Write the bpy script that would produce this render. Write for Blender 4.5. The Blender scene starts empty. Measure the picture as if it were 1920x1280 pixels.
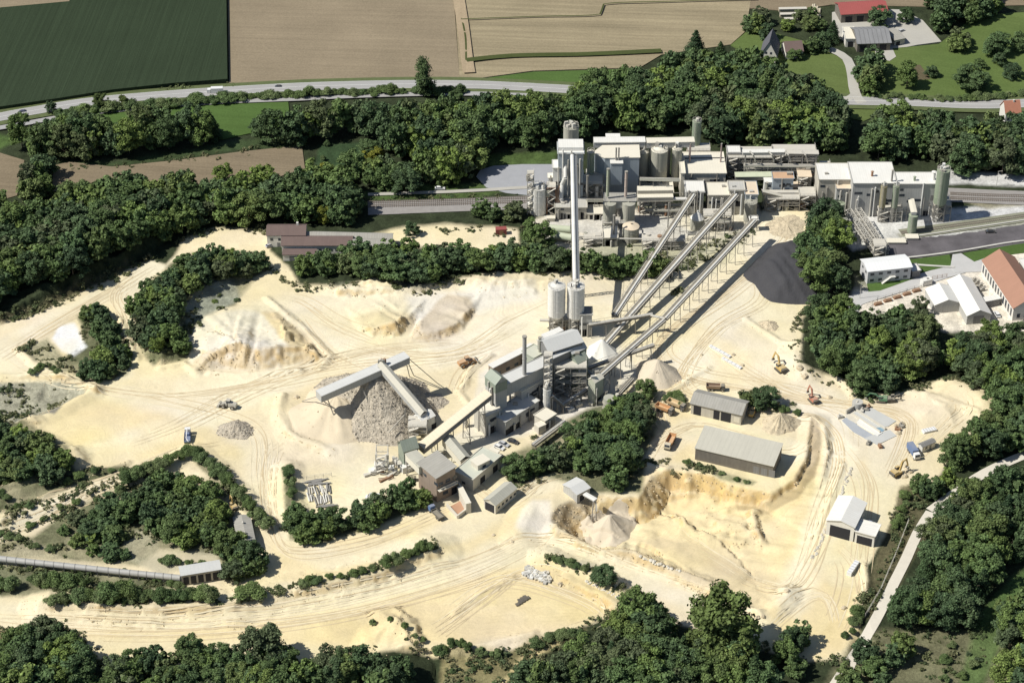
import bpy, math, random
import numpy as np
from mathutils import Vector, Matrix
random.seed(11); RNG = np.random.default_rng(5)
S = bpy.context.scene
COL = S.collection
R = math.radians
# ------------------------------------------------------------------ camera
H, PITCH, F = 522.0, R(35.0), 4190.0
SP, CP = math.sin(PITCH), math.cos(PITCH)
cd = bpy.data.cameras.new('camera'); cam = bpy.data.objects.new('camera', cd); COL.objects.link(cam)
cam.location = (0, 0, H); cam.rotation_euler = (math.pi/2 - PITCH, 0, 0)
cd.sensor_fit = 'HORIZONTAL'; cd.sensor_width = 36; cd.lens = 36*F/1920
cd.clip_start = 5; cd.clip_end = 20000
S.camera = cam
S.view_settings.view_transform = 'Standard'; S.view_settings.look = 'None'
S.view_settings.exposure = 0.02; S.view_settings.gamma = 1
S.cycles.max_bounces = 4; S.cycles.diffuse_bounces = 2; S.cycles.glossy_bounces = 2
S.cycles.transparent_max_bounces = 4; S.cycles.use_adaptive_sampling = True
# light: sun from the left, a little behind the camera
SUN_EL = R(50); LD = Vector((0.975*math.cos(SUN_EL), 0.22*math.cos(SUN_EL), -math.sin(SUN_EL))).normalized()
w = bpy.data.worlds.new('World'); S.world = w; w.use_nodes = True
nt = w.node_tree; nt.nodes.clear()
sky = nt.nodes.new('ShaderNodeTexSky'); sky.sky_type = 'NISHITA'; sky.sun_disc = False
sky.sun_elevation = SUN_EL; sky.sun_rotation = math.atan2(-LD.x, -LD.y); sky.altitude = 500
bg = nt.nodes.new('ShaderNodeBackground'); bg.inputs['Strength'].default_value = 0.068
wo = nt.nodes.new('ShaderNodeOutputWorld')
nt.links.new(sky.outputs[0], bg.inputs[0]); nt.links.new(bg.outputs[0], wo.inputs[0])
sd = bpy.data.lights.new('sun', 'SUN'); so = bpy.data.objects.new('sun', sd); COL.objects.link(so)
sd.energy = 4.8; sd.angle = R(0.5); sd.color = (1, 0.97, 0.90)
so.rotation_euler = LD.to_track_quat('-Z', 'Y').to_euler()

# ------------------------------------------------------------------ pixel <-> world (photo pixels, 1920x1280)
def G(x, y, z=0.0):
    u, v = (x-960)/F, (640-y)/F
    d = (u, CP + v*SP, -SP + v*CP)
    t = (z-H)/d[2]
    return Vector((d[0]*t, d[1]*t, z))
def Gt(x, y, dz=0.0):
    z = dz
    for _ in range(7):
        p = G(x, y, z); z = float(th(p.x, p.y)) + dz
    return G(x, y, z)
def ZY(py, Y):
    t = (640-py)/F
    return H + Y*(t*CP-SP)/(CP+t*SP)
def XY(px, Y, Z):
    return (px-960)/F*(Y*CP-(Z-H)*SP)
def px_of(x, y, z=0.0):
    dz = z-H
    dep = y*CP - dz*SP
    return 960+F*x/dep, 640-F*(y*SP+dz*CP)/dep
def mpp(p):  # pixels per metre at a point
    return F/(p.y*CP-(p.z-H)*SP)

# ------------------------------------------------------------------ numpy noise, polygons
def vnoise(x, y, s, seed=0):
    x = np.asarray(x, float)/s; y = np.asarray(y, float)/s
    xi = np.floor(x).astype(np.int64); yi = np.floor(y).astype(np.int64)
    fx = x-xi; fy = y-yi; fx = fx*fx*(3-2*fx); fy = fy*fy*(3-2*fy)
    def h(a, b):
        n = (a*374761393 + b*668265263 + seed*2147483647) & 0xffffffff
        n = ((n ^ (n >> 13))*1274126177) & 0xffffffff
        return ((n ^ (n >> 16)) & 0xffff)/65535.0
    return ((h(xi, yi)*(1-fx)+h(xi+1, yi)*fx)*(1-fy) + (h(xi, yi+1)*(1-fx)+h(xi+1, yi+1)*fx)*fy)
def fbm(x, y, s, o=3, seed=0):
    a = 0; k = 1; t = 0
    for i in range(o):
        a = a + vnoise(x, y, s, seed+i*7)*k; t += k; k *= .5; s = s/2.1
    return a/t
def inside(P, x, y):
    r = np.zeros(np.shape(x), bool); n = len(P)
    for i in range(n):
        x0, y0 = P[i][:2]; x1, y1 = P[(i+1) % n][:2]
        if y0 == y1: continue
        c = ((y0 > y) != (y1 > y)) & (x < (x1-x0)*(y-y0)/(y1-y0)+x0)
        r ^= c
    return r
def segd(x, y, a, b):
    dx, dy = b[0]-a[0], b[1]-a[1]; L = dx*dx+dy*dy+1e-9
    t = np.clip(((x-a[0])*dx+(y-a[1])*dy)/L, 0, 1)
    return np.hypot(x-a[0]-t*dx, y-a[1]-t*dy)
def catmull(P, step=6.0, closed=False):
    out = []; n = len(P)
    for i in range(n if closed else n-1):
        g = (lambda k: P[k % n]) if closed else (lambda k: P[min(max(k, 0), n-1)])
        p0, p1, p2, p3 = [np.array(g(k), float) for k in (i-1, i, i+1, i+2)]
        m = max(2, int(np.linalg.norm(p2-p1)/step))
        for k in range(m):
            t = k/m
            out.append(.5*((2*p1)+(-p0+p2)*t+(2*p0-5*p1+4*p2-p3)*t*t+(-p0+3*p1-3*p2+p3)*t**3))
    if not closed: out.append(np.array(P[-1], float))
    return out

# ------------------------------------------------------------------ terrain relief (polygons in photo pixels, slope per edge)
TF = []
def TP(pts, Hh, nz=0.0, z=0.0, rnd=0.0):
    w_ = [(*G(p[0], p[1], z)[:2], p[2] if len(p) > 2 else .5) for p in pts]
    xs = [p[0] for p in w_]; ys = [p[1] for p in w_]
    TF.append(('P', w_, Hh, nz, (min(xs), max(xs), min(ys), max(ys))))
def TR(pts, Hh, wd, nz=0.0):
    w_ = [tuple(G(*p)[:2]) for p in pts]
    xs = [p[0] for p in w_]; ys = [p[1] for p in w_]
    TF.append(('R', w_, Hh, wd, (min(xs)-wd, max(xs)+wd, min(ys)-wd, max(ys)+wd), nz))
def th(x, y):
    x = np.asarray(x, float); y = np.asarray(y, float); sc = x.ndim == 0
    x = np.atleast_1d(x); y = np.atleast_1d(y); z = np.zeros(x.shape)
    for f in TF:
        b = f[4]; m = (x > b[0]) & (x < b[1]) & (y > b[2]) & (y < b[3])
        if not m.any(): continue
        X, Y = x[m], y[m]
        if f[0] == 'P':
            ins = inside(f[1], X, Y); 
            if not ins.any(): continue
            hh = np.full(X.shape, 1e9); n = len(f[1]); A = abs(f[2]); ss = np.zeros(X.shape); cum = 0
            for i in range(n):   # height grows inward from each edge; gullies run straight down from the edge
                a, c = f[1][i], f[1][(i+1) % n]; dx, dy = c[0]-a[0], c[1]-a[1]; L = math.hypot(dx, dy)+1e-6
                t = np.clip(((X-a[0])*dx+(Y-a[1])*dy)/(L*L), 0, 1)
                g = segd(X, Y, a, c)*a[2]; q = g < hh; hh = np.where(q, g, hh); ss = np.where(q, cum+t*L, ss); cum += L
            gl = .6*vnoise(ss, hh*.12, 3.6, 13)+.4*vnoise(ss, hh*.2, 1.7, 14)+.5*vnoise(ss, hh*0, 9, 15)
            hh = hh*(1+.8*(gl-.75))*(1+.3*(fbm(X, Y, 6, 2, 3)-.5))
            t = np.clip(hh/A, 0, 1.6)
            t = np.where(t < .94, t, np.minimum(1, .94+.06*(1-np.exp(-(t-.94)*14))))
            v = t*A
            if f[3]: v = v + np.minimum(t*2, 1)*f[3]*(fbm(X, Y, 7, 4, 9)-.5)*2*np.minimum(1, hh/3)
            z[m] += np.where(ins, v*np.sign(f[2]), 0)
        else:
            d = np.full(X.shape, 1e9)
            for i in range(len(f[1])-1): d = np.minimum(d, segd(X, Y, f[1][i], f[1][i+1]))
            d = d*(1+.5*(fbm(X, Y, 9, 3, 5)-.5))
            t = np.clip(1-d/f[3], 0, 1); z[m] += f[2]*np.minimum(t*1.15, 1)*(1+.6*f[5]*(fbm(X, Y, 11, 4, 8)-.5))
    z = z + .35*(fbm(x, y, 30, 2, 1)-.5) + .1*(fbm(x, y, 4, 2, 2)-.5)
    return z[0] if sc else z
# ------------------------------------------------------------------ materials
def lin(c):
    return tuple(((v/255)/12.92 if v <= 10 else (((v/255)+.055)/1.055)**2.4) for v in c)
MATS = {}
def N(nt, t, **k):
    n = nt.nodes.new(t)
    for a, b in k.items(): setattr(n, a, b)
    return n
def mathn(nt, op, a, b=None, c=None):
    n = N(nt, 'ShaderNodeMath', operation=op)
    for i, v in enumerate((a, b, c)):
        if v is None: continue
        if isinstance(v, (int, float)): n.inputs[i].default_value = v
        else: nt.links.new(v, n.inputs[i])
    return n.outputs[0]
def noise(nt, vec, scale, detail=3, rough=.55):
    n = N(nt, 'ShaderNodeTexNoise'); n.inputs['Scale'].default_value = scale
    n.inputs['Detail'].default_value = detail; n.inputs['Roughness'].default_value = rough
    nt.links.new(vec, n.inputs['Vector']); return n.outputs['Fac']
def pm(name, c, rough=.85, var=.18, sc=.25, bump=0.0, bsc=2.0, seam=0.0, per=1.0, streak=0.0, metal=0.0, dust=0.0, dustc=(.66, .58, .42), fine=.1):
    """painted / mineral surface: base colour with patchy wear, panel seams and rain streaks along the sheet, dust"""
    if name in MATS: return MATS[name]
    m = bpy.data.materials.new(name); m.use_nodes = True; nt = m.node_tree
    b = nt.nodes['Principled BSDF']; b.inputs['Roughness'].default_value = rough; b.inputs['Metallic'].default_value = metal
    tc = N(nt, 'ShaderNodeTexCoord'); geo = N(nt, 'ShaderNodeNewGeometry'); pos = geo.outputs['Position']
    n1 = noise(nt, pos, sc, 4); n2 = noise(nt, pos, 2.3, 3)
    k = mathn(nt, 'MULTIPLY_ADD', n1, var*2, 1-var)
    k = mathn(nt, 'ADD', k, mathn(nt, 'MULTIPLY_ADD', n2, fine*2, -fine))
    if streak:
        mp = N(nt, 'ShaderNodeMapping'); mp.inputs['Scale'].default_value = (1.1, .12, 1); nt.links.new(tc.outputs['UV'], mp.inputs[0])
        k = mathn(nt, 'MULTIPLY', k, mathn(nt, 'MULTIPLY_ADD', noise(nt, mp.outputs[0], 1.0, 3), streak*2, 1-streak))
    if seam:
        sx = N(nt, 'ShaderNodeSeparateXYZ'); nt.links.new(tc.outputs['UV'], sx.inputs[0])
        fr = mathn(nt, 'FRACT', mathn(nt, 'MULTIPLY', sx.outputs[0], 1/per))
        s = mathn(nt, 'LESS_THAN', fr, .22)
        k = mathn(nt, 'MULTIPLY', k, mathn(nt, 'MULTIPLY_ADD', s, -seam, 1))
    mx = N(nt, 'ShaderNodeMix', data_type='RGBA', blend_type='MULTIPLY'); mx.inputs[0].default_value = 1
    mx.inputs[6].default_value = (*c, 1)
    cb = N(nt, 'ShaderNodeCombineColor')
    for i in range(3): nt.links.new(k, cb.inputs[i])
    nt.links.new(cb.outputs[0], mx.inputs[7]); out = mx.outputs[2]
    if dust:
        sx = N(nt, 'ShaderNodeSeparateXYZ'); nt.links.new(geo.outputs['Normal'], sx.inputs[0])
        up = mathn(nt, 'MULTIPLY_ADD', mathn(nt, 'MAXIMUM', sx.outputs[2], 0), .75, .25)
        f = mathn(nt, 'MULTIPLY', up, mathn(nt, 'MULTIPLY', mathn(nt, 'SMOOTH_MIN', mathn(nt, 'MULTIPLY', noise(nt, pos, .35, 4), 1.9), 1.0, .1), dust))
        m2 = N(nt, 'ShaderNodeMix', data_type='RGBA'); nt.links.new(f, m2.inputs[0]); nt.links.new(out, m2.inputs[6]); m2.inputs[7].default_value = (*dustc, 1)
        out = m2.outputs[2]
    nt.links.new(out, b.inputs['Base Color'])
    if bump:
        bp = N(nt, 'ShaderNodeBump'); bp.inputs['Strength'].default_value = 1; bp.inputs['Distance'].default_value = bump
        nt.links.new(noise(nt, pos, bsc, 4, .65), bp.inputs['Height']); nt.links.new(bp.outputs[0], b.inputs['Normal'])
    MATS[name] = m; return m
# ------------------------------------------------------------------ mesh builder
class MB:
    def __init__(s): s.v = []; s.f = []; s.m = []; s.mats = []; s.cm = 0
    def mat(s, m):
        if m not in s.mats: s.mats.append(m)
        s.cm = s.mats.index(m); return s
    def face(s, pts):
        i = len(s.v); s.v += [tuple(p) for p in pts]; s.f.append(list(range(i, i+len(pts)))); s.m.append(s.cm); return s
    def prism(s, poly, z0, z1, top=True, bot=False):
        a = sum(poly[i][0]*poly[(i+1) % len(poly)][1]-poly[(i+1) % len(poly)][0]*poly[i][1] for i in range(len(poly)))
        if a < 0: poly = poly[::-1]
        n = len(poly)
        for i in range(n):
            p, q = poly[i], poly[(i+1) % n]
            s.face([(p[0], p[1], z0), (q[0], q[1], z0), (q[0], q[1], z1), (p[0], p[1], z1)])
        if top: s.face([(p[0], p[1], z1) for p in poly])
        if bot: s.face([(p[0], p[1], z0) for p in poly[::-1]])
        return s
    def box(s, c, d, rz=0.0):
        ca, sa = math.cos(rz), math.sin(rz); x, y = d[0]/2, d[1]/2
        P = [(c[0]+a*ca-b*sa, c[1]+a*sa+b*ca) for a, b in ((-x, -y), (x, -y), (x, y), (-x, y))]
        return s.prism(P, c[2]-d[2]/2, c[2]+d[2]/2, bot=True)
    def bar(s, p, q, w_, h_=None):
        p, q = Vector(p), Vector(q); h_ = h_ or w_; d = q-p
        if d.length < 1e-4: return s
        d.normalize(); r = d.cross(Vector((0, 0, 1)))
        if r.length < .05: r = Vector((1, 0, 0))
        r.normalize(); u = r.cross(d); r = r*w_/2; u = u*h_/2
        A = [p-r-u, p+r-u, p+r+u, p-r+u]; B = [q-r-u, q+r-u, q+r+u, q-r+u]
        for i in range(4):
            j = (i+1) % 4; s.face([A[i], A[j], B[j], B[i]])
        s.face(A[::-1]); s.face(B); return s
    def cyl(s, p, q, r1, r2=None, n=20, caps=True):
        p, q = Vector(p), Vector(q); r2 = r1 if r2 is None else r2; d = (q-p).normalized()
        a = d.cross(Vector((0, 0, 1))); 
        if a.length < .05: a = Vector((1, 0, 0))
        a.normalize(); b = d.cross(a)
        A = [p+(a*math.cos(t)+b*math.sin(t))*r1 for t in (2*math.pi*i/n for i in range(n))]
        B = [q+(a*math.cos(t)+b*math.sin(t))*r2 for t in (2*math.pi*i/n for i in range(n))]
        for i in range(n):
            j = (i+1) % n
            if r2 > .001: s.face([A[i], A[j], B[j], B[i]])
            else: s.face([A[i], A[j], q])
        if caps:
            if r1 > .001: s.face(A[::-1])
            if r2 > .001: s.face(B)
        return s
    def lattice(s, p, q, w_, h_, n, t=.18):
        """open steel truss from p to q"""
        p, q = Vector(p), Vector(q); d = (q-p).normalized(); r = d.cross(Vector((0, 0, 1)))
        if r.length < .05: r = Vector((1, 0, 0))
        r = r.normalized()*w_/2; u = r.cross(d).normalized()*h_/2
        L = [[p+(q-p)*i/n+a*r+b*u for i in range(n+1)] for a, b in ((-1, -1), (1, -1), (1, 1), (-1, 1))]
        for c in L: s.bar(c[0], c[-1], t)
        for i in range(n):
            for k in range(4):
                a, b = L[k], L[(k+1) % 4]
                s.bar(a[i], b[i+1] if i % 2 else b[i], t*.7)
                s.bar(a[i+1] if i % 2 else a[i], b[i] if i % 2 else b[i+1], t*.7)
        return s
    def build(s, name, m=None, parent=None, smooth=False, weld=False, uv=True):
        me = bpy.data.meshes.new(name)
        off = Vector(parent['_o']) if parent is not None and '_o' in parent else Vector((0, 0, 0))
        V = np.array(s.v, float).reshape(-1, 3)-np.array(off)
        me.from_pydata(V.tolist(), [], s.f)
        for mm in (s.mats or [m]): me.materials.append(mm)
        if s.mats: me.polygons.foreach_set('material_index', s.m)
        if uv:
            ul = me.uv_layers.new(name='UVMap'); data = []
            for f in s.f:
                p = [Vector(s.v[i]) for i in f]; e = p[1]-p[0]
                if e.length < 1e-6: e = p[2]-p[1]
                e1 = e.normalized(); nn = (p[1]-p[0]).cross(p[2]-p[0])
                e2 = nn.cross(e1).normalized() if nn.length > 1e-9 else Vector((0, 0, 1))
                for q in p: data += [(q-p[0]).dot(e1), (q-p[0]).dot(e2)]
            ul.data.foreach_set('uv', data)
        if smooth:
            import bmesh
            bm = bmesh.new(); bm.from_mesh(me); bmesh.ops.remove_doubles(bm, verts=bm.verts, dist=.002); bm.to_mesh(me); bm.free()
            me.polygons.foreach_set('use_smooth', [True]*len(me.polygons))
            try: me.set_sharp_from_angle(angle=R(40))
            except Exception: pass
        me.update()
        o = bpy.data.objects.new(name, me); COL.objects.link(o)
        if parent is not None: o.parent = parent
        return o
def tag(o, label=None, cat=None, group=None, kind=None):
    if label: o['label'] = label
    if cat: o['category'] = cat
    if group: o['group'] = group
    if kind: o['kind'] = kind
    return o
ALLTH = []
def thing(name, label, cat, loc=(0, 0, 0), rz=0.0, group=None, local=False):
    """Empty at the base; local=True: children are modelled in local coordinates, else in world coordinates"""
    o = bpy.data.objects.new(name, None); COL.objects.link(o); o.location = loc; o.rotation_euler = (0, 0, rz); o.empty_display_size = .5
    if not local: o['_o'] = list(loc)
    tag(o, label, cat, group); ALLTH.append(o); return o
def copy_tree(o, loc, rz=0.0, label=None, group=None, scale=None):
    c = o.copy(); COL.objects.link(c); c.location = loc; c.rotation_euler = (0, 0, rz)
    if scale: c.scale = scale
    if label: c['label'] = label
    if group: c['group'] = group
    for ch in list(o.children):
        d = ch.copy(); COL.objects.link(d); d.parent = c
        for g in list(ch.children):
            e = g.copy(); COL.objects.link(e); e.parent = d
    return c
# ================================================================== relief of the quarry
# big pit on the right with its steep headwall below the barn
TP([(1196,935,.9),(1222,892,1.5),(1262,884,1.5),(1320,890,1.5),(1385,912,1.5),(1445,922,1.5),(1490,903,1.9),(1512,865,2.2),(1520,815,2.2),(1524,785,.2),(1552,795,.12),(1610,840,.12),(1580,930,.12),(1545,1020,.1),(1520,1120,.1),(1440,1165,.12),(1330,1110,.25),(1250,1078,.35),(1195,1045,.35),(1130,1040,.5),(1065,1010,.7),(1032,975,.7),(1050,948,.7),(1110,925,.9)], -10, 1.0)
TP([(1196,930,.8),(1240,925,.3),(1290,965,.12),(1260,1030,.2),(1180,1045,.5),(1120,1035,.7),(1090,1000,.9),(1100,960,.9),(1130,935,1)], -3, .8)
TP([(1300,985,.3),(1345,955,.3),(1400,955,.5),(1425,975,.9),(1432,1005,.7),(1380,1020,.3),(1320,1015,.3)], 3.2, .6)
TP([(1240,960,.3),(1265,935,.4),(1300,950,.3),(1310,990,.3),(1270,990,.3)], 1.8, .4)
# terraced stockpile left
TP([(330,600,.25),(345,650,.5),(365,697,.9),(420,690,.9),(480,697,.9),(545,685,.9),(612,678,.8),(585,640,.45),(540,590,.3),(500,572,.16),(420,572,.16)], 10, 1.2)
# faces behind the yard
TP([(645,575,.3),(662,612,.8),(700,632,.85),(750,632,.85),(790,600,.6),(800,560,.15),(720,545,.12)], 9, 1.2)
TP([(765,640,.6),(820,640,.85),(868,620,.9),(895,580,.7),(905,555,.15),(850,540,.12),(790,580,.5)], 10, 1.6)
TP([(560,545,.3),(640,560,.35),(760,552,.35),(860,540,.3),(900,560,.35),(1020,545,.35),(1150,520,.3),(1150,495,.1),(900,480,.1),(600,480,.1),(500,500,.15)], 5, .8)
# bank below the forest on the left
TP([(-120,640,.9),(0,612,.9),(60,585,1.1),(140,548,1.1),(200,522,1.1),(255,490,.8),(330,440,.3),(330,380,.1),(0,400,.1),(-120,430,.1)], 6, 1.0)
TP([(345,478,.1),(480,470,.1),(500,500,.3),(440,545,.3),(385,575,.3),(350,625,.4),(348,668,.6),(300,688,.6),(258,655,.4),(245,580,.4),(290,520,.3)], 3, .8)
# left diamond pond basin
TP([(-60,720,.2),(60,708,.2),(130,712,.25),(178,733,.3),(150,752,.3),(90,785,.3),(20,800,.2),(-60,800,.2)], -2.2, .4)
TR([(175,735),(130,757),(60,790)], 1.4, 6, .5)
TR([(178,732),(120,712),(60,705)], .8, 5, .5)
TR([(60,793),(35,803),(140,850),(150,870)], 1.5, 5, .5)
# piles and berms
TP([(655,1215,.3),(668,1180,.4),(705,1150,.5),(755,1143,.8),(785,1185,.9),(795,1225,.9),(720,1235,.3)], 7, .9)
TR([(95,1132),(200,1143),(330,1143),(440,1140),(470,1125),(560,1110),(650,1090),(720,1068),(790,1048),(815,1032)], 3.0, 11, .7)
TR([(1035,1052),(1085,1075),(1130,1092),(1170,1128)], 3.2, 9, .7)
TR([(1045,1000),(1100,1030),(1180,1040),(1250,1068),(1330,1100)], 1.8, 7, .7)
TR([(1478,1108),(1472,1125),(1455,1142),(1425,1156)], 1.8, 5, .7)
TR([(1230,900),(1250,888),(1330,893)], 1.2, 5, .6)
TR([(1524,790),(1530,830),(1520,865),(1500,905)], 1.8, 7, .7)
TR([(1790,722),(1840,750),(1850,775)], 2.2, 9, .6)
TP([(1690,740,.3),(1740,735,.3),(1800,760,.3),(1790,800,.15),(1720,790,.15)], 1.6, .5)
TR([(1500,655),(1490,680),(1505,700)], 2.5, 8, .8)
TR([(540,880),(535,930),(545,960)], 2.2, 7, .7)
TR([(355,850),(400,880),(440,930),(490,980)], 2.0, 8, .6)
TR([(0,985),(80,955),(200,915),(280,895),(330,872)], 1.4, 5, .6)
TR([(300,880),(340,878),(400,915)], 1.2, 6, .6)
TR([(130,860),(60,915),(0,930)], 2.0, 9, .6)
TP([(0,1048,.12),(150,1068,.12),(330,1092,.2),(330,1104,.2),(150,1108,.15),(0,1112,.12),(-80,1110,.12),(-80,1040,.12)], -3, .5)
TR([(530,755),(560,830),(640,845)], 1.2, 8, .6)
TP([(780,1225,.9),(800,1215,1.2),(830,1215,.4),(860,1290,.3),(760,1300,.3)], -9, .6)
TP([(1600,1180,.5),(1570,1290,.2),(1660,1290,.2),(1640,1200,.2),(1620,1170,.4)], -3, .6)
TR([(1365,930),(1330,915),(1290,905)], 1.0, 4, .6)
TR([(970,1010),(1000,950),(1035,950)], 1.6, 8, .6)

# windrows and small scarps along the haul roads and benches
for P_, h_, w_ in (([(35,655),(60,680),(105,705),(180,735)],1.2,2.6),([(0,706),(70,706),(130,712)],.9,2.4),([(300,690),(345,682),(370,700)],1,2.4),([(225,600),(240,640),(258,672)],.9,2.2),([(500,560),(560,610),(620,670),(600,690)],1.1,2.6),
  ([(530,745),(520,780),(545,820),(620,850)],1.0,2.8),([(870,720),(885,690),(920,668)],.9,2.4),([(880,760),(860,735),(880,715)],.8,2.2),([(640,550),(760,548),(830,535)],1.2,3),([(900,560),(1000,548)],1.0,2.6),
  ([(1045,1002),(1100,1032),(1180,1042),(1300,1088),(1420,1150)],1.2,2.6),([(1190,1052),(1260,1080),(1330,1115)],.9,2.2),([(700,1150),(740,1143),(770,1165),(786,1200)],1.5,2.4),([(560,1120),(700,1090),(820,1045)],1.0,2.4),
  ([(1238,905),(1300,900),(1340,912)],1.0,2.2),([(1410,950),(1418,975),(1428,1008)],1.8,2.6),([(1265,935),(1275,960),(1300,985)],1.0,2.4),([(1330,940),(1380,935),(1420,945)],1.0,2.4),([(1525,790),(1545,800),(1552,850),(1540,900)],.9,2.2),
  ([(1580,870),(1560,930),(1530,1000)],.8,2.0),([(1250,740),(1300,705),(1330,690)],.7,2.0),([(1400,600),(1460,640),(1495,650)],.8,2.2),([(1160,880),(1200,870),(1250,880)],1.0,2.4),([(960,930),(1000,905),(1040,890)],.9,2.2),
  ([(100,1145),(250,1152),(440,1148)],.9,2.2),([(0,1165),(150,1160),(300,1170)],.6,2.0),([(850,1150),(905,1110),(960,1085)],.6,2.0),([(1060,1090),(1120,1120),(1165,1150)],1.1,2.6),([(120,850),(60,905),(0,925)],1.2,2.6),([(240,868),(130,905),(0,985)],.9,2.2),
  ([(1000,1190),(940,1205),(860,1222)],1.2,3),([(395,700),(450,705),(560,695)],.9,2.4),([(1705,735),(1760,745),(1830,775)],1.0,2.6),([(1540,690),(1580,715),(1600,742)],1.0,2.6),([(1620,1060),(1625,1100),(1600,1150)],1.0,2.6)): TR(P_, h_, w_, 1.0)

# ================================================================== ground colour zones (albedo), painted in order
FOREST = (.035, .045, .022); GRASS = (.075, .115, .035); DRYG = (.17, .16, .085); SCRUB = (.10, .112, .055)
SAND = (.73, .63, .415); SANDW = (.77, .705, .53); SANDO = (.72, .58, .315); SANDD = (.50, .41, .27); GREYW = (.70, .66, .56)
CONC = (.56, .54, .48); ASPH = (.33, .33, .33)
Z = []
def zone(c, f, pts, a=1.0, sandy=None, nz=0.0): Z.append((c, f, pts, a, sandy, nz))
zone(SAND, 7, [(-160,650),(0,606),(60,590),(150,548),(240,507),(285,487),(312,497),(330,470),(342,448),(400,428),(505,432),(505,470),(540,500),(560,535),(640,545),(700,530),(780,548),(900,520),(1000,516),(1100,512),(1170,520),(1300,500),(1380,440),(1420,410),(1440,385),(1515,395),(1535,480),(1530,570),(1505,600),(1502,690),(1590,715),(1605,742),(1690,735),(1760,712),(1855,732),(1870,770),(1800,830),(1765,885),(1745,905),(1705,908),(1660,1000),(1625,1060),(1630,1090),(1610,1180),(1590,1235),(1500,1240),(1400,1205),(1250,1165),(1178,1130),(1150,1155),(1040,1195),(960,1222),(860,1232),(780,1222),(650,1225),(560,1240),(400,1262),(230,1275),(190,1240),(150,1190),(60,1175),(-160,1190)], sandy=1)
zone(SAND, 8, [(690,440),(760,425),(830,420),(925,425),(970,430),(975,470),(900,480),(760,460)], sandy=1)
zone(SANDW, 20, [(360,600),(500,560),(640,545),(900,540),(1030,540),(1060,620),(900,640),(700,640),(610,680),(380,690)], .55)
zone(SANDW, 22, [(560,640),(900,640),(1000,600),(1500,560),(1500,700),(1260,720),(1100,700),(900,700),(700,660),(610,690),(300,760),(350,700)], .35)
zone(SANDW, 14, [(1000,520),(1170,520),(1390,440),(1440,400),(1500,420),(1400,520),(1450,580),(1480,600),(1300,620),(1200,560)], .4)
zone(GREYW, 16, [(760,555),(1000,535),(1010,560),(880,590),(820,640),(780,640)], .8)
zone(SANDD, 8, [(765,640),(800,590),(840,550),(880,560),(890,590),(860,625),(820,642)], .75)
zone(GREYW, 10, [(350,600),(450,585),(540,600),(560,650),(520,690),(400,690),(355,680)], .6)
zone(SANDO, 7, [(490,590),(520,590),(600,660),(612,680),(560,690),(520,640)], .8)
zone(SANDD, 6, [(365,675),(480,672),(600,665),(612,682),(545,692),(480,700),(420,694),(368,700)], .5)
zone(SANDD, 7, [(665,600),(700,590),(780,595),(775,625),(700,633)], .5)
zone(SANDO, 16, [(1200,880),(1300,885),(1450,925),(1520,850),(1530,790),(1560,850),(1560,960),(1540,1060),(1620,1060),(1580,1220),(1450,1180),(1200,1070),(1190,960)], .55)
zone(SANDO, 8, [(1225,885),(1320,892),(1440,925),(1505,900),(1500,940),(1440,965),(1320,930),(1230,920)], .75)
zone(SANDO, 18, [(-60,1140),(300,1150),(700,1120),(960,1060),(1040,1060),(1170,1130),(1040,1190),(700,1215),(500,1200),(0,1190)], .65)
zone(SANDO, 18, [(500,1010),(700,1000),(830,950),(1000,930),(1050,1000),(900,1050),(600,1120),(520,1090)], .45)
zone(SANDO, 14, [(0,800),(200,760),(480,800),(480,860),(200,850)], .4)
zone((.74,.61,.28), 12, [(890,1110),(925,1105),(930,1130),(895,1140)], .5)
zone(SANDW, 14, [(560,900),(700,860),(960,810),(960,860),(1000,900),(900,960),(800,930),(560,960)], .4)
zone(SANDW, 14, [(1500,700),(1590,740),(1590,860),(1560,960),(1520,1040),(1500,1160),(1460,1150),(1500,1000),(1545,870),(1545,800),(1450,730)], .5)
zone((.76,.70,.58), 10, [(975,960),(1000,938),(1030,945),(1035,975),(1030,1005),(990,1015),(965,995)], .9)
zone(SANDD, 7, [(1035,970),(1060,945),(1100,930),(1110,960),(1095,1000),(1120,1030),(1060,1005)], .7)
zone(SANDO, 10, [(1215,720),(1290,750),(1300,860),(1200,880)], .5)
zone((.6,.6,.56), 8, [(640,640),(610,900)], .0)
zone(GREYW, 10, [(900,700),(1000,640),(1120,600),(1200,700),(1150,760),(1000,810),(880,860),(780,900),(800,850),(880,800)], .75)
zone((.62,.57,.45), 8, [(1000,410),(1060,395),(1420,385),(1430,405),(1380,440),(1300,500),(1250,480),(1100,478),(1000,450)], 1, sandy=.5)
zone((.30,.31,.2), 7, [(1100,455),(1180,450),(1300,470),(1340,450),(1300,500),(1230,520),(1100,490)], .55)
zone((.28,.29,.19), 9, [(1250,490),(1400,425),(1420,430),(1390,470),(1330,520),(1260,560),(1230,560)], .5)
zone(CONC, 6, [(1020,405),(1130,400),(1250,405),(1300,440),(1240,455),(1120,440),(1030,430)], .8)
zone((.42,.33,.19), 4, [(1524,785),(1537,800),(1540,845),(1528,890),(1495,928),(1440,948),(1385,938),(1380,925),(1440,928),(1488,905),(1510,862),(1516,810)], .9)
zone((.40,.34,.24), 6, [(1032,968),(1060,945),(1105,930),(1108,960),(1085,985),(1100,1015),(1085,1015),(1055,1000)], .9)
zone((.45,.37,.23), 4, [(1412,955),(1424,960),(1434,1005),(1420,1005)], .7)
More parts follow.
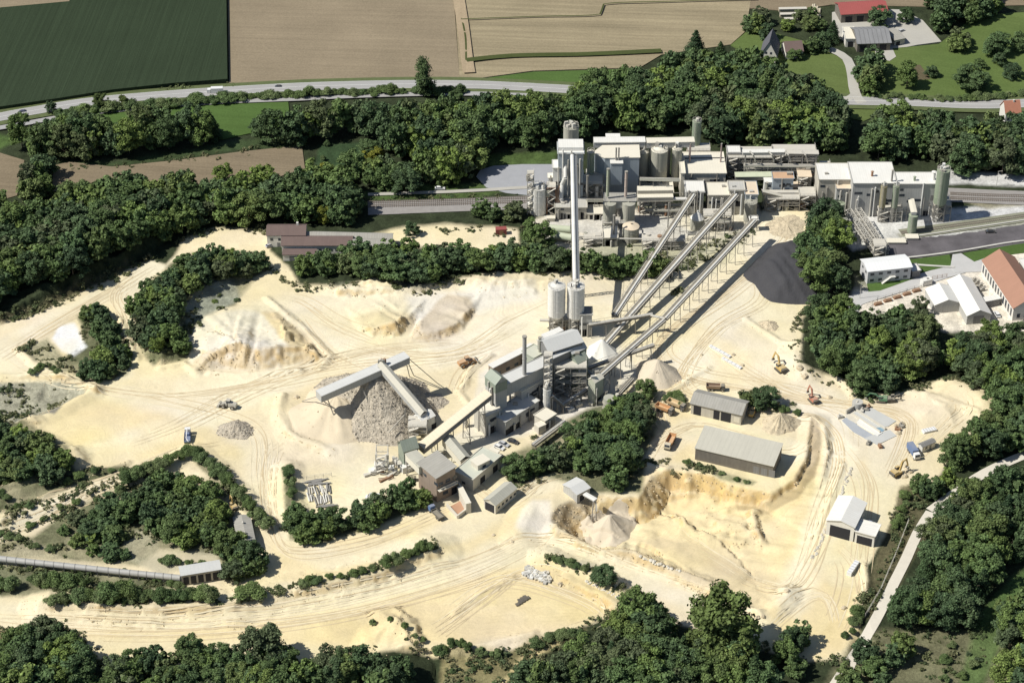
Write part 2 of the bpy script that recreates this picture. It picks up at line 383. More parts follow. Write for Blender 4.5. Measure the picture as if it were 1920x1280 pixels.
# conifer-free green islands and banks
BANK = (.135, .12, .065)
zone(BANK, 5, [(-60,622),(0,600),(60,580),(140,540),(200,520),(250,488),(240,505),(150,550),(60,590),(0,607)], .85, 0)
zone(SCRUB, 9, [(250,570),(290,520),(340,478),(420,468),(495,478),(505,500),(470,530),(440,570),(385,590),(350,640),(352,672),(290,686),(258,652)], .95, 0)
zone((.33,.34,.27), 8, [(385,520),(440,530),(450,560),(400,590),(350,610),(345,580)], .8, 0)
zone(SCRUB, 8, [(145,590),(180,565),(212,600),(252,670),(238,702),(205,716),(140,702),(110,680),(160,640)], .95, 0)
zone((.28,.27,.17), 7, [(35,655),(90,635),(135,690),(120,700),(60,675)], .85, 0)
zone((.80,.80,.78), 6, [(108,610),(140,606),(165,650),(140,668),(118,660),(100,635)], .9)
zone((.33,.32,.24), 6, [(-60,722),(60,712),(130,716),(165,735),(120,760),(60,785),(0,792),(-60,790)], .97, 0)
zone((.2,.2,.2), 4, [(80,775),(105,765),(118,765),(100,778)], .8, 0)
zone(SCRUB, 9, [(-60,760),(60,800),(125,840),(142,882),(240,872),(240,885),(130,915),(60,945),(-60,975)], .95, 0)
zone(SANDD, 8, [(100,850),(150,850),(230,850),(240,870),(150,885)], .5)
zone(SCRUB, 9, [(-60,1030),(60,1005),(120,960),(230,915),(300,888),(400,905),(440,950),(455,1040),(480,1070),(450,1095),(415,1085),(420,1060),(400,1038),(300,1030),(260,1060),(120,1050),(0,1042)], .9, 0)
zone((.42,.39,.27), 8, [(225,1000),(290,990),(300,1030),(400,1030),(420,1060),(300,1075),(240,1050)], .7)
zone(SAND, 6, [(285,880),(340,870),(400,905),(440,950),(425,950),(380,915),(330,890)], .8)
zone((.15,.16,.09), 9, [(-60,1052),(100,1062),(300,1085),(335,1100),(200,1112),(-60,1118)], .95, 0)
zone((.5,.44,.3), 5, [(0,1035),(60,1012),(120,1045),(230,1062),(120,1058)], .6)
zone(SCRUB, 5, [(95,1122),(200,1118),(390,1122),(400,1138),(200,1142),(100,1138)], .85, 0)
zone(SCRUB, 5, [(560,1112),(700,1080),(800,1035),(815,1034),(730,1076),(600,1112)], .6, 0)
zone(SCRUB, 7, [(530,885),(548,875),(560,960),(640,975),(790,925),(810,945),(720,980),(600,1020),(540,1012)], .9, 0)
zone(SCRUB, 6, [(350,850),(400,865),(450,920),(500,980),(480,985),(430,935),(370,880)], .7, 0)
zone(SCRUB, 9, [(940,860),(1020,820),(1100,765),(1230,730),(1240,790),(1215,850),(1200,925),(1110,925),(1060,905),(1010,895),(960,920)], .9, 0)
zone(SCRUB, 7, [(1390,735),(1440,725),(1500,765),(1450,770),(1400,765)], .6, 0)
zone((.24,.24,.13), 5, [(1290,870),(1320,872),(1420,905),(1410,912),(1330,890)], .8, 0)
zone(BANK, 8, [(1690,910),(1720,905),(1740,1000),(1650,1160),(1610,1160),(1640,1050),(1670,980)], .9, 0)
zone((.22,.21,.12), 14, [(1540,1290),(1610,1180),(1960,1180),(1960,1300)], .7, 0)
zone((.09,.15,.045), 12, [(1830,1160),(1900,1080),(1960,1040),(1960,1110),(1880,1200),(1840,1290),(1800,1290)], .8, 0)
zone((.30,.26,.13), 9, [(830,1215),(960,1220),(1000,1195),(1100,1180),(1000,1240),(960,1300),(820,1300)], .8, 0)
zone(SANDO, 7, [(985,1220),(1050,1205),(960,1260),(900,1300),(930,1300)], .6)
zone(SANDO, 6, [(1560,1160),(1620,1150),(1610,1200),(1560,1230),(1510,1240)], .5)
# works yards on the right, verges, top meadow
zone((.60,.59,.56), 6, [(1540,415),(1700,395),(1960,380),(1960,350),(1780,345),(1780,320),(1960,330),(1960,345),(1960,415),(1700,455),(1600,470)], 1, .3)
zone((.30,.27,.18), 5, [(1790,372),(1960,366),(1960,384),(1850,392)], .8, 0)
zone((.36,.35,.26), 4, [(1680,438),(1920,408),(1920,422),(1690,448)], .8, 0)
zone((.68,.62,.52), 7, [(1590,560),(1600,540),(1720,505),(1850,478),(1960,470),(1960,625),(1850,625),(1770,622),(1720,600),(1640,590),(1600,620)], 1, .3)
zone((.24,.24,.17), 5, [(1600,515),(1650,530),(1700,520),(1640,545),(1600,545)], .6, 0)
zone(GRASS, 6, [(680,362),(800,345),(900,345),(960,352),(900,372),(690,378)], .9, 0)
zone(GRASS, 6, [(895,290),(1045,284),(1045,308),(900,312)], 1, 0)
zone((.04,.07,.03), 6, [(600,270),(700,265),(720,290),(640,315),(590,310)], 1, 0)
zone((.075,.12,.035), 8, [(-80,270),(0,280),(30,262),(0,250),(-80,255)], 1, 0)
zone((.05,.075,.03), 6, [(100,300),(200,305),(330,285),(450,262),(570,255),(570,275),(450,282),(330,298),(200,312),(120,308)], 1, 0)

ZL = []
for P_, w_, a_, c_ in (([(0,655),(100,600),(230,535),(300,490)],7,.55,SANDW),([(0,680),(100,715),(250,745),(440,800),(490,870),(510,970),(620,1050),(850,1000),(960,930),(1040,890)],8,.5,SANDW),([(225,700),(245,610),(235,550),(290,500)],6,.5,SANDW),
  ([(200,850),(350,790),(560,700),(860,660),(1010,600),(1200,560),(1420,440)],11,.6,SANDW),([(1440,400),(1480,440),(1360,600),(1290,700),(1400,745),(1540,780),(1580,850),(1540,1000),(1480,1120)],9,.6,SANDW),([(0,1155),(300,1160),(600,1125),(850,1070),(1000,1020),(1100,1050),(1300,1120),(1420,1180)],9,.55,SANDW),
  ([(1600,790),(1660,830),(1640,950),(1590,1080)],9,.5,SANDW),([(0,1000),(120,940),(240,890),(340,850)],6,.5,SANDW),([(640,850),(700,900),(660,950)],10,.4,SANDW),([(1220,860),(1300,800),(1420,815),(1500,850)],7,.5,SANDW),
  ([(100,750),(300,790),(330,840),(200,860)],10,.35,SANDO),([(560,640),(640,700),(560,760)],9,.3,SANDO),([(1300,620),(1380,680),(1340,740)],8,.3,SANDO),([(650,1170),(780,1150),(900,1180)],9,.35,SANDD),([(1000,1080),(1100,1110),(1150,1140)],5,.4,SANDD),([(1240,1000),(1350,1050),(1450,1080)],6,.35,SANDD),([(95,1140),(300,1148),(460,1142),(650,1098),(815,1040)],4,.5,SANDD),([(1050,1012),(1180,1045),(1330,1105)],3,.5,SANDD),([(500,590),(560,630),(620,680)],3,.5,SANDD),([(1525,785),(1532,830),(1518,870)],2.5,.7,SANDD)): ZL.append((P_, w_, a_, c_))
def build_ground():
    def axis(lo, hi, st, far):
        core = list(np.arange(lo, hi+1e-6, st)); a = []; s_ = st; v = lo
        while v > -far: s_ *= 1.6; v -= s_; a.append(v)
        b = []; s_ = st; v = core[-1]
        while v < far: s_ *= 1.6; v += s_; b.append(v)
        return np.array(a[::-1]+core+b)
    xs = axis(-300, 300, .66, 5000); ya = axis(528, 1085, 1.15, 6000); ys = np.concatenate([ya[ya < 528], np.arange(528, 846, .72), ya[ya > 846.5]])
    X, Y = np.meshgrid(xs, ys); X = X.ravel(); Y = Y.ravel()
    Zz = th(X, Y); nx, ny = len(xs), len(ys); Z2 = Zz.reshape(ny, nx)
    gy, gx = np.gradient(Z2, ys, xs); slp = np.hypot(gx, gy); slp[np.abs(Y.reshape(ny, nx)-800) > 320] = 0
    for _ in range(2): slp[1:-1, 1:-1] = (slp[1:-1, 1:-1]*2+slp[:-2, 1:-1]+slp[2:, 1:-1]+slp[1:-1, :-2]+slp[1:-1, 2:])/6
    k_ = np.clip((slp-.22)*1.6, 0, 1).ravel(); tx = np.clip(gx, -1, 1).ravel()*6; ty = np.clip(gy, -1, 1).ravel()*6
    rk = fbm(X, Y, 3.0, 4, 91); Zz = Zz+k_*(1.6*(np.abs(rk-.5)*2-.25)+1.0*(vnoise(X, Y, 1.8, 92)-.5)-.1)+.10*(fbm(X, Y, 2.2, 2, 93)-.5)
    ca, cp_ = CP, SP
    dep = Y*CP + H*SP; PX = 960+F*X/dep; PY = 640-F*(Y*SP-H*CP)/dep   # where each ground point falls in plan
    wx = 9*(fbm(X, Y, 9, 3, 21)-.5); wy = 6*(fbm(X, Y, 9, 3, 22)-.5)
    Cc = np.empty((len(X), 3)); Cc[:] = FOREST; Cc *= (.8+.5*fbm(X, Y, 12, 3, 31))[:, None]
    sandm = np.zeros(len(X))
    for c, f, pts, a, sandy, nz in Z:
        if len(pts) < 3 or a == 0: continue
        x0 = min(p[0] for p in pts)-f-10; x1 = max(p[0] for p in pts)+f+10; y0 = min(p[1] for p in pts)-f-10; y1 = max(p[1] for p in pts)+f+10
        m = (PX > x0) & (PX < x1) & (PY > y0) & (PY < y1) & (Y > 300)
        if not m.any(): continue
        px_, py_ = PX[m]+wx[m], PY[m]+wy[m]
        d = np.full(px_.shape, 1e9); n = len(pts)
        for i in range(n): d = np.minimum(d, segd(px_, py_, pts[i], pts[(i+1) % n]))
        d = np.where(inside(pts, px_, py_), d, -d)
        al = np.clip(.5+d/f, 0, 1)*a
        if a < .96: al = al*np.clip(.35+1.3*fbm(X[m], Y[m], 14, 4, 40), 0, 1)
        Cc[m] = Cc[m]*(1-al[:, None])+np.array(c)*al[:, None]
        if sandy is not None: sandm[m] = sandm[m]*(1-al)+sandy*al
    for P_, w_, a_, c_ in ZL:
        C_ = catmull([tuple(G(*p)[:2]) for p in P_], 12); xs_ = [c[0] for c in C_]; ys_ = [c[1] for c in C_]
        m = (X > min(xs_)-w_) & (X < max(xs_)+w_) & (Y > min(ys_)-w_) & (Y < max(ys_)+w_); x_, y_ = X[m], Y[m]; d = np.full(x_.shape, 1e9)
        for i in range(len(C_)-1): d = np.minimum(d, segd(x_, y_, C_[i], C_[i+1]))
        al = np.clip((w_-d*(1+.5*(fbm(x_, y_, 8, 2, 35)-.5)))/(w_*.5), 0, 1)*a_*np.clip(sandm[m], 0, 1)*np.clip(.3+1.4*fbm(x_, y_, 7, 3, 36), 0, 1)
        Cc[m] = Cc[m]*(1-al[:, None])+np.array(c_)*al[:, None]
    # soft vehicle-worn streaking and moisture patches of the sand itself
    big = fbm(X, Y, 45, 3, 50)-.5; med = fbm(X, Y, 12, 3, 51)-.5
    Cc *= (1+sandm*(.20*big+.14*med))[:, None]
    Cc[:, 2] *= 1-sandm*.35*(fbm(X, Y, 28, 3, 52)-.5)
    st_ = np.clip((slp.ravel()-.45)*2.2, 0, 1)*sandm; rkc = np.clip(.5+1.5*(fbm(X, Y, 2.0, 3, 95)-.5), 0, 1)
    mixc = np.array((.50, .40, .245))*(.75+.7*rkc)[:, None]; st2 = (st_*np.clip(rkc*2.2-.45, 0, 1)*.75)[:, None]; Cc[:] = Cc*(1-st2)+mixc*st2
    # scrub speckle on non-sand
    sp = fbm(X, Y, 3.0, 3, 60)-.5
    Cc *= (1+(1-sandm)*.9*sp)[:, None]
    nx, ny = len(xs), len(ys)
    me = bpy.data.meshes.new('ground'); V = np.stack([X, Y, Zz], 1)
    me.vertices.add(len(V)); me.vertices.foreach_set('co', V.ravel())
    i = np.arange(ny-1)[:, None]*nx+np.arange(nx-1)[None]; i = i.ravel()
    Q = np.stack([i, i+1, i+1+nx, i+nx], 1)
    me.loops.add(Q.size); me.loops.foreach_set('vertex_index', Q.ravel().astype(np.int32))
    me.polygons.add(len(Q)); me.polygons.foreach_set('loop_start', (np.arange(len(Q))*4).astype(np.int32))
    me.update(calc_edges=True); me.polygons.foreach_set('use_smooth', [True]*len(Q))
    at = me.color_attributes.new('zone', 'FLOAT_COLOR', 'POINT')
    at.data.foreach_set('color', np.concatenate([np.clip(Cc, 0, 1), sandm[:, None]], 1).ravel())
    o = bpy.data.objects.new('ground', me); COL.objects.link(o); tag(o, kind='structure')
    m = bpy.data.materials.new('ground'); m.use_nodes = True; nt = m.node_tree; b = nt.nodes['Principled BSDF']; b.inputs['Roughness'].default_value = .95
    b.inputs['Specular IOR Level'].default_value = .15
    a = N(nt, 'ShaderNodeAttribute', attribute_name='zone'); geo = N(nt, 'ShaderNodeNewGeometry'); pos = geo.outputs['Position']
    n1 = noise(nt, pos, .9, 5, .65); n2 = noise(nt, pos, .16, 4); n3 = noise(nt, pos, 3.0, 3, .7)
    # stretched noise, warped: scraper and tyre marks
    nd = N(nt, 'ShaderNodeTexNoise'); nd.inputs['Scale'].default_value = .02; nt.links.new(pos, nd.inputs['Vector'])
    vr = N(nt, 'ShaderNodeVectorRotate', rotation_type='Z_AXIS'); nt.links.new(pos, vr.inputs[0]); vr.inputs['Center'].default_value = (0, 760, 0)
    nt.links.new(mathn(nt, 'MULTIPLY_ADD', nd.outputs['Fac'], 5.0, -2.0), vr.inputs['Angle'])
    mp = N(nt, 'ShaderNodeMapping'); mp.inputs['Scale'].default_value = (.05, 1.1, .3); nt.links.new(vr.outputs[0], mp.inputs[0])
    n4 = noise(nt, mp.outputs[0], 1.0, 4, .6)
    al = a.outputs['Alpha']; inv = mathn(nt, 'SUBTRACT', 1.0, al)
    k = mathn(nt, 'ADD', 1.0, mathn(nt, 'MULTIPLY', mathn(nt, 'SUBTRACT', n4, .5), mathn(nt, 'MULTIPLY_ADD', al, .30, .05)))
    k = mathn(nt, 'MULTIPLY', k, mathn(nt, 'ADD', 1.0, mathn(nt, 'MULTIPLY', mathn(nt, 'SUBTRACT', n1, .5), mathn(nt, 'MULTIPLY_ADD', inv, 1.1, .30))))
    k = mathn(nt, 'MULTIPLY', k, mathn(nt, 'ADD', 1.0, mathn(nt, 'MULTIPLY', mathn(nt, 'SUBTRACT', n3, .5), mathn(nt, 'MULTIPLY_ADD', inv, .7, .35))))
    k = mathn(nt, 'MULTIPLY', k, mathn(nt, 'MULTIPLY_ADD', n2, .25, .875))
    cb = N(nt, 'ShaderNodeCombineColor'); [nt.links.new(k, cb.inputs[i]) for i in range(3)]
    # steep faces show rawer, darker, more orange rock
    mx = N(nt, 'ShaderNodeMix', data_type='RGBA', blend_type='MULTIPLY'); mx.inputs[0].default_value = 1
    nt.links.new(a.outputs['Color'], mx.inputs[6]); nt.links.new(cb.outputs[0], mx.inputs[7])
    sn = N(nt, 'ShaderNodeSeparateXYZ'); nt.links.new(geo.outputs['Normal'], sn.inputs[0])
    st = mathn(nt, 'MULTIPLY', mathn(nt, 'SMOOTH_MAX', mathn(nt, 'MULTIPLY_ADD', sn.outputs[2], -3.5, 3.1), 0, .05), al)
    m2 = N(nt, 'ShaderNodeMix', data_type='RGBA', blend_type='MULTIPLY'); nt.links.new(mathn(nt, 'MINIMUM', st, 1.0), m2.inputs[0])
    nt.links.new(mx.outputs[2], m2.inputs[6]); m2.inputs[7].default_value = (.93, .84, .68, 1)
    nt.links.new(m2.outputs[2], b.inputs['Base Color'])
    bp = N(nt, 'ShaderNodeBump'); bp.inputs['Distance'].default_value = .35; bp.inputs['Strength'].default_value = 1
    hsum = mathn(nt, 'ADD', mathn(nt, 'MULTIPLY', n1, mathn(nt, 'MULTIPLY_ADD', inv, .8, .30)), mathn(nt, 'ADD', mathn(nt, 'MULTIPLY', n4, .15), mathn(nt, 'MULTIPLY', n3, mathn(nt, 'MULTIPLY_ADD', inv, .3, .10))))
    nt.links.new(hsum, bp.inputs['Height']); nt.links.new(bp.outputs[0], b.inputs['Normal'])
    me.materials.append(m)
build_ground()

def terrain_patch(name, px, step, mat_, dz, kind='structure', label=None, cat=None, z=None, group=None, height=0.0):
    """a flat sheet (field, road apron, slab) cut to its outline; height>0 makes it a standing crop or a slab with real sides"""
    b = MB(); P = [G(x, y) for x, y in px]
    zz = (max(float(th(p.x, p.y)) for p in P) if z is None else z)+dz
    b.mat(mat_); b.prism([(p.x, p.y) for p in P], zz-(height or .5)-1.0, zz+(0 if not height else height)); o = b.build(name)
    tag(o, label, cat, group, None if label else kind); return o
def strip(name, px, wd, mat_, dz=.12, label=None, cat=None, kind='structure', world=False, step=5.0, parent=None, off=0.0, mb=None):
    """a ribbon draped over the terrain along a smooth centre line"""
    P = px if world else catmull([tuple(G(*p)[:2]) for p in px], step)
    b = mb or MB(); L = []; n = len(P)
    for i in range(n):
        a, c = P[max(0, i-1)], P[min(n-1, i+1)]; d = np.array([c[0]-a[0], c[1]-a[1]]); d = d/(np.linalg.norm(d)+1e-9); nn = np.array([-d[1], d[0]])
        w_ = wd[i] if hasattr(wd, '__len__') else wd
        L.append((np.array(P[i][:2])+nn*(off+w_/2), np.array(P[i][:2])+nn*(off-w_/2)))
    A = np.array([l[0] for l in L]); B = np.array([l[1] for l in L]); za = th(A[:, 0], A[:, 1])+dz; zb = th(B[:, 0], B[:, 1])+dz
    if mb is None: b.mat(mat_)
    for i in range(n-1):
        b.face([(*B[i], zb[i]), (*B[i+1], zb[i+1]), (*A[i+1], za[i+1]), (*A[i], za[i])])
    if mb: return None
    o = b.build(name, parent=parent); tag(o, label, cat, None, None if (label or parent) else kind); return o

# ------------------------------------------------------------------ fields: furrows and stubble rows follow the working direction
def field_mat(name, c, rot, per, amp, var=.2, c2=None):
    m = bpy.data.materials.new(name); m.use_nodes = True; nt = m.node_tree; b = nt.nodes['Principled BSDF']; b.inputs['Roughness'].default_value = .95
    b.inputs['Specular IOR Level'].default_value = .1
    geo = N(nt, 'ShaderNodeNewGeometry'); pos = geo.outputs['Position']
    vr = N(nt, 'ShaderNodeVectorRotate', rotation_type='Z_AXIS'); nt.links.new(pos, vr.inputs[0]); vr.inputs['Angle'].default_value = rot
    def stretch(sx, sy, det=3):
        mp = N(nt, 'ShaderNodeMapping'); mp.inputs['Scale'].default_value = (sx, sy, .5); nt.links.new(vr.outputs[0], mp.inputs[0]); return noise(nt, mp.outputs[0], 1, det, .6)
    k = mathn(nt, 'MULTIPLY_ADD', stretch(.006, 1/per), amp*2, 1-amp)
    k = mathn(nt, 'MULTIPLY', k, mathn(nt, 'MULTIPLY_ADD', stretch(.02, 2.6/per, 2), amp*1.4, 1-amp*.7))
    k = mathn(nt, 'MULTIPLY', k, mathn(nt, 'MULTIPLY_ADD', noise(nt, pos, .03, 4), var*2, 1-var))
    k = mathn(nt, 'MULTIPLY', k, mathn(nt, 'MULTIPLY_ADD', noise(nt, pos, 1.2, 3), .5, .75))
    mx = N(nt, 'ShaderNodeMix', data_type='RGBA', blend_type='MULTIPLY'); mx.inputs[0].default_value = 1; mx.inputs[6].default_value = (*c, 1)
    if c2:
        m0 = N(nt, 'ShaderNodeMix', data_type='RGBA'); m0.inputs[6].default_value = (*c, 1); m0.inputs[7].default_value = (*c2, 1)
        nt.links.new(noise(nt, pos, .015, 3), m0.inputs[0]); nt.links.new(m0.outputs[2], mx.inputs[6])
    cb = N(nt, 'ShaderNodeCombineColor'); [nt.links.new(k, cb.inputs[i]) for i in range(3)]
    nt.links.new(cb.outputs[0], mx.inputs[7]); nt.links.new(mx.outputs[2], b.inputs['Base Color'])
    bp = N(nt, 'ShaderNodeBump'); bp.inputs['Distance'].default_value = .25; nt.links.new(k, bp.inputs['Height']); nt.links.new(bp.outputs[0], b.inputs['Normal'])
    return m
ST1 = field_mat('stubble_rows', (.265, .215, .145), R(3), 3.2, .16)
ST2 = field_mat('stubble_swath', (.30, .25, .16), R(4), 4.5, .36)
ST3 = field_mat('soil_rows', (.225, .18, .12), R(8), 3, .25)
CORN = field_mat('corn', (.034, .050, .027), R(92), 1.6, .30, .16)
MEAD = field_mat('meadow', (.09, .15, .038), R(5), 5, .16, .3, (.07, .12, .035))
MEAD2 = field_mat('meadow_garden', (.09, .145, .038), R(20), 6, .15, .3, (.13, .155, .055))
STRIPM = field_mat('uncut_strip', (.07, .085, .03), R(4), 3, .2)
terrain_patch('stubble_field', [(-200,-70),(135,-70),(131,8),(0,20),(-200,34)], 0, ST1, .5, z=0)
terrain_patch('corn_field', [(-200,36),(0,22),(131,10),(137,-70),(424,-70),(427,156),(330,163),(210,176),(110,192),(0,208),(-200,240)], 0, CORN, .3, z=0, height=2.0)
terrain_patch('stubble_field', [(425.5,-70),(846,-70),(862,154),(430,157)], 0, ST1, .42, z=0)
terrain_patch('stubble_field', [(848,-70),(1420,-70),(1398,60),(1370,85),(1240,104),(1200,128),(1000,134),(862,153)], 0, ST2, .40, z=0)
strip('uncut_strip', [(866,38),(873,75),(874,117)], .9, STRIPM, 1.2); strip('uncut_strip', [(874,117),(960,108),(1100,105),(1240,99)], 4.0, STRIPM, 1.25)
strip('uncut_strip', [(866,40),(1000,35),(1125,31),(1132,12),(1250,7),(1420,2)], .9, STRIPM, 1.22)
strip('field_edge', [(850,-60),(866,38),(876,118),(880,140)], 6, field_mat('headland', (.37,.29,.19), R(90), 4, .15), 1.18)
terrain_patch('soil_field', [(100,312),(130,305),(210,314),(330,302),(450,286),(566,274),(572,318),(500,340),(300,350),(98,360)], 0, ST3, .45, z=0)
terrain_patch('soil_field', [(-150,310),(0,288),(46,302),(32,368),(-150,420)], 0, ST3, .45, z=0)
terrain_patch('soil_field', [(1400,-70),(1990,-70),(1990,10),(1740,14),(1560,10),(1480,22),(1392,16)], 0, ST3, .33, z=0)
terrain_patch('meadow', [(150,215),(300,200),(540,188),(545,235),(420,262),(250,260),(150,250)], 0, MEAD, .42, z=0)
terrain_patch('meadow', [(862,154),(1000,136),(1205,130),(1150,168),(1000,166),(870,160)], 0, MEAD, .34, z=0)
terrain_patch('meadow', [(1398,62),(1430,58),(1560,92),(1592,118),(1600,190),(1560,200),(1450,130),(1370,86)], 0, MEAD2, .36, z=0)
terrain_patch('meadow', [(1606,112),(1640,95),(1760,84),(1830,30),(1990,20),(1990,180),(1850,190),(1640,180),(1612,160)], 0, MEAD2, .36, z=0)
terrain_patch('meadow', [(1590,206),(1650,200),(1650,215),(1620,228),(1590,222)], 0, MEAD2, .32, z=0)
terrain_patch('lawn', [(1706,488),(1780,478),(1786,498),(1752,506),(1710,515)], 0, MEAD, .34, z=0)
terrain_patch('lawn', [(1806,476),(1900,460),(1960,452),(1960,470),(1850,484),(1826,492)], 0, MEAD, .34, z=0)
terrain_patch('lawn', [(1625,530),(1700,523),(1716,522),(1650,546),(1628,548)], 0, MEAD, .34, z=0)
terrain_patch('vegetable_plot', [(1700,125),(1725,123),(1745,150),(1712,152)], 0, field_mat('plot', (.12,.10,.06), R(60), 1.2, .3), .42, z=0)
# ------------------------------------------------------------------ roads, tracks, yards
RD = pm('road_grey', (.36, .35, .335), .9, .08, .1, fine=.06); RD2 = pm('lane_grey', (.44, .42, .37), .95, .12, .12)
LINE = pm('line_white', (.75, .75, .72), .7); VERGE = pm('verge_green', (.10, .125, .045), .95, .35, .4)
road = [(-60,234),(0,222),(60,211),(200,190),(400,175),(560,166),(760,161),(900,162),(1080,171),(1280,182),(1450,190),(1590,192),(1700,194),(1850,199),(2000,192)]
strip('road_verge', road, 15, VERGE, .75); strip('country_road', road, 8.0, RD, .88)
strip('road_marking', road, .25, LINE, .93, step=8)
for o_ in (-3.7, 3.7): strip('road_marking', road, .2, LINE, .925, off=o_, step=8)
strip('cycle_path', [(-60,252),(0,242),(60,232),(130,220),(230,208),(400,195),(560,188),(640,184),(760,180),(860,178),(1000,182)], 4.0, RD, .86)
strip('farm_lane', [(1500,92),(1540,92),(1562,98),(1588,114),(1597,140),(1600,165),(1606,184),(1616,196)], 5.0, RD2, .90)
strip('farm_lane', [(1586,190),(1600,182),(1604,172)], 4.0, RD2, .895)
terrain_patch('farm_yard', [(1560,25),(1600,18),(1690,20),(1730,40),(1765,80),(1720,86),(1700,90),(1640,95),(1560,70)], 0, RD2, .52, z=0)
terrain_patch('farm_yard', [(1640,92),(1672,90),(1680,108),(1668,116),(1642,110)], 0, RD2, .50, z=0)
WARM = pm('lay_by_gravel', (.34, .345, .36), .95, .12, .2)
turn = [(893,332),(900,320),(925,312),(980,309),(1045,309),(1060,330),(1060,366),(1000,368),(950,363),(912,352)]
terrain_patch('turning_place', turn, 0, WARM, .3, z=0)
BAL = pm('ballast', (.30, .28, .26), .95, .2, .5)
strip('railway_bed', [(690,392),(800,388),(1000,380),(1060,378)], 11, BAL, .3); strip('gravel_path', [(690,366),(800,362),(900,358),(1000,352)], 2.5, RD2, .4)
def rails(name, px, lab):
    t = thing(name, lab, 'railway track', tuple(G(*px[0])), group='railway tracks by the works'); P = catmull([tuple(G(*p)[:2]) for p in px], 4)
    sl = MB(); sl.mat(pm('sleeper', (.2, .17, .14)))
    for i in range(len(P)-1):
        for k in range(5):
            a = P[i]+(P[i+1]-P[i])*k/5; d = (P[i+1]-P[i])/np.linalg.norm(P[i+1]-P[i]); n_ = np.array([-d[1], d[0]])
            z = float(th(a[0], a[1]))+.42; sl.bar((*(a-n_*1.3), z), (*(a+n_*1.3), z), .26, .16)
    sl.build('sleepers', parent=t)
    for s_ in (-.75, .75):
        r = MB(); r.mat(pm('rail_steel', (.32, .27, .23), .5, metal=.3))
        Q = []
        for i in range(len(P)):
            a, c = P[max(0, i-1)], P[min(len(P)-1, i+1)]; d = (c-a)/np.linalg.norm(c-a); n_ = np.array([-d[1], d[0]]); q = P[i]+n_*s_; Q.append((q[0], q[1], float(th(q[0], q[1]))+.58))
        for i in range(len(Q)-1): r.bar(Q[i], Q[i+1], .14, .2)
        r.build('rail', parent=t)
rails('railway_track', [(690,381),(800,378),(900,375),(1058,370)], 'railway track nearest the grey turning place, left of the works')
rails('railway_track', [(690,388),(800,385),(900,382),(1058,378)], 'railway track running behind the tree belt, left of the works')
strip('railway_bed', [(1700,362),(1780,366),(1960,374)], 12, BAL, .3)
rails('railway_track', [(1782,364),(1850,367),(1960,370)], 'railway track beside the tall green silo, upper of the two')
rails('railway_track', [(1782,372),(1850,375),(1960,378)], 'railway track beside the tall green silo, lower of the two')
strip('railway_bed', [(1690,440),(1780,428),(1960,402)], 8, pm('ballast_green', (.25, .25, .18), .95, .25, .4), .3)
rails('railway_track', [(1690,438),(1780,426),(1960,400)], 'railway track passing between the green silo and the dark ash yard')
ASHM = pm('ash', (.115, .105, .11), .98, .75, .11, bump=.2, bsc=1.2, fine=.15)
def drape(name, px, mat_, dz=.1, hfun=None, label=None, cat=None, step=1.2, edge=2.0, group=None, kind=None, sink=.6):
    """heap or spread of loose material over the terrain inside an outline; hfun(d, x, y) gives height above ground"""
    P = catmull([tuple(G(*p)[:2]) for p in px], 3, True); P = [tuple(p) for p in P]
    xs = np.arange(min(p[0] for p in P)-step, max(p[0] for p in P)+2*step, step); ys = np.arange(min(p[1] for p in P)-step, max(p[1] for p in P)+2*step, step)
    X, Y = np.meshgrid(xs, ys); sh = X.shape; x = X.ravel(); y = Y.ravel()
    wx = x+2.0*(fbm(x, y, 6, 2, 70)-.5); wy = y+2.0*(fbm(x, y, 6, 2, 71)-.5)
    d = np.full(x.shape, 1e9)
    for i in range(len(P)): d = np.minimum(d, segd(wx, wy, P[i], P[(i+1) % len(P)]))
    d = np.where(inside(P, wx, wy), d, -d)
    z = th(x, y)+np.where(d > 0, np.minimum(d/edge, 1)*dz+(hfun(d, x, y) if hfun else 0), d*sink)
    keep = (d > -1.6*step); idx = -np.ones(len(x), int); idx[keep] = np.arange(keep.sum())
    I = np.arange(len(x)).reshape(sh); q = np.stack([I[:-1, :-1], I[:-1, 1:], I[1:, 1:], I[1:, :-1]], -1).reshape(-1, 4)
    q = idx[q]; q = q[(q >= 0).all(1)]
    me = bpy.data.meshes.new(name); me.from_pydata(np.stack([x, y, z], 1)[keep].tolist(), [], q.tolist()); me.materials.append(mat_)
    me.polygons.foreach_set('use_smooth', [True]*len(me.polygons)); o = bpy.data.objects.new(name, me); COL.objects.link(o)
    tag(o, label, cat, group, kind or (None if label else 'structure')); return o
drape('ash_yard', [(1655,466),(1700,450),(1800,438),(1960,416),(1960,456),(1850,468),(1760,480),(1680,486)], ASHM, .12)
strip('concrete_kerb', [(1660,486),(1700,484),(1790,473),(1900,455),(1960,448)], 1.0, pm('kerb', (.55,.53,.48)), .5)
strip('concrete_kerb', [(1690,448),(1800,432),(1960,408)], .7, MATS['kerb'], .6)
strip('works_road', [(1590,590),(1600,566),(1640,552),(1720,527),(1800,503),(1850,492)], 8, pm('works_asphalt', (.50,.49,.47), .9, .1, .2), .25)
terrain_patch('works_road', [(1786,478),(1802,476),(1830,494),(1850,488),(1850,510),(1790,512),(1782,500)], 0, MATS['works_asphalt'], .15, z=0.2)
strip('concrete_path', [(1708,497),(1750,500),(1790,502)], 1.2, MATS['kerb'], .6)
WP = pm('gravel_track', (.66, .61, .51), .95, .1, .3)
strip('gravel_track', [(1555,1300),(1600,1230),(1640,1165),(1675,1095),(1700,1045),(1720,1000),(1745,960)], 3.8, WP, .25)
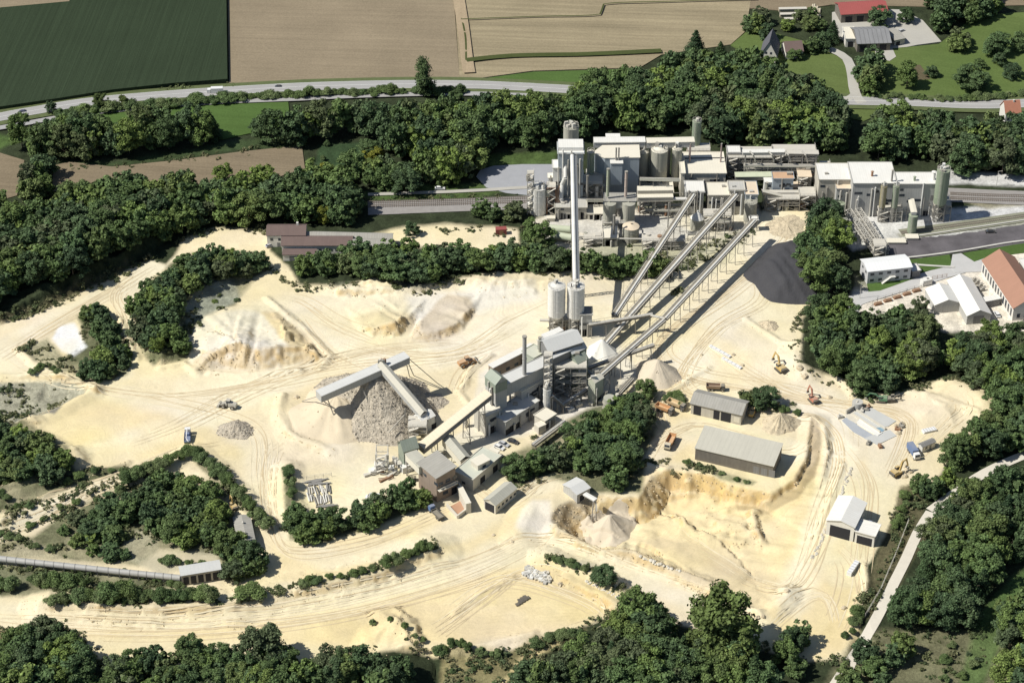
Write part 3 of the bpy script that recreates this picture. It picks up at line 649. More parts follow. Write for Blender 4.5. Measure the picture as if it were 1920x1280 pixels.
strip('gravel_track', [(1745,958),(1800,918),(1850,885),(1930,850),(2000,830)], 4.2, WP, .25)
# tyre tracks and haul routes worn into the sand
TRL = pm('track_pale', (.76, .66, .46), .95, .12, .4); TRD = pm('track_dark', (.625, .505, .315), .95, .15, .4)
def tracks(px, seed, n=3, wd=.38, spread=7):
    r = random.Random(seed)
    P0 = [tuple(G(*p)[:2]) for p in px]
    for k in range(n):
        o_ = (r.random()-.5)*spread; a = r.random()*6.3
        P = [(p[0]+math.sin(a+i*1.3)*1.5, p[1]+math.cos(a*1.7+i*1.1)*1.5) for i, p in enumerate(P0)]
        C_ = catmull(P, 2.5); t0 = int(r.random()*.25*len(C_)); t1 = int(len(C_)*(.75+.25*r.random())); C_ = C_[t0:max(t1, t0+4)]
        for s_ in (-1.05, 1.05):
            n_ = len(C_); wds = [wd*min(1, 4*min(i+1, n_-i)/n_+.1) for i in range(n_)]
            strip('t', C_, wds, None, .06, world=True, off=o_+s_, mb=TMB[r.random() < .62])
TMB = {True: MB().mat(TRD), False: MB().mat(TRL)}
for i, t_ in enumerate([
 [(0,1150),(300,1165),(600,1130),(850,1070),(1000,1020),(1100,1040),(1300,1110),(1450,1170)],
 [(-20,1170),(300,1185),(600,1160),(850,1100),(1000,1040),(1060,990),(1080,950)],
 [(0,670),(100,610),(230,540),(290,500)],[(0,640),(60,690),(180,725),(300,745),(480,800),(500,900),(520,980),(620,1040)],
 [(225,690),(240,600),(225,550),(280,505)],[(60,700),(150,720),(330,740),(500,720),(640,690),(880,660),(1000,600)],
 [(200,850),(330,800),(450,740),(560,700),(700,660),(900,640)],[(1400,470),(1440,560),(1350,620),(1290,720),(1400,760),(1540,790),(1580,860),(1540,980),(1500,1100),(1420,1150)],
 [(1440,400),(1480,440),(1380,540),(1250,640),(1290,700),(1500,740),(1600,790),(1600,900)],[(1320,640),(1400,700),(1500,745),(1600,760),(1700,790),(1660,900)],
 [(620,780),(540,820),(500,860),(500,960),(540,1040),(700,1020),(850,960),(960,920)],[(880,900),(950,940),(1010,900),(1050,880)],
 [(1200,870),(1240,820),(1300,790),(1380,810),(1480,840),(1520,800)],[(1300,860),(1230,790),(1240,740),(1330,700)],
 [(1240,960),(1320,1020),(1420,1080),(1490,1090),(1540,1000),(1560,900)],[(0,985),(120,930),(240,890),(350,850),(420,840)],
 [(0,1010),(100,965),(230,905),(330,868)],[(560,600),(700,650),(850,660),(960,600),(1030,560)],
 [(850,1150),(950,1090),(1050,1110),(1120,1150),(1060,1180)],[(800,1190),(900,1120),(980,1070),(1050,1090),(1100,1130)],
 [(1540,1010),(1590,1060),(1590,1130),(1560,1190)],[(1560,820),(1620,900),(1610,1000),(1600,1100)],
 [(860,740),(880,700),(920,670)],[(700,640),(620,600),(560,560),(500,560)],[(560,590),(620,660),(690,700)],
 [(1700,860),(1760,800),(1800,760),(1740,740)],[(1450,1180),(1530,1120),(1560,1180)]]):
    tracks(t_, i, 5 if i < 12 else 4)
for k_, b_ in TMB.items():
    tag(b_.build('tyre_tracks', uv=False), kind='structure')
# ------------------------------------------------------------------ heaps (things)
GRAV = pm('gravel_heap', (.50, .44, .345), .95, .62, .75, bump=1.3, bsc=.8, fine=.4)
SANDH = pm('sand_heap', (.66, .56, .40), .95, .1, .12, bump=.12, bsc=1.2, fine=.08)
SANDP = pm('sand_heap_pink', (.62, .535, .405), .95, .08, .12, bump=.1, bsc=1.2, fine=.06)
ROUGH = pm('rubble_heap', (.58, .49, .34), .95, .5, .7, bump=.5, bsc=.9, fine=.25)
OC = np.array([(1,0,0),(0,1,0),(-1,0,0),(0,-1,0),(0,0,1),(0,0,-1)], float); OF = np.array([(0,1,4),(1,2,4),(2,3,4),(3,0,4),(1,0,5),(2,1,5),(3,2,5),(0,3,5)])
def rock_arrays(P, g, s0, s1):
    n = len(P); s = s0+(s1-s0)*g.random(n)**2.5; a = g.random(n)*6.28; k = OC[None]*g.uniform(.55, 1.15, (n, 6, 1))*np.stack([s, s*g.uniform(.6, 1, n), s*g.uniform(.5, .8, n)], 1)[:, None]
    c_, s_ = np.cos(a)[:, None], np.sin(a)[:, None]; v = np.stack([k[..., 0]*c_-k[..., 1]*s_, k[..., 0]*s_+k[..., 1]*c_, k[..., 2]], -1)+P[:, None]
    return v.reshape(-1, 3), (OF[None]+(np.arange(n)*6)[:, None, None]).reshape(-1, 3)
def rubble():
    g = np.random.default_rng(17); X = g.uniform(-230, 190, 420000); Y = g.uniform(535, 830, 420000); e = .8; z = th(X, Y)
    sl = np.hypot(th(X+e, Y)-z, th(X, Y+e)-z)/e; keep = g.random(len(X)) < np.clip((sl-.2)*.6, 0, .45)*np.clip(fbm(X, Y, 9, 2, 12)*3-1, 0, 1)
    SP_ = [tuple(G(x, y)[:2]) for x, y in [(0,606),(240,507),(340,450),(500,470),(560,535),(780,548),(1170,520),(1440,400),(1530,480),(1502,690),(1605,742),(1855,732),(1760,885),(1660,1000),(1590,1235),(1170,1130),(960,1222),(230,1260),(0,1185)]]
    keep &= inside(SP_, X, Y); P = np.stack([X, Y, z], 1)[keep]; v, f = rock_arrays(P, g, .12, .6)
    me = bpy.data.meshes.new('rubble'); me.from_pydata(v.tolist(), [], f.tolist()); me.materials.append(pm('rubble_rock', (.58, .48, .31), .95, .3, .8, fine=.3)); o = bpy.data.objects.new('rubble', me); COL.objects.link(o)
    tag(o, 'broken stone and rubble strewn over the cut banks', None, None, 'stuff'); print('RUBBLE', len(P))
rubble()
def heap(name, cx, cy, r, h, mat_, label, cat='heap', ax=1.0, rz=0.0, nz=.5, seed=0, cut=None, zf=0):
    """loose conical heap; centre given in photo pixels at ground level"""
    c = Gt(cx, cy); rs = 44; cs = 80; V = []; Fq = []
    for i in range(rs+1):
        t = i/rs*1.25
        for j in range(cs):
            a = 2*math.pi*j/cs
            wob = 1+.10*math.sin(2*a+seed)+.07*math.sin(3*a+seed*2)+.05*math.sin(7*a+seed)
            x = math.cos(a)*r*t*wob*ax; y = math.sin(a)*r*t*wob
            X = c.x+x*math.cos(rz)-y*math.sin(rz); Y = c.y+x*math.sin(rz)+y*math.cos(rz)
            V.append([X, Y, t])
    V = np.array(V); t = V[:, 2]; prof = (np.sqrt((1-t)**2+.0016)-.02)*np.sign(1-t)
    prof = np.where(t < 1, (1-t)+.0-.06*np.exp(-(t/.06)**2), (1-t)*.8)
    z = c.z*0+th(V[:, 0], V[:, 1])*np.clip(t, 0, 1)+c.z*(1-np.clip(t, 0, 1))
    rr = np.hypot(V[:, 0]-c.x, V[:, 1]-c.y); ang = np.arctan2(V[:, 1]-c.y, V[:, 0]-c.x)
    gul = (vnoise(ang*9+50, rr*.08, 1.0, seed+5)-.5)*nz*np.clip(t*3, 0, 1)*np.clip((1.1-t)*4, 0, 1)
    z = z+prof*h+gul+nz*.8*(fbm(V[:, 0], V[:, 1], 2.5, 2, seed)-.5)*np.clip((1.1-t)*4, 0, 1)
    if cut:
        for (ux, uy, ur, ud) in cut:
            p = Gt(ux, uy); d = np.hypot(V[:, 0]-p.x, V[:, 1]-p.y); z -= ud*np.clip(1.6*(1-d/ur), 0, 1)
    V = np.stack([V[:, 0], V[:, 1], z], 1); nst = int(r*r*(9 if mat_ is GRAV else 3 if mat_ is ROUGH else .5)); gg = np.random.default_rng(seed+7)
    ok = np.where((t < 1.12) & (t > .03))[0]; pk = gg.choice(ok, nst, p=t[ok]/t[ok].sum()); rq, rf_ = rock_arrays(V[pk]+gg.normal(size=(nst, 3))*np.array([.35, .35, .02]), gg, .16, .62 if mat_ is GRAV else .45)
    for i in range(rs):
        for j in range(cs):
            a, b_ = i*cs+j, i*cs+(j+1) % cs; Fq.append((a, a+cs, b_+cs, b_))
    nf0 = len(Fq); V = np.concatenate([V, rq]); Fq += (rf_+(len(V)-len(rq))).tolist()
    me = bpy.data.meshes.new(name); me.from_pydata((V-np.array(c)).tolist(), [], Fq); me.materials.append(mat_)
    me.polygons.foreach_set('use_smooth', [i < nf0 for i in range(len(me.polygons))]); o = bpy.data.objects.new(name, me); o.location = c; COL.objects.link(o)
    tag(o, label, cat); return o
heap('gravel_heap', 704, 762, 23.5, 17.5, GRAV, 'large grey-brown gravel cone under the stacker gantry', nz=1.5, seed=3)
heap('sand_heap', 632, 775, 19, 9.5, SANDH, 'pale sand heap with a scooped hollow beside the big gravel cone', nz=.5, seed=5, cut=[(648,752,9,6)])
heap('gravel_heap', 800, 752, 6, 2.2, GRAV, 'low gravel spill right of the inclined gallery of the stacker', nz=.6, seed=8, ax=1.3)
heap('gravel_heap', 442, 806, 6.5, 3.6, GRAV, 'small brown gravel mound beside the yellow haul road, near the blue crane truck', nz=.5, seed=2)
heap('sand_heap', 1232, 702, 9.5, 7.5, SANDP, 'pointed pale sand cone below the long conveyors', nz=.35, seed=4)
heap('sand_heap', 1142, 1000, 9.8, 9.4, SANDP, 'smooth pale sand cone poured from the small hut chute', nz=.25, seed=6)
heap('rubble_heap', 1462, 795, 7, 5, ROUGH, 'rough rubble mound right of the grey open-fronted shed', nz=1.2, seed=7)
heap('sand_heap', 1441, 610, 4, 1.8, ROUGH, 'tiny spoil heap alone on the sand below the black ash heap', nz=.4, seed=9)
heap('salt_heap', 1128, 660, 5.5, 6.5, pm('white_lime', (.84,.82,.74), .95, .05, .3), 'white lime heap at the foot of the long conveyors', nz=.3, seed=11, ax=1.3)
heap('sand_heap', 1475, 425, 9, 1.6, ROUGH, 'low spread of tan spoil beside the round green tree near the ash heap', nz=.5, seed=12)
0 and heap('gravel_heap', 985, 972, 6, .8, SANDP, 'low white lime patch heaped at the road fork', nz=.6, seed=13, ax=1.2)
def ashh(d, x, y):
    rows = np.sin((x*.9+y*.35)*1.3+5*vnoise(x, y, 12, 4))*.3
    return np.minimum(d*.62, 6.0)+np.clip(d*.3, 0, 1)*(rows+1.3*(fbm(x, y, 3.5, 3, 77)-.5))
drape('ash_heap', [(1392,518),(1415,490),(1445,462),(1480,452),(1520,450),(1560,455),(1565,520),(1540,565),(1490,572),(1445,566),(1425,550),(1415,535)], pm('black_ash', (.052,.051,.055), .9, .3, .1, bump=.25, bsc=.8, fine=.25), .1, ashh, 'large black ash heap at the end of the sand yard', 'heap', sink=.6)
# ================================================================== vegetation
def leaf_mat(name, cols, rough=.75):
    m = bpy.data.materials.new(name); m.use_nodes = True; nt = m.node_tree; b = nt.nodes['Principled BSDF']
    b.inputs['Roughness'].default_value = rough; b.inputs['Specular IOR Level'].default_value = .25
    oi = N(nt, 'ShaderNodeObjectInfo'); at = N(nt, 'ShaderNodeAttribute', attribute_name='lv')
    sx = N(nt, 'ShaderNodeSeparateColor'); nt.links.new(at.outputs['Color'], sx.inputs[0])
    r = mathn(nt, 'FRACT', mathn(nt, 'ADD', oi.outputs['Random'], sx.outputs[1]))
    cr = N(nt, 'ShaderNodeValToRGB'); cr.color_ramp.interpolation = 'LINEAR'
    el = cr.color_ramp.elements; el[0].position = 0; el[0].color = (*cols[0], 1); el[1].position = 1; el[1].color = (*cols[-1], 1)
    for i, c in enumerate(cols[1:-1]):
        e = el.new((i+1)/(len(cols)-1)); e.color = (*c, 1)
    nt.links.new(r, cr.inputs[0])
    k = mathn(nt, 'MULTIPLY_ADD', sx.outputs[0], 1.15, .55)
    mx = N(nt, 'ShaderNodeMix', data_type='RGBA', blend_type='MULTIPLY'); mx.inputs[0].default_value = 1; nt.links.new(cr.outputs[0], mx.inputs[6])
    cb = N(nt, 'ShaderNodeCombineColor'); [nt.links.new(k, cb.inputs[i]) for i in range(3)]
    nt.links.new(cb.outputs[0], mx.inputs[7]); nt.links.new(mx.outputs[2], b.inputs['Base Color'])
    tr = N(nt, 'ShaderNodeBsdfTranslucent'); nt.links.new(mx.outputs[2], tr.inputs['Color']); ms = N(nt, 'ShaderNodeMixShader'); ms.inputs[0].default_value = .10
    nt.links.new(b.outputs[0], ms.inputs[1]); nt.links.new(tr.outputs[0], ms.inputs[2]); nt.links.new(ms.outputs[0], nt.nodes['Material Output'].inputs['Surface'])
    return m
LEAF = leaf_mat('leaves', [(0.071, 0.114, 0.047), (0.100, 0.150, 0.051), (0.054, 0.088, 0.042), (0.126, 0.181, 0.051), (0.075, 0.124, 0.053), (0.096, 0.116, 0.058), (0.160, 0.219, 0.053), (0.064, 0.099, 0.044), (0.085, 0.133, 0.058), (0.109, 0.148, 0.044)])
LEAFY = leaf_mat('leaves_yellow', [(.15,.17,.03), (.21,.21,.03), (.13,.16,.035)])
LEAFL = leaf_mat('leaves_light', [(.095,.13,.042), (.12,.155,.045), (.085,.115,.05)])
LEAFS = leaf_mat('leaves_shrub', [(0.103, 0.151, 0.052), (0.137, 0.189, 0.062), (0.082, 0.129, 0.049), (0.164, 0.204, 0.086), (0.117, 0.166, 0.062)])
LEAFC = leaf_mat('needles', [(0.038, 0.070, 0.032), (0.050, 0.086, 0.036), (0.063, 0.103, 0.039)])
BARK = pm('bark', (.16, .13, .10), .95, .2, 1)
ICO = None
def ico():
    global ICO
    if ICO is None:
        import bmesh
        bm = bmesh.new(); bmesh.ops.create_icosphere(bm, subdivisions=1, radius=1); 
        ICO = (np.array([v.co[:] for v in bm.verts]), np.array([[v.index for v in f.verts] for f in bm.faces])); bm.free()
    return ICO
def crown_arrays(seed, kind='broad', dens=1.0, leaf=.62):
    """leaf clumps: many small leaf faces around a set of lumps, with a rough core in each lump. unit: crown about 1 wide, 1 tall, base 0"""
    g = np.random.default_rng(seed); L = []
    if kind == 'broad':
        n = g.integers(40, 58); k1, k2, ph, zm = g.uniform(.05, .22), g.uniform(.03, .14), g.uniform(0, 6.3), g.uniform(.38, .55)
        for i in range(n):
            a = g.uniform(0, 6.283); t = g.uniform(0, 1); zc = .14+.80*t
            rad = .42*math.sqrt(max(.015, 1-((zc-zm)/.60)**2))*(.3+.78*math.sqrt(g.uniform(0, 1)))*(1+k1*math.cos(a-ph)+k2*math.cos(3*a+ph))
            L.append((rad*math.cos(a), rad*math.sin(a), zc, g.uniform(.055, .125)*(1.1 if zc < .6 else .9)))
        L.append((0, 0, .45, .20)); L.append((g.uniform(-.05, .05), g.uniform(-.05, .05), .68, .13))
    elif kind == 'tall':
        n = 26
        for i in range(n):
            t = i/n; a = g.uniform(0, 6.283); rad = .17*math.sqrt(max(.03, 1-(2*t-1.05)**2*.8))*g.uniform(.3, 1.2)
            L.append((rad*math.cos(a), rad*math.sin(a), .10+.82*t, g.uniform(.07, .13)))
    elif kind == 'conifer':
        n = 34
        for i in range(n):
            t = (i+.5)/n; a = i*2.4; rad = .25*(1-t)*g.uniform(.7, 1.15)
            L.append((rad*math.cos(a), rad*math.sin(a), .08+.88*t, .035+.10*(1-t)))
    elif kind == 'shrub':
        n = g.integers(12, 20)
        for i in range(n):
            a = g.uniform(0, 6.283); rad = .42*math.sqrt(g.uniform(0, 1)); zc = .18+.5*(1-rad*1.6)*g.uniform(.4, 1.3)
            L.append((rad*math.cos(a), rad*math.sin(a), zc, g.uniform(.12, .22)))
    V = []; Fc = []; LV = []; iv, ifc = ico(); nb = 0
    for (x, y, z, r) in L:
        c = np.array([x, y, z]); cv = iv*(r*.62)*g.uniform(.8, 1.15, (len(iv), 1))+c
        V.append(cv); Fc += (ifc+nb).tolist(); nb += len(iv); LV.append(np.full(len(iv), .12+.25*g.random()))  # core added to stop light leaks, coloured darker than leaves as inner shade
        m = int(dens*74*(r/.15)**1.45)+6; d = g.normal(size=(m, 3)); d[:, 2] = np.abs(d[:, 2])*.8+d[:, 2]*.35; d /= np.linalg.norm(d, axis=1)[:, None]
        p = c+d*r*g.uniform(.6, 1.4, (m, 1))**1.0; nn = d+g.normal(size=(m, 3))*.6; nn[:, 2] += .3; nn /= np.linalg.norm(nn, axis=1)[:, None]
        t = np.cross(nn, g.normal(size=(m, 3))); t /= np.linalg.norm(t, axis=1)[:, None]; b_ = np.cross(nn, t)
        s = leaf/10*g.uniform(.55, 1.25, (m, 1)); s2 = s*g.uniform(.45, .9, (m, 1))
        q = np.stack([p-t*s-b_*s2*.5, p+t*s*.2-b_*s2, p+t*s+b_*s2*.4, p-t*s*.3+b_*s2], 1).reshape(-1, 3)
        V.append(q); ii = np.arange(m*4).reshape(m, 4)+nb; Fc += ii.tolist(); nb += m*4
        lump = g.uniform(-.22, .24); LV.append(np.repeat(np.clip(.5+lump+g.normal(size=m)*.24, .05, 1.2), 4))
    return np.concatenate(V), Fc, np.concatenate(LV)
def mesh_from(name, V, Fc, LV, G2, mat_, trunk=None):
    me = bpy.data.meshes.new(name); me.from_pydata(V.tolist(), [], Fc); me.materials.append(mat_)
    at = me.color_attributes.new('lv', 'FLOAT_COLOR', 'POINT')
    g2 = G2 if hasattr(G2, '__len__') else np.full(len(LV), G2)
    at.data.foreach_set('color', np.stack([LV, g2, LV*0, LV*0+1], 1).ravel()); me.update(); return me
def trunk_mesh(seed, h=.45, r=.022, kind='broad'):
    g = random.Random(seed); b = MB(); b.mat(BARK)
    top = .9 if kind == 'conifer' else .42
    b.cyl((0, 0, -.06), (0, 0, top), r, r*.45, 8)
    for i in range(5):
        a = i*1.26+g.random(); z = .2+.08*i; L_ = .2+.12*g.random()
        b.cyl((0, 0, z), (math.cos(a)*L_, math.sin(a)*L_, z+L_*.9), r*.45, r*.15, 6, False)
    o = b.build('trunk', uv=False); me = o.data; bpy.data.objects.remove(o); return me
VARS = {}
for kind, n, dens, leaf in (('broad', 12, 3.3, .29), ('tall', 3, 3.6, .22), ('conifer', 4, 3.2, .21), ('shrub', 7, 3.6, .36)):
    VARS[kind] = []
    for i in range(n):
        V, Fc, LV = crown_arrays(100+i*13+len(kind), kind, dens, leaf); VARS[kind].append((V, Fc, LV))
LIGHTV = [crown_arrays(900+i, 'broad', 1.0, .56) for i in range(7)]
MESH = {}
def cmesh(kind, i, mat_):
    k = (kind, i, mat_.name)
    if k not in MESH: V, Fc, LV = VARS[kind][i]; MESH[k] = mesh_from('crown', V, Fc, LV, 0, mat_)
    return MESH[k]
TRK = {k: [trunk_mesh(i, kind=k, r=.022 if k != 'tall' else .015) for i in range(3)] for k in ('broad', 'tall', 'conifer')}
TREES = []   # (base point, height, width, kind, patch)
def hsh(*a): return random.Random(hash(a)).random()
def patch(pid, pts, sp, h, wf=.8, kind='broad', hv=.3, mat_=None, con=0.0, jit=.8, dens=1.0, ins=1.0):
    """scatter: outline drawn round the crowns as seen; each tree gets its own ground point below"""
    zc = h*.5; sx_, sy_ = 11*h/12*ins, 17*h/12*ins; PP = [(x/sx_, y/sy_) for x, y in pts]; P = [tuple(G(x, y, zc)[:2]) for x, y in pts]
    x0, x1 = min(p[0] for p in P), max(p[0] for p in P); y0, y1 = min(p[1] for p in P), max(p[1] for p in P)
    r = random.Random(pid*77+5); yy = y0; row = 0
    while yy < y1:
        xx = x0+(row % 2)*sp/2
        while xx < x1:
            x = xx+(r.random()-.5)*sp*jit; y = yy+(r.random()-.5)*sp*jit; q = r.random(); q2 = r.random(); q3 = r.random()
            if q3 < dens and inside(P, np.array([x]), np.array([y]))[0]:
                a_, b_ = px_of(x, y, zc)
                if min(segd(a_/sx_, b_/sy_, PP[i], PP[(i+1) % len(PP)]) for i in range(len(PP))) < 1: xx += sp; continue
                hh = h*(1-hv/2+hv*q); k = kind
                if con and q2 < con: k = 'conifer'
                TREES.append([x, y, hh, hh*wf*(.85+.35*q3) if k != 'conifer' else hh*.95, k, pid, mat_])
            xx += sp
        yy += sp*.86; row += 1
PN = {}
def deflab(pid, lab, grp): PN[pid] = (lab, grp)
def line(pid, pts, sp, h, wf=1.0, kind='shrub', hv=.5, mat_=None, wd=2.0):
    C_ = catmull([tuple(G(x, y, h*.4)[:2]) for x, y in pts], sp); r = random.Random(pid)
    for c in C_:
        hh = h*(1-hv/2+hv*r.random()); TREES.append([c[0]+(r.random()-.5)*wd, c[1]+(r.random()-.5)*wd, hh, hh*wf*(.8+.5*r.random()), kind, pid, mat_])
# --- woods (outline of visible crowns in the photo)
patch(1, [(20,228),(100,212),(190,216),(330,206),(412,216),(420,246),(410,262),(330,278),(240,296),(150,300),(60,292),(20,262)], 8.5, 15, .72)
patch(2, [(45,290),(100,296),(98,330),(105,365),(45,372)], 7.5, 12, .72, ins=0.6)
patch(3, [(-60,372),(60,372),(120,352),(210,330),(340,320),(400,330),(470,318),(560,325),(560,300),(590,300),(620,320),(700,352),(700,390),(790,388),(860,388),(985,388),(1010,405),(975,420),(900,415),(800,420),(750,432),(700,420),(600,418),(500,415),(420,420),(345,430),(300,452),(250,478),(190,512),(120,538),(40,570),(-60,600)], 8.4, 12.5, .82)
patch(4, [(425,255),(480,245),(500,215),(540,205),(620,195),(760,178),(840,185),(880,180),(1000,185),(1090,165),(1120,135),(1200,130),(1290,95),(1390,92),(1460,105),(1540,140),(1585,190),(1590,230),(1590,285),(1545,290),(1500,272),(1400,268),(1340,272),(1310,242),(1240,243),(1130,240),(1060,255),(1035,272),(900,280),(890,318),(860,345),(790,340),(760,300),(730,275),(715,265),(660,258),(600,262),(560,270),(430,262)], 8.6, 16, .70)
patch(5, [(590,285),(640,300),(720,290),(760,300),(800,340),(760,352),(700,345),(640,322),(590,300)], 7.5, 11, .85, ins=0.7)
patch(6, [(1640,210),(1700,200),(1800,200),(1870,215),(1960,222),(1960,330),(1880,332),(1800,330),(1765,312),(1690,300),(1640,295),(1618,270),(1622,230)], 8.6, 15, .76)
patch(7, [(520,500),(540,478),(600,480),(680,462),(760,458),(800,470),(900,462),(985,460),(1000,445),(1030,470),(1130,480),(1240,478),(1258,495),(1240,512),(1140,510),(1060,505),(940,502),(850,520),(790,535),(720,525),(690,520),(600,510),(560,510)], 7.0, 9, .85, ins=0.6)
patch(8, [(350,478),(400,468),(470,475),(498,490),(470,515),(430,535),(400,520),(380,540),(350,570),(345,640),(340,668),(300,672),(262,640),(248,590),(265,550),(300,515)], 6.2, 8, .85, hv=.5, ins=0.6)
patch(9, [(150,585),(180,568),(200,590),(215,620),(240,660),(235,690),(215,705),(150,700),(130,690),(185,650),(160,610)], 5.5, 6.5, .9, hv=.5, ins=0.45)
patch(10, [(-40,770),(50,805),(110,835),(132,870),(110,900),(50,905),(-40,905)], 6.0, 7.5, .9, ins=0.7)
patch(11, [(200,935),(255,905),(310,885),(380,905),(420,940),(430,985),(470,1030),(480,1060),(440,1075),(410,1050),(400,1025),(330,1015),(290,1000),(280,985),(240,975),(160,965)], 6.2, 8.5, .9, hv=.4, ins=0.7)
patch(12, [(120,975),(160,958),(230,975),(250,1010),(250,1045),(170,1040),(100,1015)], 6, 4.5, 1.1, hv=.6, mat_=LEAFS, ins=0.6)
patch(13, [(548,950),(565,945),(600,965),(660,955),(720,925),(770,905),(800,905),(815,930),(780,945),(720,970),(640,990),(585,1010),(545,995)], 5.8, 7.5, .9, ins=0.45)
patch(14, [(945,865),(985,850),(1040,825),(1085,785),(1130,765),(1180,755),(1225,745),(1228,785),(1212,830),(1205,880),(1180,905),(1130,905),(1095,875),(1045,868),(1010,880),(965,900)], 6.4, 9, .9, ins=0.7)
patch(15, [(1520,385),(1560,378),(1585,400),(1585,450),(1590,500),(1585,545),(1535,540),(1512,500),(1510,440)], 7.5, 14, .75, ins=0.7)
patch(16, [(1520,560),(1590,565),(1640,590),(1700,580),(1740,600),(1765,640),(1770,690),(1740,700),(1700,715),(1640,730),(1590,722),(1580,690),(1540,695),(1502,680),(1500,640),(1520,610)], 7.4, 11.5, .80, ins=.8, dens=.84)
patch(17, [(1770,640),(1830,625),(1900,615),(1960,610),(1960,725),(1900,740),(1855,735),(1800,705),(1765,690)], 7.4, 12, .82)
patch(18, [(1880,735),(1960,720),(1960,845),(1900,850),(1850,872),(1790,875),(1765,860),(1775,820),(1830,790),(1870,770)], 7.2, 12, .82, ins=0.7)
patch(19, [(1750,915),(1800,905),(1850,890),(1960,868),(1960,1060),(1900,1060),(1870,1130),(1810,1170),(1720,1160),(1680,1180),(1665,1160),(1700,1100),(1720,1030),(1745,975)], 7.4, 12, .8, con=.22)
patch(20, [(1870,1150),(1920,1080),(1960,1060),(1960,1300),(1880,1300),(1860,1220)], 7.4, 11, .82)
patch(21, [(1590,1240),(1640,1190),(1690,1200),(1740,1240),(1740,1300),(1590,1300)], 6.5, 8, .9, dens=.7, ins=0.5)
patch(22, [(-60,1205),(20,1180),(80,1175),(130,1190),(175,1225),(195,1280),(-60,1320)], 7, 11, .85)
patch(23, [(215,1240),(300,1205),(340,1195),(410,1205),(490,1200),(560,1225),(640,1225),(700,1215),(770,1215),(775,1240),(760,1300),(180,1310)], 6.4, 9, .85, ins=0.8)
patch(24, [(1010,1225),(1060,1200),(1130,1180),(1190,1140),(1240,1130),(1290,1160),(1300,1180),(1420,1190),(1440,1250),(1500,1300),(960,1320),(975,1255)], 7.2, 13, .8, con=.25)
patch(25, [(1700,905),(1740,890),(1790,880),(1800,900),(1750,940),(1735,930)], 6, 7, .8, ins=0.4)
patch(26, [(1395,15),(1430,20),(1450,60),(1420,70),(1395,50)], 7, 9, .9, ins=0.4)
patch(27, [(1735,-20),(1860,-30),(1880,20),(1800,40),(1765,55),(1740,30)], 9, 13, .8, ins=0.5)
patch(28, [(1620,80),(1655,90),(1650,140),(1640,175),(1615,165),(1600,130)], 8, 11, .8, ins=0.6)
patch(29, [(1765,50),(1800,60),(1825,90),(1800,95),(1775,75)], 8, 9, .85, ins=0.3)
patch(30, [(1460,30),(1530,20),(1540,45),(1500,55),(1465,50)], 8, 5.5, 1.1, dens=.8, ins=0.2)
patch(31, [(1500,75),(1530,65),(1560,70),(1545,95),(1510,98)], 7, 7, .9, ins=0.3)
patch(32, [(860,385),(990,388),(1000,400),(900,408)], 6, 8, .9, ins=0.2)
patch(33, [(1480,1170),(1520,1180),(1520,1230),(1470,1280),(1430,1230)], 7, 9, .8, dens=.8, ins=0.5)
patch(34, [(440,1035),(485,1030),(492,1070),(450,1082),(420,1068)], 5.5, 7, .95, ins=0.4)
for pid, q in {1:('tree of the tall belt between the country road and the upper brown field','trees below the country road'),2:('tree of the narrow belt between the two small brown fields','trees between the small fields'),
 3:('dark broadleaf tree in the wide wood left of the red-brown roofed house','trees of the left wood'),4:('dark broadleaf tree in the dense wood behind the white works','trees behind the works'),
 5:('bushy tree left of the grey turning place','trees by the turning place'),6:('dark tree of the wood right of the works, below the country road','trees right of the works'),
 7:('green tree in the belt above the upper quarry edge','trees on the quarry edge'),8:('small tree on the long green island left of the terraced stockpile','trees on the left green island'),
 9:('small tree on the narrow island beside the white chalk patch','trees by the chalk patch'),10:('bushy tree on the left edge below the dry pond basin','trees at the left edge'),
 11:('rounded tree in the grove left of the small grey shed','trees of the small grove'),13:('tree in the row below the steel scrap yard','trees below the scrap yard'),
 14:('tree of the clump right of the plant, under the sand cone','trees right of the plant'),15:('tall tree in the column beside the black ash heap','trees beside the ash heap'),
 16:('tree of the belt below the pair of white halls','trees below the white halls'),17:('tree at the right edge below the red-tiled hall','trees below the red-tiled hall'),
 18:('tree on the right edge above the pale gravel track','trees above the gravel track'),19:('tree in the right wood below the gravel track junction','trees of the right wood'),
 20:('tree at the lower right corner beyond the grassy ride','trees of the lower right corner'),21:('bush beside the pale track at the lower right','bushes by the lower track'),
 22:('tree in the lower left corner wood','trees of the lower left corner'),23:('tree in the wood along the bottom edge, left half','trees along the bottom edge'),
 24:('tall tree in the wood at the bottom centre','trees at the bottom centre'),25:('small tree between the yellow excavator and the gravel track','trees near the yellow excavator'),
 26:('tree at the right end of the long stubble field','trees at the stubble field end'),27:('big tree above the orchard meadow at the top right','trees above the orchard'),
 28:('tree between the farm lane and the orchard','trees by the farm lane'),29:('tree on the upper left corner of the orchard','trees at the orchard corner'),
 30:('low tree in the garden by the log piles','garden trees by the logs'),31:('tree around the two small farmhouses','trees by the farmhouses'),
 32:('small tree by the railway, left of the white tank','trees by the railway'),33:('small tree on the sandy bank left of the pale track','trees on the sandy bank'),34:('tree between the small grey shed and the belt station','trees by the belt station')}.items(): deflab(pid, *q)
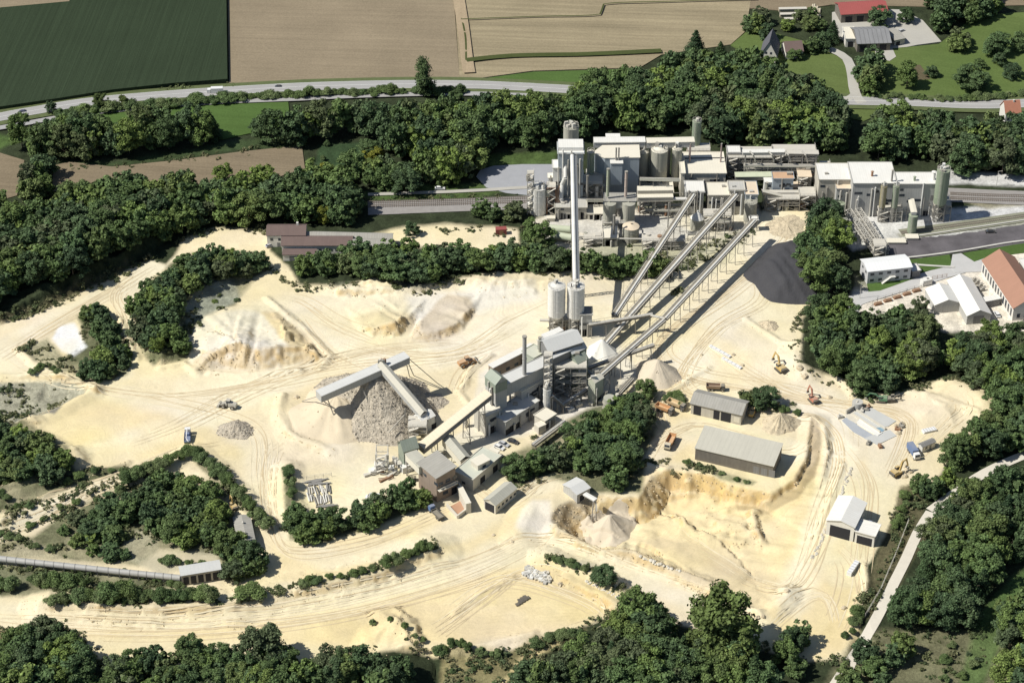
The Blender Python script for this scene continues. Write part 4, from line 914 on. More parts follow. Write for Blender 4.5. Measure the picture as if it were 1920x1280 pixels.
# --- shrub lines
line(50, [(115,214),(200,203),(300,196),(420,185),(560,176),(700,172),(860,169)], 4.2, 4.0, 1.5)
line(51, [(100,1136),(150,1132),(250,1130),(340,1128),(392,1130)], 3.2, 4.2, 1.2)
line(52, [(210,1128),(240,1120),(270,1122)], 4, 6.5, 1.0); line(53, [(565,1108),(640,1092),(700,1078)], 3.2, 2.2, 1.4); line(54, [(730,1072),(760,1055),(800,1036)], 2.8, 4.0, 1.1)
line(55, [(1036,1055),(1065,1068),(1095,1078)], 2.5, 2.2, 1.5); line(56, [(355,855),(385,868),(430,910),(465,950),(495,985)], 3.0, 4.2, 1.2)
line(57, [(225,915),(262,893),(300,880),(335,860)], 4.0, 4.0, 1.2); line(58, [(60,985),(110,955),(180,935)], 5.0, 1.8, 1.6); line(59, [(55,1085),(100,1090),(150,1092)], 3.8, 4.8, 1.2)
line(60, [(540,885),(545,910),(548,935)], 3.0, 3.2, 1.2); line(61, [(1640,180),(1720,183),(1800,186),(1920,176)], 3.2, 3.0, 1.4); line(62, [(1292,868),(1330,878),(1400,902)], 4.0, 1.4, 2.0)
line(63, [(1700,930),(1690,955),(1680,985)], 3.5, 3.5, 1.2); line(64, [(1600,1165),(1610,1150),(1590,1190)], 3.5, 3.0, 1.2); line(65, [(0,1000),(40,1010),(90,1030)], 5, 2.0, 1.6)
line(66, [(200,1065),(300,1085),(330,1095)], 6, 1.6, 1.7); line(67, [(300,1052),(340,1050),(375,1052)], 3.5, 2.4, 1.4); line(68, [(820,1220),(850,1210),(880,1215),(930,1225)], 5, 3.2, 1.1)
line(69, [(1010,1205),(1050,1190),(1090,1185)], 3, 3.0, 1.4); line(70, [(130,905),(180,885),(235,878)], 4.5, 1.8, 1.7); line(71, [(60,700),(80,685),(110,700)], 5, 2.2, 1.4)
line(72, [(690,372),(800,368),(880,366)], 9, 1.2, 2.0); line(73, [(180,1285),(300,1270),(420,1275)], 6, 6, .9, 'broad'); line(74, [(700,1170),(760,1190),(790,1200)], 6, 2, 1.2)
line(75, [(1250,745),(1268,742),(1280,755)], 3, 3, 1.2); line(76, [(1395,745),(1450,760),(1490,775)], 5.0, 2.5, 1.4); line(77, [(20,1095),(0,1090),(-30,1100)], 4, 4.5, 1.1)
patch(78, [(1740,1180),(1800,1180),(1850,1200),(1830,1290),(1750,1290)], 8, 2.4, 1.5, 'shrub', dens=.5, ins=0.3)
patch(79, [(130,1000),(200,985),(260,1040),(180,1050)], 6, 2.4, 1.4, 'shrub', dens=.6, ins=0.3)
patch(80, [(-40,920),(60,925),(120,905),(60,955),(-40,975)], 6, 2.2, 1.4, 'shrub', dens=.6, ins=0.2)
patch(81, [(380,540),(430,540),(450,560),(400,575),(370,600)], 5, 1.8, 1.4, 'shrub', dens=.5, ins=0.3)
patch(82, [(840,1240),(960,1240),(960,1300),(840,1300)], 5, 1.4, 1.6, 'shrub', dens=.5, ins=0.3)
patch(83, [(590,262),(720,262),(700,290),(600,300)], 7, 2.4, 1.4, 'shrub', dens=.5, ins=0.3)
for pid, q in {50:('dark shrub in the hedge between country road and cycle path','hedge shrubs by the country road'),51:('shrub on the long low bank above the lower haul road','shrubs on the lower bank'),52:('taller bush standing out of the low bank at lower left','taller bushes of the lower bank'),
 53:('low shrub on the bank left of the lower haul road bend','shrubs on the bend bank'),54:('shrub at the blunt right end of the long bank','shrubs at the bank end'),55:('low shrub along the small ridge above the round bush','shrubs on the small ridge'),
 56:('shrub in the thin slanting row left of the grey haul road','shrubs of the slanting row'),57:('shrub along the upper side of the grove track','shrubs along the grove track'),58:('scrub tuft beside the pale left track','tufts by the left track'),
 59:('bush beside the pipe conveyor at the left','bushes by the pipe conveyor'),60:('bush on the small mound left of the scrap yard','bushes left of the scrap yard'),61:('hedge shrub along the orchard edge by the country road','orchard hedge shrubs'),
 62:('low tuft on the rim below the long barn','tufts on the barn rim'),63:('shrub on the brown bank beside the double garage','shrubs on the brown bank'),64:('shrub at the lower end of the long fence','shrubs at the fence end'),
 65:('low shrub above the pipe conveyor at the left edge','shrubs above the pipe'),66:('tuft on the slope along the pipe conveyor','tufts along the pipe'),67:('shrub above the belt station roof','shrubs above the belt station'),
 68:('shrub above the dark hollow at the bottom edge','shrubs above the hollow'),69:('low bush on the lower rim of the yellow sand floor','bushes on the sand floor rim'),70:('tuft by the upper left side track','tufts by the side track'),
 71:('tuft on the dry bank near the white chalk patch','tufts near the chalk'),72:('tuft on the verge below the turning place','verge tufts'),73:('bushy tree at the very bottom edge, left','trees at the very bottom'),74:('tuft by the grey-edged sand mound','tufts by the mound'),
 75:('bush beside the parked orange dumper beds','bushes by the dumper beds'),76:('bush behind the grey open-fronted shed','bushes behind the shed'),77:('bush at the left edge below the pipe conveyor','bushes below the pipe'),
 12:('low bushy tree in the scrub above the pipe conveyor','scrub trees above the pipe'),78:('low shrub on the dry clearing at lower right','shrubs of the clearing'),79:('shrub in the scrub above the pipe conveyor','scrub above the pipe'),80:('shrub on the grassy left slope','shrubs of the left slope'),
 81:('grey shrub on the pale slope beside the island','shrubs of the pale slope'),82:('tuft on the dry slope at the bottom edge','tufts of the dry slope'),83:('shrub in the green meadow left of the wood','meadow shrubs')}.items(): deflab(pid, *q)
SINGLE = []
def single(px, py, h, w_, kind, label, mat_=None, name=None, cat='tree'):
    """base point of the stem in photo pixels"""
    SINGLE.append((px, py, h, w_, kind, label, mat_, name, cat))
single(797, 180, 20, 20, 'tall', 'tall slim poplar standing alone between the country road and the wood')
single(190, 205, 8, 6.5, 'broad', 'yellow-green young tree beside the country road at the left, brightest of the three', LEAFL)
single(233, 200, 6, 4.5, 'broad', 'small slim young tree beside the country road, right of the bright one', LEAFL)
single(98, 213, 6, 4.5, 'broad', 'small dark young tree beside the country road near the black car')
single(402, 262, 13, 13, 'conifer', 'tall dark pine at the right end of the tree belt below the cycle path')
single(490, 252, 7, 8, 'broad', 'lone round tree on the right of the long green meadow')
single(745, 285, 8, 9, 'broad', 'yellowish tree in front of the dark wood left of the turning place', LEAFY)
single(700, 300, 6, 8, 'broad', 'low yellowish bush near the green meadow left of the wood', LEAFY)
single(612, 330, 6, 6, 'broad', 'yellow-green tree at the edge of the left wood, below the small meadow', LEAFY)
single(608, 418, 8, 6, 'broad', 'yellow-green tree behind the long roof of the quarry house', LEAFY)
single(655, 405, 11, 9, 'broad', 'bright green tree above the long roof of the quarry house', LEAFL)
single(370, 400, 11, 9, 'broad', 'bright green tree in the middle of the left wood', LEAFL)
single(1131, 1090, 6.5, 7.5, 'broad', 'round dark green bush alone on the ridge above the lower haul road', None, 'bush', 'bush')
single(467, 1120, 4.5, 8, 'shrub', 'round bush alone on the bank right of the lower shrub row', None, 'bush', 'bush')
single(1357, 1228, 25, 21, 'broad', 'largest tree at the bottom, rising over the pale sand')
single(1195, 1180, 17, 13, 'broad', 'tall dark tree at the top of the bottom centre wood')
single(1238, 1195, 15, 15, 'conifer', 'slim dark spruce beside the tall dark tree at bottom centre')
single(497, 1235, 15, 12, 'broad', 'tall airy tree on the bottom edge, left of the grey-edged mound')
single(88, 1215, 12, 11, 'broad', 'tallest tree of the lower left corner wood')
single(1432, 760, 8, 9.5, 'broad', 'airy tree behind the right end of the grey open-fronted shed')
single(1400, 762, 5.5, 5, 'broad', 'small tree touching the right end of the grey open-fronted shed')
single(1208, 745, 8, 7, 'broad', 'thin pale tree at the tip of the clump by the sand cone', LEAFS)
single(1745, 145, 6, 5.5, 'broad', 'small round tree alone in the orchard with its own shadow')
single(1700, 165, 14, 9, 'broad', 'tall airy tree in the orchard above the hedge')
single(1822, 165, 10, 15, 'broad', 'broad low tree in the middle of the orchard')
single(1868, 100, 11, 12, 'broad', 'large round tree at the top of the orchard'); single(1895, 145, 7, 8, 'broad', 'small tree right of the broad orchard tree')
single(1912, 95, 10, 9, 'broad', 'tree at the right edge of the orchard'); single(1875, 122, 6, 6, 'broad', 'small tree below the large round orchard tree')
single(1560, 78, 12, 13, 'conifer', 'dark spruce beside the farm lane and the light barn'); single(1303, 110, 16, 18, 'conifer', 'spruce rising highest above the wood by the stubble field')
single(1350, 108, 9, 11, 'conifer', 'small spruce at the field end of the wood'); single(1645, 48, 10, 10, 'broad', 'tree in front of the red-roofed barn')
single(1697, 42, 8, 7, 'broad', 'tree right of the red-roofed barn'); single(1520, 55, 7, 8, 'broad', 'tree beside the log pile in the farm garden')
single(1835, 128, 5, 5, 'broad', 'little tree above the broad low orchard tree'); single(1490, 112, 6, 7, 'broad', 'tree behind the dark-roofed farmhouse')
single(1722, 590, 8, 6, 'broad', 'thin airy tree left of the white halls'); single(1848, 650, 12, 9, 'broad', 'pointed tree rising from the belt below the pair of white halls')
single(1790, 875, 9, 7, 'broad', 'thin tree on the sandy edge near the white site hut', LEAFS); single(1785, 905, 7, 5, 'tall', 'narrow young tree at the pale track junction')
single(1850, 1030, 16, 13, 'broad', 'brightest green large tree in the right wood', LEAFL)
single(1005, 462, 13, 12, 'broad', 'big dark tree in front of the white tank'); single(770, 440, 6, 6, 'broad', 'small tree behind the quarry house car park')
single(690, 290, 7, 9, 'broad', 'olive bush in the meadow left of the dark wood', LEAFS); single(390, 365, 9, 8, 'conifer', 'pointed tree rising at the edge of the small brown field')
single(418, 345, 9, 8, 'broad', 'tree standing in front of the small brown field, right of the pointed one')
def visible(x, y, h):
    a, b_ = px_of(x, y, h*.5); return -35 < a < 1955 and -50 < b_ < 1330
EXCL = [(p, 1.0) for p in [
 [(498,420),(575,420),(735,432),(735,475),(495,478)], [(1560,92),(1600,100),(1612,160),(1608,195),(1585,190),(1592,130)], [(1612,470),(1712,470),(1712,530),(1612,530)]]]
TREES = [t for t in TREES if visible(t[0], t[1], t[2]) and not any(inside(e, np.array([px_of(t[0], t[1])[0]]), np.array([px_of(t[0], t[1])[1]]))[0] for e, _ in EXCL)]
def showsize(t):
    p = Vector((t[0], t[1], t[2]*.5)); a, b_ = px_of(*p); inn = 0 <= a <= 1920 and 0 <= b_ <= 1280
    return (t[3]*mpp(p))*(1 if inn else .35)*(1.25 if t[5] not in (3, 4, 6) else 1.0)
def put_tree(x, y, h, w_, kind, label, mat_, group=None, name=None, cat='tree', seed=0):
    z = float(th(x, y)); r = random.Random(seed*31+int(x*7)+int(y*3)); mat_ = mat_ or {'broad': LEAF, 'tall': LEAF, 'conifer': LEAFC, 'shrub': LEAFS}[kind]
    nm = name or {'broad': 'tree', 'tall': 'poplar_tree', 'conifer': 'conifer_tree', 'shrub': 'shrub'}[kind]
    if kind == 'shrub':
        o = bpy.data.objects.new(nm, cmesh(kind, r.randrange(len(VARS[kind])), mat_)); COL.objects.link(o)
        o.location = (x, y, z-.1); o.rotation_euler = (0, 0, r.random()*6.28); o.scale = (w_, w_, h*1.25); tag(o, label, cat if name else 'shrub', group); return
    e = bpy.data.objects.new(nm, None); COL.objects.link(e); e.location = (x, y, z); e.rotation_euler = (0, 0, r.random()*6.28); e.empty_display_size = 1
    tag(e, label, cat, group)
    c = bpy.data.objects.new('crown', cmesh(kind, r.randrange(len(VARS[kind])), mat_)); COL.objects.link(c); c.parent = e; c.scale = (w_, w_, h)
    tk = bpy.data.objects.new('trunk', TRK[kind][r.randrange(3)]); COL.objects.link(tk); tk.parent = e; tk.scale = (h*.9, h*.9, h)
for i, (px, py, h, w_, kind, lab, mt, nm, cat) in enumerate(SINGLE):
    p = Gt(px, py); put_tree(p.x, p.y, h, w_*(1.25 if kind in ('broad', 'shrub') else 1), kind, lab, mt, None, nm, cat, i)
rest = []
lim = {'broad': 255, 'conifer': 60, 'shrub': 240, 'tall': 10}
for kind in ('broad', 'conifer', 'shrub', 'tall'):
    T_ = sorted([t for t in TREES if t[4] == kind], key=showsize, reverse=True)
    for i, t in enumerate(T_):
        lab, grp = PN[t[5]]
        if i < lim[kind]:
            if kind == 'conifer': lab = lab.replace('tree', 'spruce', 1)
            put_tree(t[0], t[1], t[2], t[3]*(1.25 if kind == 'broad' else 1), kind, lab, t[6], grp+(' (spruces)' if kind == 'conifer' else ''), seed=i)
        else: rest.append(t)
print('TREES', len(TREES), 'rest', len(rest))
def merged(name, T_, label=None):
    VV = []; FF = []; LL = []; GG = []; nb = 0; r = random.Random(4)
    for t in T_:
        V, Fc, LV = LIGHTV[r.randrange(len(LIGHTV))] if t[4] == 'broad' else VARS[t[4]][r.randrange(3)]
        a = r.random()*6.28; c, s = math.cos(a), math.sin(a); w_ = t[3]*1.25
        z = float(th(t[0], t[1]))
        VV.append(np.stack([(V[:, 0]*c-V[:, 1]*s)*w_+t[0], (V[:, 0]*s+V[:, 1]*c)*w_+t[1], V[:, 2]*t[2]+z-.3], 1))
        FF += [[i+nb for i in f] for f in Fc]; nb += len(V); LL.append(LV); GG.append(np.full(len(V), r.random()))
    me = mesh_from(name, np.concatenate(VV), FF, np.concatenate(LL), np.concatenate(GG), LEAF)
    o = bpy.data.objects.new(name, me); COL.objects.link(o); tag(o, label, None, None, 'stuff'); return o
def tufts(seed, n=5, m=34):
    g = np.random.default_rng(seed); V = []; Fc = []; LV = []; nb = 0
    for i in range(n):
        c = np.array([g.normal()*.28, g.normal()*.28, .2+.25*g.random()]); r = g.uniform(.14, .3); d = g.normal(size=(m, 3)); d /= np.linalg.norm(d, axis=1)[:, None]
        p = c+d*r*g.uniform(.5, 1.3, (m, 1)); p[:, 2] = np.abs(p[:, 2]); nn = d+g.normal(size=(m, 3))*.6; nn[:, 2] += .4; nn /= np.linalg.norm(nn, axis=1)[:, None]
        t = np.cross(nn, g.normal(size=(m, 3))); t /= np.linalg.norm(t, axis=1)[:, None]; b_ = np.cross(nn, t); s = .10*g.uniform(.6, 1.3, (m, 1))
        V.append(np.stack([p-t*s-b_*s*.4, p+t*s*.3-b_*s*.7, p+t*s+b_*s*.3, p-t*s*.2+b_*s*.8], 1).reshape(-1, 3)); Fc += (np.arange(m*4).reshape(m, 4)+nb).tolist(); nb += m*4
        LV.append(np.repeat(np.clip(.45+g.uniform(-.2, .3)+g.normal(size=m)*.2, .05, 1.2), 4))
    return np.concatenate(V), Fc, np.concatenate(LV)
TUFT = [tufts(i) for i in range(9)]
UG = []; ru = random.Random(99)
RDL = [[tuple(G(*p)[:2]) for p in q] for q in ([(1555,1300),(1600,1230),(1640,1165),(1675,1095),(1700,1045),(1720,1000),(1745,960),(1800,918),(1850,885),(1930,850)], [(-60,234),(60,211),(200,190),(400,175),(560,166),(760,161),(900,162),(1080,171)], [(690,385),(1060,374)])]
def on_road(x, y, w_=3.4): return any(min(float(segd(x, y, l[i], l[i+1])) for i in range(len(l)-1)) < w_+(2.5 if k == 1 else 0) for k, l in enumerate(RDL))
def ug_poly(pts, n, h=(.5, 1.6)):
    x0, x1 = min(p[0] for p in pts), max(p[0] for p in pts); y0, y1 = min(p[1] for p in pts), max(p[1] for p in pts); k = 0; tries = 0
    while k < n and tries < n*12:
        tries += 1; x = ru.uniform(x0, x1); y = ru.uniform(y0, y1)
        if not inside(pts, np.array([x]), np.array([y]))[0]: continue
        p = G(x, y)
        if float(fbm(np.array([p.x]), np.array([p.y]), 9, 2, 33)[0]) < .46: continue
        hh = ru.uniform(*h)*ru.choice([.6, 1, 1, 1.5]); UG.append((p.x, p.y, hh, hh*ru.uniform(1.2, 2.4))); k += 1
def ug_line(pts, n, wd, h=(.5, 1.5)):
    C_ = catmull([tuple(G(*p)[:2]) for p in pts], 2)
    for _ in range(n):
        c = C_[ru.randrange(len(C_))]; hh = ru.uniform(*h)*ru.choice([.6, 1, 1, 1.5]); UG.append((c[0]+ru.gauss(0, wd), c[1]+ru.gauss(0, wd), hh, hh*ru.uniform(1.2, 2.3)))
for P_, n in (([(250,570),(290,520),(340,478),(495,478),(505,500),(440,570),(350,640),(352,672),(290,686),(258,652)],150),([(145,590),(180,565),(252,670),(205,716),(140,702),(110,680),(160,640)],60),([(35,655),(90,635),(135,690),(100,705),(60,675)],45),
  ([(-20,765),(60,800),(142,882),(240,872),(240,885),(60,955),(-20,975)],150),([(-20,1030),(60,1005),(230,915),(400,905),(455,1040),(480,1070),(415,1085),(400,1038),(120,1050)],260),([(-20,1052),(100,1062),(335,1095),(200,1112),(-20,1118)],130),
  ([(530,885),(548,875),(560,960),(640,975),(790,925),(720,980),(600,1020),(540,1012)],70),([(350,850),(400,865),(500,980),(480,985),(370,880)],50),([(940,860),(1100,765),(1240,730),(1205,850),(1190,910),(1060,905),(960,920)],110),([(1390,735),(1440,725),(1510,770),(1400,770)],35),
  ([(1690,910),(1740,905),(1740,1000),(1650,1160),(1605,1160),(1670,980)],150),([(1540,1290),(1610,1180),(1850,1180),(1850,1300)],120),([(830,1220),(960,1222),(1100,1185),(960,1300),(830,1300)],110),([(1290,870),(1420,905),(1410,912),(1300,884)],30),([(1100,455),(1340,450),(1300,500),(1230,520),(1100,490)],60),([(1250,490),(1400,425),(1420,430),(1330,520),(1260,560)],70),([(0,720),(60,712),(165,735),(60,785),(0,790)],60),([(1180,850),(1300,870),(1290,890),(1190,890)],25)): ug_poly(P_, n)
for P_, n, wd in (([(0,600),(60,586),(150,545),(240,505),(290,485)],110,1.8),([(330,455),(400,432),(500,432)],25,1.2),([(500,500),(560,540),(640,545),(700,532),(780,550),(900,522),(1000,518),(1170,520),(1300,500)],120,1.6),([(1530,570),(1505,600),(1500,690),(1590,715),(1605,742),(1690,737),(1760,714),(1855,734)],110,1.6),
  ([(1865,770),(1800,830),(1765,885),(1745,905)],50,1.8),([(1590,1235),(1500,1240),(1400,1205),(1250,1165),(1178,1130),(1150,1155),(1040,1195),(960,1222)],110,1.6),([(780,1222),(650,1225),(560,1240),(400,1262),(230,1275),(150,1195),(60,1178),(0,1182)],110,1.6),([(95,1130),(200,1138),(330,1138),(440,1135),(560,1110),(700,1078),(815,1033)],150,1.3),
  ([(1035,1052),(1085,1075),(1130,1092),(1170,1128)],45,1.2),([(1620,1140),(1675,1050),(1700,990)],50,1.5),([(0,985),(80,955),(200,915),(280,895)],60,1.4),([(0,1010),(100,975),(230,912)],45,1.4),([(0,205),(210,178),(430,160),(860,157)],60,1.2),([(690,375),(880,370),(1000,372)],40,1.4),([(765,430),(970,430)],30,2),([(570,275),(450,284),(330,300),(210,312),(100,306)],60,2)): ug_line(P_, n, wd)
def merge_tufts():
    VV = []; FF = []; LL = []; GG = []; nb = 0
    for (x, y, h, w_) in UG:
        if on_road(x, y): continue
        V, Fc, LV = TUFT[ru.randrange(9)]; a = ru.random()*6.28; c, s = math.cos(a), math.sin(a); z = float(th(x, y))
        VV.append(np.stack([(V[:, 0]*c-V[:, 1]*s)*w_+x, (V[:, 0]*s+V[:, 1]*c)*w_+y, V[:, 2]*h*1.4+z-.1], 1)); FF.append(np.array(Fc)+nb); nb += len(V); LL.append(LV); GG.append(np.full(len(V), ru.random()))
    me = mesh_from('undergrowth', np.concatenate(VV), np.concatenate(FF).tolist(), np.concatenate(LL), np.concatenate(GG), leaf_mat('leaves_under', [(.085,.11,.045), (.14,.15,.07), (.07,.095,.04), (.20,.19,.10), (.10,.125,.05), (.06,.085,.04)]))
    o = bpy.data.objects.new('undergrowth', me); COL.objects.link(o); tag(o, 'ragged scrub and weeds along the banks and wood edges', None, None, 'stuff')
merge_tufts()
if rest: merged('woodland', rest, 'dense dark woodland behind and beside the works')
# ================================================================== buildings and plant
DC = (.72, .66, .52)
WHITE = pm('sheet_white', (.78, .77, .73), .6, .08, .15, seam=.07, per=1.0, streak=.12, dust=.25, dustc=DC)
CREAM = pm('dusty_roof', (.72, .675, .555), .8, .10, .2, seam=.06, per=1.2, dust=.4, dustc=(.76, .70, .57))
PEACH = pm('dusty_roof_warm', (.68, .55, .40), .85, .14, .3, dust=.35, dustc=(.74, .64, .48))
BLUEG = pm('sheet_bluegrey', (.36, .41, .45), .6, .08, .15, seam=.06, per=1.0, streak=.12, dust=.12)
GREYS = pm('sheet_grey', (.46, .46, .44), .65, .12, .2, seam=.10, per=1.1, streak=.16, dust=.25)
DGREY = pm('sheet_dark', (.20, .20, .20), .7, .15, .2, seam=.15, per=.9, streak=.2, dust=.15)
CONCW = pm('concrete_wall', (.50, .47, .40), .92, .14, .25, streak=.22, dust=.2)
CONCL = pm('concrete_pale', (.62, .58, .49), .92, .12, .25, streak=.15, dust=.2)
SILOC = pm('silo_concrete', (.40, .39, .32), .9, .14, .2, streak=.25)
SILOG = pm('silo_green', (.26, .31, .22), .6, .12, .2, streak=.25, dust=.12)
SILOW = pm('silo_white', (.74, .73, .69), .5, .10, .25, streak=.25, dust=.2)
GREEN = pm('sheet_green', (.26, .30, .235), .6, .10, .2, seam=.10, per=1.0, streak=.15, dust=.22, dustc=(.6, .6, .5))
STEEL = pm('steel_frame', (.30, .29, .27), .6, .15, .6, metal=.2, dust=.35)
STEELP = pm('steel_pale', (.55, .53, .48), .6, .12, .6, dust=.3)
RUST = pm('rusty_steel', (.26, .13, .07), .9, .3, .8, dust=.2)
STEELD = pm('steel_dark', (.13, .125, .12), .7, .2, .8, dust=.22)
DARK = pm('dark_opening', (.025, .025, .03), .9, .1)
GLASS = pm('window_glass', (.05, .06, .075), .15, .1)
BROWNR = pm('roof_brown', (.165, .115, .10), .85, .14, .3, seam=.12, per=.45, streak=.1)
REDR = pm('roof_red_tile', (.46, .20, .125), .85, .12, .3, seam=.14, per=.5, streak=.12)
REDB = pm('roof_red_sheet', (.36, .09, .08), .7, .10, .2, seam=.08, per=1.0)
DARKR = pm('roof_dark_tile', (.11, .11, .125), .8, .18, .3, seam=.12, per=.5)
GREYR = pm('roof_fibre_cement', (.33, .32, .29), .9, .18, .25, seam=.14, per=1.1, streak=.22, dust=.12)
PALER = pm('roof_pale_fibre', (.46, .45, .38), .85, .10, .2, seam=.10, per=1.1, streak=.12, dust=.1)
PLAST = pm('plaster_white', (.74, .71, .64), .9, .08, .3, streak=.1)
WOOD = pm('wood_boards', (.19, .17, .14), .9, .25, .4, seam=.25, per=.5, streak=.25)
BROWNW = pm('wall_brown', (.30, .235, .18), .9, .18, .3, streak=.25)
HOPPER = pm('hopper_steel', (.50, .48, .42), .7, .14, .3, streak=.3, dust=.3)
SLABM = pm('slab_concrete', (.52, .52, .49), .9, .10, .2, fine=.06)

def gz(p): return float(th(p.x, p.y))
def legs(t, pts, z0f, z1, r=.18, mat_=None, name='support_leg'):
    for p in pts:
        b = MB().mat(mat_ or STEEL); z0 = z0f if z0f is not None else float(th(p[0], p[1]))-.2
        if z1 if not callable(z1) else True:
            b.bar((p[0], p[1], z0), (p[0], p[1], z1), r*2); b.build(name, parent=t)
def ptx(o, u, v, A, a, b_): return A+u*a+v*b_
class Hall:
    """building from three eave corners in photo pixels: A->B along, A->C across"""
    def __init__(s, name, cat, label, A, B, C, he, hr=None, wall=None, roof=None, kind='gable', z0=None, eave=.35, group=None, gable_mat=None, zbot=None):
        base = z0
        if base is None:
            p = G(*A, he); 
            for _ in range(5): zg = float(th(p.x, p.y)); p = G(*A, zg+he)
            base = zg
        a, b, c = G(*A, base+he), G(*B, base+he), G(*C, base+he)
        u = Vector((b.x-a.x, b.y-a.y, 0)); L = u.length; u.normalize(); v = Vector((-u.y, u.x, 0))
        W = (c-a).dot(v)
        if W < 0: v = -v; W = -W
        s.a, s.u, s.v, s.L, s.W, s.base, s.he = Vector((a.x, a.y, 0)), u, v, L, W, base, he
        hr = hr or he; s.hr = hr; zb = base if zbot is None else zbot
        ctr = s.P(L/2, W/2); s.t = t = thing(name, label, cat, (ctr.x, ctr.y, zb), group=group)
        H0 = base+he; HR = base+hr
        P = s.P
        w_ = MB().mat(wall or CONCW); q = [P(0, 0), P(L, 0), P(L, W), P(0, W)]
        cw = (v.x*u.y-v.y*u.x) < 0   # u x v up
        order = [0, 1, 2, 3] if cw else [1, 0, 3, 2]
        def wallq(i, j, pts_top=None):
            a_, b_ = q[i], q[j]
            f = [(a_.x, a_.y, zb-.3), (b_.x, b_.y, zb-.3), (b_.x, b_.y, H0)]+(pts_top or [])+[(a_.x, a_.y, H0)]
            w_.face(f if cw else f[::-1])
        m1, m2 = P(L, W/2), P(0, W/2)
        if kind == 'gable':
            wallq(0, 1); wallq(1, 2, [(m1.x, m1.y, HR)]); wallq(2, 3); wallq(3, 0, [(m2.x, m2.y, HR)])
        elif kind == 'shed':  # back side higher
            f = [(q[0].x, q[0].y, zb), (q[1].x, q[1].y, zb), (q[1].x, q[1].y, H0), (q[0].x, q[0].y, H0)]; w_.face(f if cw else f[::-1])
            f = [(q[1].x, q[1].y, zb), (q[2].x, q[2].y, zb), (q[2].x, q[2].y, HR), (q[1].x, q[1].y, H0)]; w_.face(f if cw else f[::-1])
            f = [(q[2].x, q[2].y, zb), (q[3].x, q[3].y, zb), (q[3].x, q[3].y, HR), (q[2].x, q[2].y, HR)]; w_.face(f if cw else f[::-1])
            f = [(q[3].x, q[3].y, zb), (q[0].x, q[0].y, zb), (q[0].x, q[0].y, H0), (q[3].x, q[3].y, HR)]; w_.face(f if cw else f[::-1])
        else:
            wallq(0, 1); wallq(1, 2); wallq(2, 3); wallq(3, 0)
        w_.build('wall', parent=t)
        r = MB().mat(roof or CREAM); e = eave; sl = (HR-H0)/(W/2) if kind == 'gable' else (HR-H0)/W
        def slab(c4, th_=.22):
            c4 = [Vector(k) for k in c4]; n = (c4[1]-c4[0]).cross(c4[3]-c4[0]).normalized()
            if n.z < 0: c4 = [c4[1], c4[0], c4[3], c4[2]]; n = -n
            lo = [k+Vector((0, 0, .03)) for k in c4]; up = [k+Vector((0, 0, th_)) for k in c4]
            r.face(up); r.face(lo[::-1])
            for i in range(4): j = (i+1) % 4; r.face([lo[i], lo[j], up[j], up[i]])
        if kind == 'gable':
            slab([(*P(-e, -e)[:2], H0-e*sl), (*P(L+e, -e)[:2], H0-e*sl), (*P(L+e, W/2)[:2], HR), (*P(-e, W/2)[:2], HR)])
            slab([(*P(-e, W+e)[:2], H0-e*sl), (*P(L+e, W+e)[:2], H0-e*sl), (*P(L+e, W/2)[:2], HR), (*P(-e, W/2)[:2], HR)])
            rp = MB().mat(roof or CREAM); rp.bar((*P(-e, W/2)[:2], HR+.24), (*P(L+e, W/2)[:2], HR+.24), .5, .12); 
            rp.build('ridge_cap', parent=r.build('roof', parent=t))
        else:
            slab([(*P(-e, -e)[:2], H0-(e*sl if kind == 'shed' else 0)), (*P(L+e, -e)[:2], H0-(e*sl if kind == 'shed' else 0)), (*P(L+e, W+e)[:2], HR+.01), (*P(-e, W+e)[:2], HR+.01)], .3)
            s.roof = r.build('roof', parent=t)
            if kind == 'flat' and W > 5:
                k = MB().mat(wall or CONCW)
                for a_, b_ in ((P(-.3, -.3), P(L+.3, -.3)), (P(L+.3, -.3), P(L+.3, W+.3)), (P(L+.3, W+.3), P(-.3, W+.3)), (P(-.3, W+.3), P(-.3, -.3))): k.bar((a_.x, a_.y, H0+.4), (b_.x, b_.y, H0+.4), .25, .35)
                k.build('parapet', parent=t)
    def P(s, x, y): return s.a+s.u*x+s.v*y
    def opening(s, side, x, z, w_, h_, name='window', mat_=None, frame=None, out=.06):
        """side 0: A-B wall, 1: B end, 2: back, 3: A end; x along, z above floor"""
        if side == 0: o, d, n = s.P(x, 0), s.u, -s.v
        elif side == 2: o, d, n = s.P(x, s.W), s.u, s.v
        elif side == 1: o, d, n = s.P(s.L, x), s.v, s.u
        else: o, d, n = s.P(0, x), s.v, -s.u
        b = MB().mat(mat_ or GLASS); c = o+n*out; z0 = s.base+z
        def bx(x0, x1, z0_, z1_, dep, bb):
            p = [c+d*x0, c+d*x1]; q0, q1 = p[0]-n*.15, p[1]-n*.15; p0, p1 = p[0]+n*dep, p[1]+n*dep
            bb.prism([(q0.x, q0.y), (q1.x, q1.y), (p1.x, p1.y), (p0.x, p0.y)], z0_, z1_, bot=True)
        bx(-w_/2, w_/2, z0, z0+h_, 0, b); o_ = b.build(name, parent=s.t)
        if frame:
            f = MB().mat(frame); bx(-w_/2-.12, w_/2+.12, z0+h_+.005, z0+h_+.14, .05, f); bx(-w_/2-.12, w_/2+.12, z0-.14, z0-.005, .08, f)
            bx(-w_/2-.12, -w_/2-.005, z0, z0+h_, .05, f); bx(w_/2+.005, w_/2+.12, z0, z0+h_, .05, f); f.build('frame', parent=o_)
        return o_
